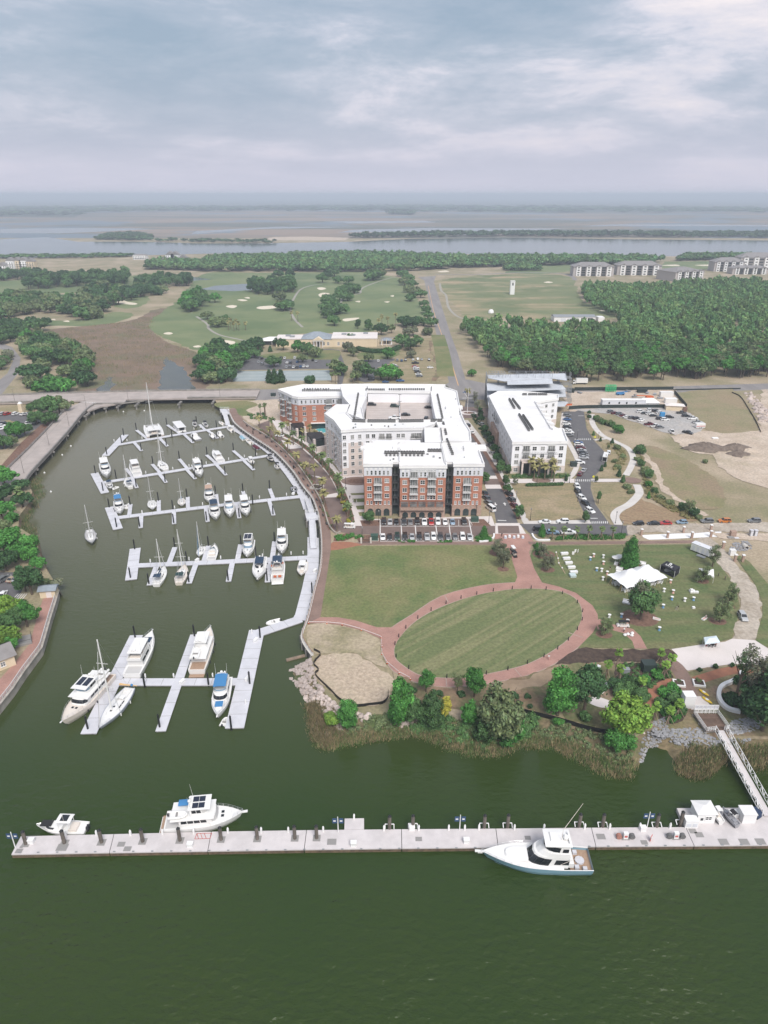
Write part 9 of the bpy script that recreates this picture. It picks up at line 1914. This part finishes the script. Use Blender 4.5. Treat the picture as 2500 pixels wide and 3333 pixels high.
def grv(poly,n,mind,H,Rd,kinds,mats,lod,phrase,grp,seed,nm=None):
 rr=random.Random(seed);pts=sct(poly,n,seed,mind);it=[]
 for q in pts:px=px_of(*q);h=rr.uniform(*H);it.append((px[0],px[1],h,rr.uniform(*Rd),rr.choice(kinds),rr.choice(mats),lod))
 tres(it,phrase,grp,nm=nm)
OK_=['oak']
grv([(65,1118),(130,1098),(200,1112),(285,1175),(288,1265),(180,1283),(120,1280),(90,1245),(112,1190),(85,1145)],42,8,(7,11),(5.5,9),OK_,[LG,LG,LB,LO,LD],'mid','in the wood left of the marsh creek','marsh side wood',1,'marsh_tree')
grv([(-20,1125),(-20,1070),(60,1063),(165,1062),(160,1080),(60,1095),(30,1125)],18,9,(7,10),(6,9),OK_,[LG,LD],'mid','in the tree belt beyond the marsh at the left','marsh side wood',2,'marsh_tree')
grv([(0,1215),(0,1150),(30,1155),(35,1200)],5,8,(5,7),(5,6),OK_,[LG,L_GREY],'mid','beside the west road at the left edge','marsh side wood',3)
grv([(648,1205),(662,1160),(735,1140),(800,1165),(785,1195),(755,1225),(750,1252),(660,1255)],26,8,(8,12),(6,9),OK_,[LG,LB,LD,LO],'mid','in the clump right of the marsh creek','marsh side wood',4,'marsh_tree')
grv([(740,1150),(790,1140),(845,1125),(850,1140),(800,1155)],8,7,(6,8),(5,6),OK_,[LD],'mid','in the hedge left of the clubhouse','golf course trees',5)
grv([(240,1042),(225,1010),(262,990),(270,955),(330,940),(420,955),(500,945),(540,955),(470,968),(400,985),(355,1005),(310,1045)],55,11,(9,14),(7,11),['oak','oak','tall'],[LG,LD,LO],'mid','in the middle golf course wood','golf course trees',6,'oak_tree')
grv([(-20,1042),(-20,985),(100,978),(230,990),(262,1000),(240,1030),(120,1015),(60,1030)],50,12,(9,14),(7,11),['oak','tall'],[LG,LO],'mid','in the golf course wood at the left','golf course trees',7,'oak_tree')
grv([(82,945),(115,925),(200,918),(290,915),(415,912),(410,935),(300,930),(190,938)],50,11,(14,20),(7,10),['tall'],[LD,LG],'mid','in the golf course pine row','golf course trees',8,'pine_tree')
grv([(440,940),(450,925),(620,918),(618,935),(520,935)],24,11,(12,18),(7,9),['tall'],[LD,LG],'mid','in the pine row right of the first one','golf course trees',9,'pine_tree')
grv([(-20,915),(0,898),(110,892),(160,905),(60,912)],18,12,(9,13),(8,11),OK_,[LD,LG],'mid','below the far left townhouses','golf course trees',10)
grv([(812,958),(825,938),(900,930),(955,930),(958,952),(900,960)],26,11,(12,17),(7,10),['tall'],[LD,LG],'mid','in the clump left of the fairway bunkers','golf course trees',11,'pine_tree')
grv([(612,1015),(610,985),(640,965),(690,968),(675,990),(650,1018)],11,11,(11,16),(8,11),OK_,[LG,LD,LB],'mid','in the clump beside the winding cart path','golf course trees',12)
tres([(x,y,h,r,'oak',m,'mid')for x,y,h,r,m in((675,1040,8,7,LO),(710,1065,9,9,LO),(735,1055,8,7,LG),(700,985,11,8,LB),(927,1012,11,10,LG),(915,1008,10,8,LO),(943,1005,10,8,LG),(912,975,9,9,LO),(907,906,12,10,LD),(945,908,14,8,LD),(1089,900,13,12,LG),(1063,910,12,10,LD),(1050,920,12,9,LG),(1100,922,9,9,LG),(1135,922,9,9,LG),(1214,912,14,18,LG),(1230,905,13,13,LO),(1153,955,11,11,LG),(1132,955,11,11,LG),(1110,962,10,10,LG),(1132,980,9,9,LG),(1105,978,10,9,LG),(1071,990,10,11,LG),(1085,1000,9,9,LG),(1060,1018,10,10,LG),(1085,1025,11,11,LG),(1105,1020,10,10,LG),(1088,1060,10,8,LG),(1068,1035,8,8,LG))],'along the broad golf fairways','golf course trees','oak','oak_tree')
tres([(x,y,h,r,'oak',m,'mid')for x,y,h,r,m in((1310,900,9,11,LG),(1328,915,9,11,LG),(1318,928,9,10,LO),(1340,935,9,10,LG),(1330,952,9,9,LO),(1350,962,9,10,LO),(1335,980,8,8,LG),(1370,970,9,8,LG),(1380,1000,8,7,LG),(1386,1020,8,7,LG),(1392,1040,8,7,LG),(1405,1065,8,7,LG),(1330,1065,9,9,LD),(1315,1060,9,8,LD),(1350,1060,8,8,LD),(1378,1060,7,7,LG),(1330,1095,9,7,L_GREY),(1345,1092,8,6,L_GREY),(1390,1090,6,7,LO))],'in the row left of the long north road','north road trees','oak','oak_tree')
tres([(x,y,h,r,k,m,'mid')for x,y,h,r,k,m in((900,1128,7,3.5,'oak',LD),(922,1140,9,5.5,'oak',LG),(970,1148,9,6,'oak',LB),(1000,1155,9,6.5,'oak',LG),(1028,1163,8,6,'oak',LO),(985,1180,6,4.5,'oak',LO),(892,1195,8,6.5,'oak',LG),(830,1165,7,6,'oak',LG),(1142,1120,8,5.5,'oak',LG),(1132,1145,8,6,'oak',L_GREY),(1150,1160,7,5,'oak',LO),(1165,1070,9,3.5,'tall',LD),(1200,1075,10,5,'tall',LG),(1240,1090,10,7,'oak',LD),(1275,1085,8,4,'oak',LO),(1310,1130,10,8,'oak',LG),(1335,1140,9,7,'oak',LG),(1355,1130,9,6,'oak',LG),(1262,1168,8,6,'oak',LB),(1338,1165,6,5,'oak',L_GREY),(1200,1178,7,5,'oak',LO),(1090,1215,9,7,'oak',LO),(1110,1222,8,6,'oak',LG),(1170,1215,9,7,'oak',LO),(1195,1228,9,6.5,'oak',LG),(1160,1240,7,5,'oak',LO),(1265,1238,10,8,'oak',LB),(1240,1235,8,6,'oak',LG),(1290,1238,8,6,'oak',LB),(878,1246,9,4,'cone',LD),(895,1248,10,4,'cone',LD),(915,1246,9,4,'cone',LD),(1010,1246,4,5,'shrub',LD),(770,1150,6,5,'oak',LD),(850,1145,4,2.5,'cone',LD),(880,1145,5,2.5,'cone',LD),(1535,1225,5,4,'oak',LB))],'around the clubhouse and its car parks','clubhouse trees')
b=MB();hq=smo(PL([(1165,1140),(1210,1148),(1270,1146),(1300,1135)]),5);rr=RNG
hd=[]
for a in rsm(hq,60):hd.append((a.x,a.y,1.2,2.2))
v,q_,T_=cra(5,hd,3500,.55);tag(ob('hedge',np_mesh('hedge',v,q_,LD,T_)),'long dark clipped hedge curving before the golf pavilion','hedge')
hd=[(a.x,a.y,.6,.9)for a in rsm(PL([(1716,1583),(1829,1580)]),26)];v,q_,T_=cra(6,hd,1800,.28);tag(ob('hedge',np_mesh('hedge',v,q_,LG,T_)),'low green hedge behind the dormant lawn before the white building','hedge')
def cover(poly_px,n,lbl,m=L_COVER,r=(.4,.9),leaf=.16,per=55,seed=1,flow=0.):
 rr=random.Random(seed);pts=sct(poly_px,n,seed)if not isinstance(poly_px[0],Vector)else poly_px;lb=[(x,y,.3*rr.uniform(.6,1.4),rr.uniform(*r))for x,y in[(p[0],p[1])for p in pts]]
 v,q_,T_=cra(seed,lb,n*per,leaf,core=.7);o=ob('ground_cover',np_mesh('ground_cover',v,q_,m,T_));o['kind']='stuff';o['label']=lbl;o['category']='plants';return o
cover([(1180,1752),(1160,1742),(1130,1738),(1090,1748),(1088,1760),(1120,1760)],40,'green ground cover in the corner bed of the promenade',LB,seed=11)
lin=lambda pts,n,w,s:[(p.x+random.Random(s+i).uniform(-w,w),p.y+random.Random(s*3+i).uniform(-w,w))for i,p in enumerate(rsm(smo(PL(pts),4),n))]
cover([Vector((a,b_,0))for a,b_ in lin([(918,1412),(985,1448),(1048,1505),(1090,1556),(1116,1610),(1133,1660),(1143,1700)],120,1.,5)],120,'mixed low shrubs along the right side of the promenade drive',LO,(.4,.8),seed=12)
cover([Vector((a,b_,0))for a,b_ in lin([(850,1400),(900,1436),(945,1475),(992,1533),(1028,1590),(1048,1632),(1066,1690),(1080,1724)],70,.8,7)],70,'low shrubs in the planters along the promenade',LO,(.35,.7),seed=13)
cover([(1760,1758),(2030,1756),(2035,1742),(1880,1744)],150,'green ground cover beneath the street palms',LB,(.4,.9),seed=14);cover([(1545,1752),(1590,1752),(1600,1762),(1550,1763)],36,'green ground cover below the left entrance conifer',LB,seed=15);cover([(1736,1780),(1760,1770),(1772,1790),(1745,1812)],30,'green shrubs below the thin trees at the entrance',LG,seed=16);cover([(1600,1790),(1620,1775),(1655,1790),(1655,1810),(1612,1812)],26,'grey green shrubs left of the brick entrance',LG,seed=17)
cover([(1665,1552),(1700,1545),(1850,1548),(1860,1555),(1668,1557)],80,'garden shrubs before the white building terrace',LG,(.5,1.),seed=18);cover([(2035,2162),(2160,2165),(2190,2200),(2120,2238),(2095,2285),(2040,2255),(2010,2215)],120,'low planting in the larger garden bed',LG,(.35,.8),seed=19);cover([(2135,2290),(2160,2255),(2200,2245),(2228,2268),(2222,2330),(2190,2355),(2150,2338)],90,'low planting in the smaller garden bed',LB,(.35,.8),seed=20)
cover([(1528,1345),(1580,1430),(1620,1500),(1655,1555),(1662,1545),(1600,1430),(1545,1345)],110,'dark foundation shrubs along the white building',LD,(.5,1.),seed=21);cover([(1300,1763),(1350,1763),(1350,1767),(1300,1767)],14,'small green bed at the lawn edge, left one',LB,(.3,.6),seed=22);cover([(1425,1763),(1470,1763),(1470,1767),(1425,1767)],14,'small green bed at the lawn edge, right one',LB,(.3,.6),seed=23)
cover([(800,1352),(860,1345),(880,1360),(850,1372),(810,1362)],45,'low shrubs on the bare ground near the bridge gangway',LG,(.5,1.1),seed=24);cover([(1965,1440),(2030,1462),(2040,1490),(2020,1540),(1995,1530),(2015,1490),(1990,1455)],70,'tawny grasses inside the winding path',LFY,(.5,1.),seed=25);cover([(2086,1478),(2100,1540),(2130,1610),(2200,1650),(2270,1690),(2230,1690),(2140,1640),(2098,1600),(2092,1530)],150,'tawny tall grasses along the east side of the winding path',LFY,(.6,1.2),seed=26)
for k,(x,y)in enumerate(((1105,1622),(1118,1640),(1123,1662),(1135,1702),(1112,1612))):tree(x,y,1.7,1.2,'shrub',L_YEL,f'yellow flowering shrub, {ORD[k + 1]} along the drive beside the brick building','yellow shrubs','mid')
def frond_mesh(kind,seed):
 rng=random.Random(seed);V,Q,TT_=[],[],[];n=26 if kind=='date' else 22
 for i in range(n):
  a=i*2.39996;el=R(rng.uniform(-25,75))if kind=='date' else R(rng.uniform(-45,80));L_=1.*rng.uniform(.85,1.1)*(1 if kind=='date' else .8);seg=7;p=np.array([0.,0,0]);prev=None;tt=rng.uniform(.75,1.3)
  for s in range(seg+1):
   t=s/seg;e=el-R(95)*t**1.4*(1 if kind=='date' else .8);d=np.array([math.cos(a)*math.cos(e),math.sin(a)*math.cos(e),math.sin(e)]);side=np.array([-math.sin(a),math.cos(a),0.])
   w=(.17*math.sin(math.pi*min(1,t*.9+.08))+.01)if kind=='date' else(.05 if t<.45 else .3*math.sin(math.pi*(t-.45)/.6+.15));drop=np.array([0,0,-w*.55]);cur=[p+side*w+drop,p.copy(),p-side*w+drop]
   if prev is not None:
    o0=len(V);V+=prev+cur;Q+=[(o0,o0+1,o0+4,o0+3),(o0+1,o0+2,o0+5,o0+4)];TT_+=[[tt,tt,tt*.9,1]]*6
   prev=cur;p=p+d*L_/seg
 return np.array(V),np.array(Q),np.array(TT_)
PALM={}
def palm(px,py,H,kind,lbl,grp,m=L_FROND,R_=None,props=False,tilt=0.):
 q=P(px,py);sd=random.randrange(3);key=(kind,sd,m.name)
 if key not in PALM:v,q_,T_=frond_mesh(kind,sd);PALM[key]=np_mesh('fronds',v,q_,m,T_)
 if('t',kind)not in PALM:b=MB();[b.tube((0,0,k/8),(0,0,(k+1)/8),.5-.025*k+(.06 if k%2 else 0),.5-.025*(k+1),8)for k in range(8)];PALM[('t',kind)]=b.mesh('trunk',M_PTRUNK)
 r=R_ or(2.6 if kind=='date' else 1.7);o=thg('palm_tree',lbl,'palm',q,random.uniform(0,6.28),grp);ob('trunk',PALM[('t',kind)],o,(0,0,0),0,(.62 if kind=='date' else .5,.62 if kind=='date' else .5,H));ob('fronds',PALM[key],o,(0,0,H-.05),random.uniform(0,6),r)
 if props:
  for k in range(3):a=k*2.1+.3;MB().beam((1.7*math.cos(a),1.7*math.sin(a),0),(.25*math.cos(a),.25*math.sin(a),H*.55),.11).bld('prop',M_PROP,o)
 if tilt:o.rotation_euler.x=tilt
 return o
def pms(items,kind,phrase,grp,m=L_FROND,**k):
 it=sorted(items)
 for i,(x,y,h)in enumerate(it):palm(x,y,h,kind,f'palm tree, {nth(i, len(it))} {phrase}',grp,m,**k)
pms([(887,1400,6),(920,1420,6.5),(955,1448,6.5),(985,1466,6.5),(1020,1495,6.5),(1050,1522,6.5),(1073,1556,8),(1103,1608,8),(1112,1640,6),(1131,1682,5)],'date','in the bed right of the promenade drive','promenade palms',L_FROND)
pms([(845,1394,6),(880,1430,6),(905,1446,6),(938,1480,6.5),(968,1520,6.5),(995,1556,6.5),(1025,1566,7),(1050,1612,7),(1056,1648,6),(1097,1727,5)],'date','in the planters left of the promenade drive','promenade palms',LFY)
pms([(1726,1552,8),(1738,1560,6),(1754,1553,8),(1772,1562,6.5),(1795,1553,8),(1802,1568,6.5)],'date','before the terrace of the white building','terrace palms',LFY)
pms([(1796,1756,4.6),(1833,1756,4.6),(1875,1756,4.4),(1914,1756,4.8),(1955,1756,4.6),(1992,1756,4.6)],'sabal','of the propped row above the event lawn','propped street palms',L_FROND,props=True)
pms([(1972,2208,4.8),(2008,2168,4.6),(2013,2217,4.4),(2084,2260,4.6),(2128,2346,4.4),(2172,2358,4.6),(2204,2333,4.2),(2160,2203,4.2),(2147,2160,3.8),(2181,2180,4.2)],'sabal','of the propped palms in the riverside garden','propped garden palms',L_LIME,props=True)
pms([(72,1655,8)],'sabal','palm on the left marina bank','left bank palm',L_FROND,R_=2.6);pms([(848,1353,6),(865,1360,8),(862,1352,6)],'sabal','on the bare ground near the bridge gangway','gangway palms',L_FROND,R_=1.8);pms([(968,1408,4),(1008,1416,5),(1028,1432,4.5),(985,1424,4),(942,1405,4),(935,1398,4)],'date','around the dark pool pavilions','pool palms',LFY,R_=1.8)
pms([(1080,1245,6),(1092,1248,7),(1103,1246,6),(1150,1248,5),(1165,1250,6)],'sabal','beside the club road mouth','club road palms',L_FROND,R_=2.2);pms([(1243,1060,9),(1262,1070,10),(1287,1060,11),(1233,1068,8),(950,1045,9),(970,1048,9)],'sabal','on the golf course behind the clubhouse','golf palms',LFY,R_=3);pms([(745,1075,8),(752,1070,9),(762,1078,8),(770,1072,8),(778,1076,7),(800,1075,7)],'sabal','in the round bed on the left fairway','fairway palms',LFY,R_=3)
pms([(1521,1312,8)],'date','palm on the median by the roundabout','median palm',LFY,R_=2.8)
tree(1080,2362,3.2,2.4,'shrub',L_LIME,'yellow green yucca clump below the stone bank',None,'near',loc=P(1080,2350,-1),z=-1.2)
def rds(name,pts,lbl,h=(.8,1.8),per=14,spread=.7,seed=1,m=L_REED,green=.35):
 rng=np.random.default_rng(seed);pts=np.array(pts);n=len(pts)*per;base=np.repeat(pts,per,axis=0)+np.concatenate([rng.normal(scale=spread,size=(n,2)),np.zeros((n,1))],1);hh=rng.uniform(*h,n);a=rng.uniform(0,2*np.pi,n);side=np.stack([np.cos(a),np.sin(a),np.zeros(n)],1)*.055;lean=rng.normal(scale=.22,size=(n,2))*hh[:,None]
 top=base+np.concatenate([lean,hh[:,None]],1);v=np.empty((n,4,3));v[:,0]=base-side;v[:,1]=base+side;v[:,2]=top+side*.5;v[:,3]=top-side*.5
 g=np.repeat(rng.random(len(pts))<green,per);b=rng.uniform(.7,1.35,n);t=np.ones((n,4));t[:,0]=b*np.where(g,.38,1.);t[:,1]=b*np.where(g,.72,1.);t[:,2]=b*np.where(g,.42,1.);o=ob(name,np_mesh(name,v.reshape(-1,3),np.arange(n*4).reshape(-1,4),m,np.repeat(t,4,axis=0)));o['kind']='stuff';o['label']=lbl;o['category']='reeds';return o
def bpt(n,seed,s0,s1,t0,t1,dz=0.):
 rr=random.Random(seed);out=[]
 for _ in range(n):
  i=rr.uniform(s0,s1)*(NS-1);k=min(int(i),NS-2);f=i-k;a=BANK[0][k].lerp(BANK[0][k+1],f);b_=BANK[1][k].lerp(BANK[1][k+1],f);t=rr.uniform(t0,t1);p=a.lerp(b_,t);out.append((p.x,p.y,p.z-.05))
 return out
def frac(px):
 """place along the bank for a photo column"""
 best=min(range(NS),key=lambda i:abs(px_of(BANK[1][i].x,BANK[1][i].y,WZ)[0]-px)+(0 if px_of(BANK[1][i].x,BANK[1][i].y,WZ)[1]>2250 else 500));return best/(NS-1)
f1,f2,f3,f4=frac(1030),frac(2060),frac(2190),frac(2340)
rds('reed_bed',bpt(1100,1,f1,f2,.62,1.06),'tawny and green reeds along the river bank below the park',seed=31,per=26,green=.5,h=(.6,1.5),spread=.5);rds('reed_bed',bpt(420,2,f3,f4,.25,1.05),'tall tawny reeds left of the white truss gangway',seed=32,per=28,green=.35,h=(.8,1.8),spread=.5);rds('reed_bed',bpt(420,3,frac(2380),.985,.3,1.05),'tawny reeds right of the white truss gangway',seed=33,per=26,green=.4,h=(.6,1.6));rds('reed_bed',bpt(350,4,frac(1000),frac(1060),.6,1.),'brown reeds at the corner of the stone bank',seed=34,per=24,green=.15,h=(.7,1.5))
wl=lambda pts,n,w,seed,z=WZ:[(p.x+random.Random(seed+i).uniform(-w,w),p.y+random.Random(seed*7+i).uniform(-w,w),z)for i,p in enumerate(rsm(PL(pts,z),n))]
rds('reed_bed',wl([(110,1560),(130,1600),(110,1640),(75,1700),(105,1750)],200,2.2,41),'olive reeds along the wooded left bank',seed=35,per=14,green=.6,h=(.5,1.3));rds('reed_bed',wl([(95,1545),(150,1490),(210,1435),(235,1405)],150,3.,42,WZ-.35),'sunken reeds in the shallows beside the bridge ramp',seed=36,per=10,green=.5,h=(.3,.75),spread=1.2)
wild=bpt(420,5,f1,f2,.05,.8);lb=[(x,y,z+.15,random.uniform(.35,.95))for x,y,z in wild];v,q_,T_=cra(51,lb,24000,.17,core=.7);o=ob('bank_scrub',np_mesh('bank_scrub',v,q_,LO,T_));o['kind']='stuff';o['label']='low green scrub covering the slope above the reeds';o['category']='plants'
wild=bpt(170,6,frac(1280),frac(1700),.05,.8);lb=[(x,y,z+.4,random.uniform(.6,1.3))for x,y,z in wild];v,q_,T_=cra(52,lb,17000,.2,core=.7);o=ob('bank_scrub',np_mesh('bank_scrub',v,q_,LG,T_));o['kind']='stuff';o['label']='dark green scrub under the shore trees';o['category']='plants'
pts=[(p[0],p[1],.02)for p in sct([(195,1072),(436,1045),(520,1015),(487,1071),(553,1118),(650,1153),(645,1190),(590,1185),(540,1165),(500,1260),(380,1260),(300,1260),(290,1170),(205,1123)],900,61)];rds('marsh_grass',pts,'tall reddish marsh grass between the two woods',seed=37,per=14,green=.2,h=(.8,1.8),spread=2.2)
M_ROCK=mat('pale_riprap',(.52,.44,.4),.9,(.4,.33,.29),.9,5,objrand=.25);M_ROCKG=mat('grey_riprap',(.33,.33,.34),.9,(.24,.24,.25),.9,5,objrand=.25)
def rock_mesh(seed,m):
 rr=random.Random(seed);b=MB();rings=[]
 for k,(z,r)in enumerate(((-.5,.55),(-.05,1.),(.4,.8),(.62,.35))):rings.append([(r*rr.uniform(.72,1.1)*math.cos(a*math.pi/3.5),r*rr.uniform(.72,1.1)*math.sin(a*math.pi/3.5),z*rr.uniform(.8,1.2))for a in range(7)])
 b.loft(rings);return b.mesh('stone',m)
RK=[rock_mesh(s,M_ROCK)for s in range(6)];RKG=[rock_mesh(s,M_ROCKG)for s in range(6)]
def rpr(lbl,pts,sizes,meshes,n_parts,seed):
 rr=random.Random(seed);o=thg('riprap',lbl,'stones');pts=sorted(pts,key=lambda p:p[1]);rest=[]
 for i,p in enumerate(pts):
  s=rr.uniform(*sizes)*(1.5 if rr.random()<.12 else 1)
  if i<n_parts:st=ob('stone',rr.choice(meshes),o,(p[0],p[1],p[2]+.12),rr.uniform(0,6.28),(s,s*rr.uniform(.7,1),s*rr.uniform(.6,.9)))
  else:rest.append((p,s))
 if rest:
  me=meshes[0];vv=np.empty(len(me.vertices)*3);me.vertices.foreach_get('co',vv);vv=vv.reshape(-1,3);fs=[tuple(f.vertices)for f in me.polygons];b=MB()
  for p,s in rest:a=rr.uniform(0,6.28);ca,sa=math.cos(a),math.sin(a);b.add([(p[0]+(x*ca-y*sa)*s,p[1]+(x*sa+y*ca)*s,p[2]+.1+z*s*.7)for x,y,z in vv],fs)
  x=b.bld('small_stones',me.materials[0],o);x['kind']='stuff'
 return o
fa,fb_=frac(1000)*.35,frac(1020)
pts=[p for p in bpt(520,71,.004,frac(1045)*.98,0.,.98)];rpr('bank of pale pinkish boulders round the corner of the bare patch',pts,(.35,.75),RK,290,1)
pts=[(a,b_,-.02)for a,b_ in sct([(2125,2355),(2160,2330),(2175,2375),(2290,2370),(2300,2388),(2330,2405),(2200,2400),(2150,2400),(2120,2390)],330,72)]+bpt(300,73,frac(2140),frac(2335),0,.32)+bpt(150,74,frac(2085),frac(2120),.1,.95);rpr('grey stone rubble bank below the wooden pier head',pts,(.2,.42),RKG,280,2)
pts=[(a,b_,0.)for a,b_ in sct([(2362,2370),(2380,2345),(2440,2335),(2475,2350),(2470,2375),(2400,2392),(2372,2392)],260,75)];rpr('grey stone rubble right of the wooden pier head',pts,(.2,.42),RKG,200,3)
pts=[(a,b_,0.)for a,b_ in sct([(2372,1795),(2385,1770),(2430,1760),(2452,1780),(2440,1792),(2395,1795)],150,76)];rpr('heap of grey stones round the concrete drain outlet',pts,(.25,.5),RKG,150,4)
pts=[(a,b_,0.)for a,b_ in sct([(2425,1280),(2440,1275),(2500,1340),(2500,1375),(2470,1372),(2450,1320)],110,77)];rpr('scattered concrete rubble right of the grass mound',pts,(.6,1.6),RK,110,5)
pts=bpt(60,78,frac(1150),frac(1260),.02,.5);rpr('pale boulders below the black silt fence corner',pts,(.35,.9),RK,60,6)
fpoly=[(1500,1090),(1560,1140),(1620,1195),(1700,1228),(1840,1244),(2100,1241),(2500,1229),(2900,1226),(2900,935),(2500,935),(2330,930),(2200,945),(2060,950),(1895,945),(1900,1000),(2020,1040),(2000,1078),(1800,1088),(1650,1066),(1520,1072)]
fp_=sct(fpoly,3100,81,4.2);fp_=[p for p in fp_ if True];fp_.sort(key=lambda p:p[1]+(0 if px_of(*p)[0]<2520 else 4000))
rr=random.Random(82);near=fp_[:300];rest=fp_[300:]
fm=[L_FOREST,L_FOREST,LG,LB,LO]
for i,p in enumerate(near):tree(0,0,rr.uniform(10,14),rr.uniform(4.4,6.4),'oak',rr.choice(fm),'leafy tree in the dense forest on the right, near its road edge','forest trees near the road edge','mid',loc=Vector((p[0],p[1],0)),name='forest_tree',base=.36)
def wood(name,pts,H,Rd,lbl,m,nl=90,leaf=.3,seed=1,core=True):
 rng=np.random.default_rng(seed);protos=[]
 for s in range(4):protos.append(cra(100+s,lobes_for('oak' if s%2 else 'tall',s),nl,leaf,core=0)if not core else cra(100+s,[(0,0,.45,.5),(.3+.1*s,.2,.6,.4-.05*s),(-.35,.1*s,.55,.36),(0,-.35,.55,.4),(.05,.1,.85,.28)][:5],nl,leaf,core=.82,nu=6,nv=4))
 V,Q,TT_=[],[],[];off=0
 for p in pts:
  v,q,t=protos[rng.integers(4)];a=rng.uniform(0,6.28);ca,sa=math.cos(a),math.sin(a);r=rng.uniform(*Rd);h=rng.uniform(*H);w=np.empty_like(v);w[:,0]=p[0]+(v[:,0]*ca-v[:,1]*sa)*r;w[:,1]=p[1]+(v[:,0]*sa+v[:,1]*ca)*r;w[:,2]=h*.38+v[:,2]*h*.62;V.append(w);Q.append(q+off);tt=t.copy();k=rng.uniform(.72,1.35);tt[:,0]*=k*rng.uniform(.85,1.25);tt[:,1]*=k;tt[:,2]*=k;TT_.append(tt);off+=len(v)
 o=ob(name,np_mesh(name,np.concatenate(V),np.concatenate(Q),m,np.concatenate(TT_)));o['kind']='stuff';o['label']=lbl;o['category']='wood';return o
wood('forest',rest,(8,14.5),(3.6,7.),'deep part of the dense green forest on the right',L_FOREST,120,.2,1)
back=sct([(500,858),(660,885),(830,884),(1190,886),(1350,882),(1500,873),(1650,869),(1850,864),(2100,863),(2160,853),(2060,847),(1700,846),(1500,846),(1200,834),(1000,837),(830,843),(680,848),(660,862)],2400,83,6.5);wood('river_wood',back,(8,13),(7,11),'long wood along the near bank of the back river',LG,40,.36,2)
wood('river_wood',sct([(480,862),(560,852),(700,868),(640,882),(480,878)],160,84,8),(7,11),(7,11),'wood below the white riverside townhouses',LG,40,.36,3);wood('river_wood',sct([(2200,850),(2420,846),(2440,838),(2230,838)],160,85,8),(7,11),(7,11),'wood behind the roofs at the right',LG,40,.36,4);wood('river_wood',sct([(1640,882),(1760,882),(1750,872),(1650,872)],45,86,8),(5,9),(6,10),'shrubs beyond the driving range',LG,40,.36,5)
wood('far_river_wood',sct([(1140,777),(1350,773),(1700,770),(2500,776),(3600,780),(3600,768),(2500,766),(1700,764),(1400,766),(1150,772)],1100,87,9),(9,15),(11,18),'dark tree belt on the far bank of the back river',LD,26,.42,6);wood('far_river_wood',sct([(310,781),(340,768),(440,760),(500,772),(490,782),(420,783)],260,88,9),(4,10),(9,15),'dark wooded point on the far bank at the left',LD,26,.42,7);wood('far_river_wood',sct([(-600,843),(0,842),(300,840),(430,836),(430,832),(0,836),(-600,838)],260,89,8),(4,7),(7,11),'low scrub belt along the near river bank at the left',LG,26,.42,8)
wood('far_river_wood',sct([(500,787),(900,793),(900,788),(560,782)],60,90,9),(5,9),(9,15),'thin scrub on the far bank below the marsh',LD,26,.42,9)
wood('horizon_wood',sct([(-300,705),(240,706),(300,692),(820,688),(1400,692),(2600,694),(2800,682),(1300,672),(-400,680)],900,91,20),(14,24),(40,90),'distant wooded belt across the marshes',LD,22,.5,10)
wood('far_river_wood',sct([(1265,699),(1335,700),(1345,694),(1280,693)],60,92,20),(16,26),(30,60),'dark wooded hummock out in the far marsh',LD,22,.5,11)
# haze
hzm=bpy.data.materials.new('haze');hzm.use_nodes=True;nt=hzm.node_tree
for n in list(nt.nodes):
 if n.type=='BSDF_PRINCIPLED':nt.nodes.remove(n)
pv=nt.nodes.new('ShaderNodeVolumePrincipled');pv.inputs['Color'].default_value=(.8,.89,1.,1);pv.inputs['Density'].default_value=2.0e-4;pv.inputs['Anisotropy'].default_value=0.
nt.links.new(pv.outputs[0],nt.nodes['Material Output'].inputs['Volume'])
hb=MB().box((0,BIG/2-500,-6),(2*BIG+3000,2*BIG+3000,140)).bld('haze',hzm);hb['kind']='stuff'
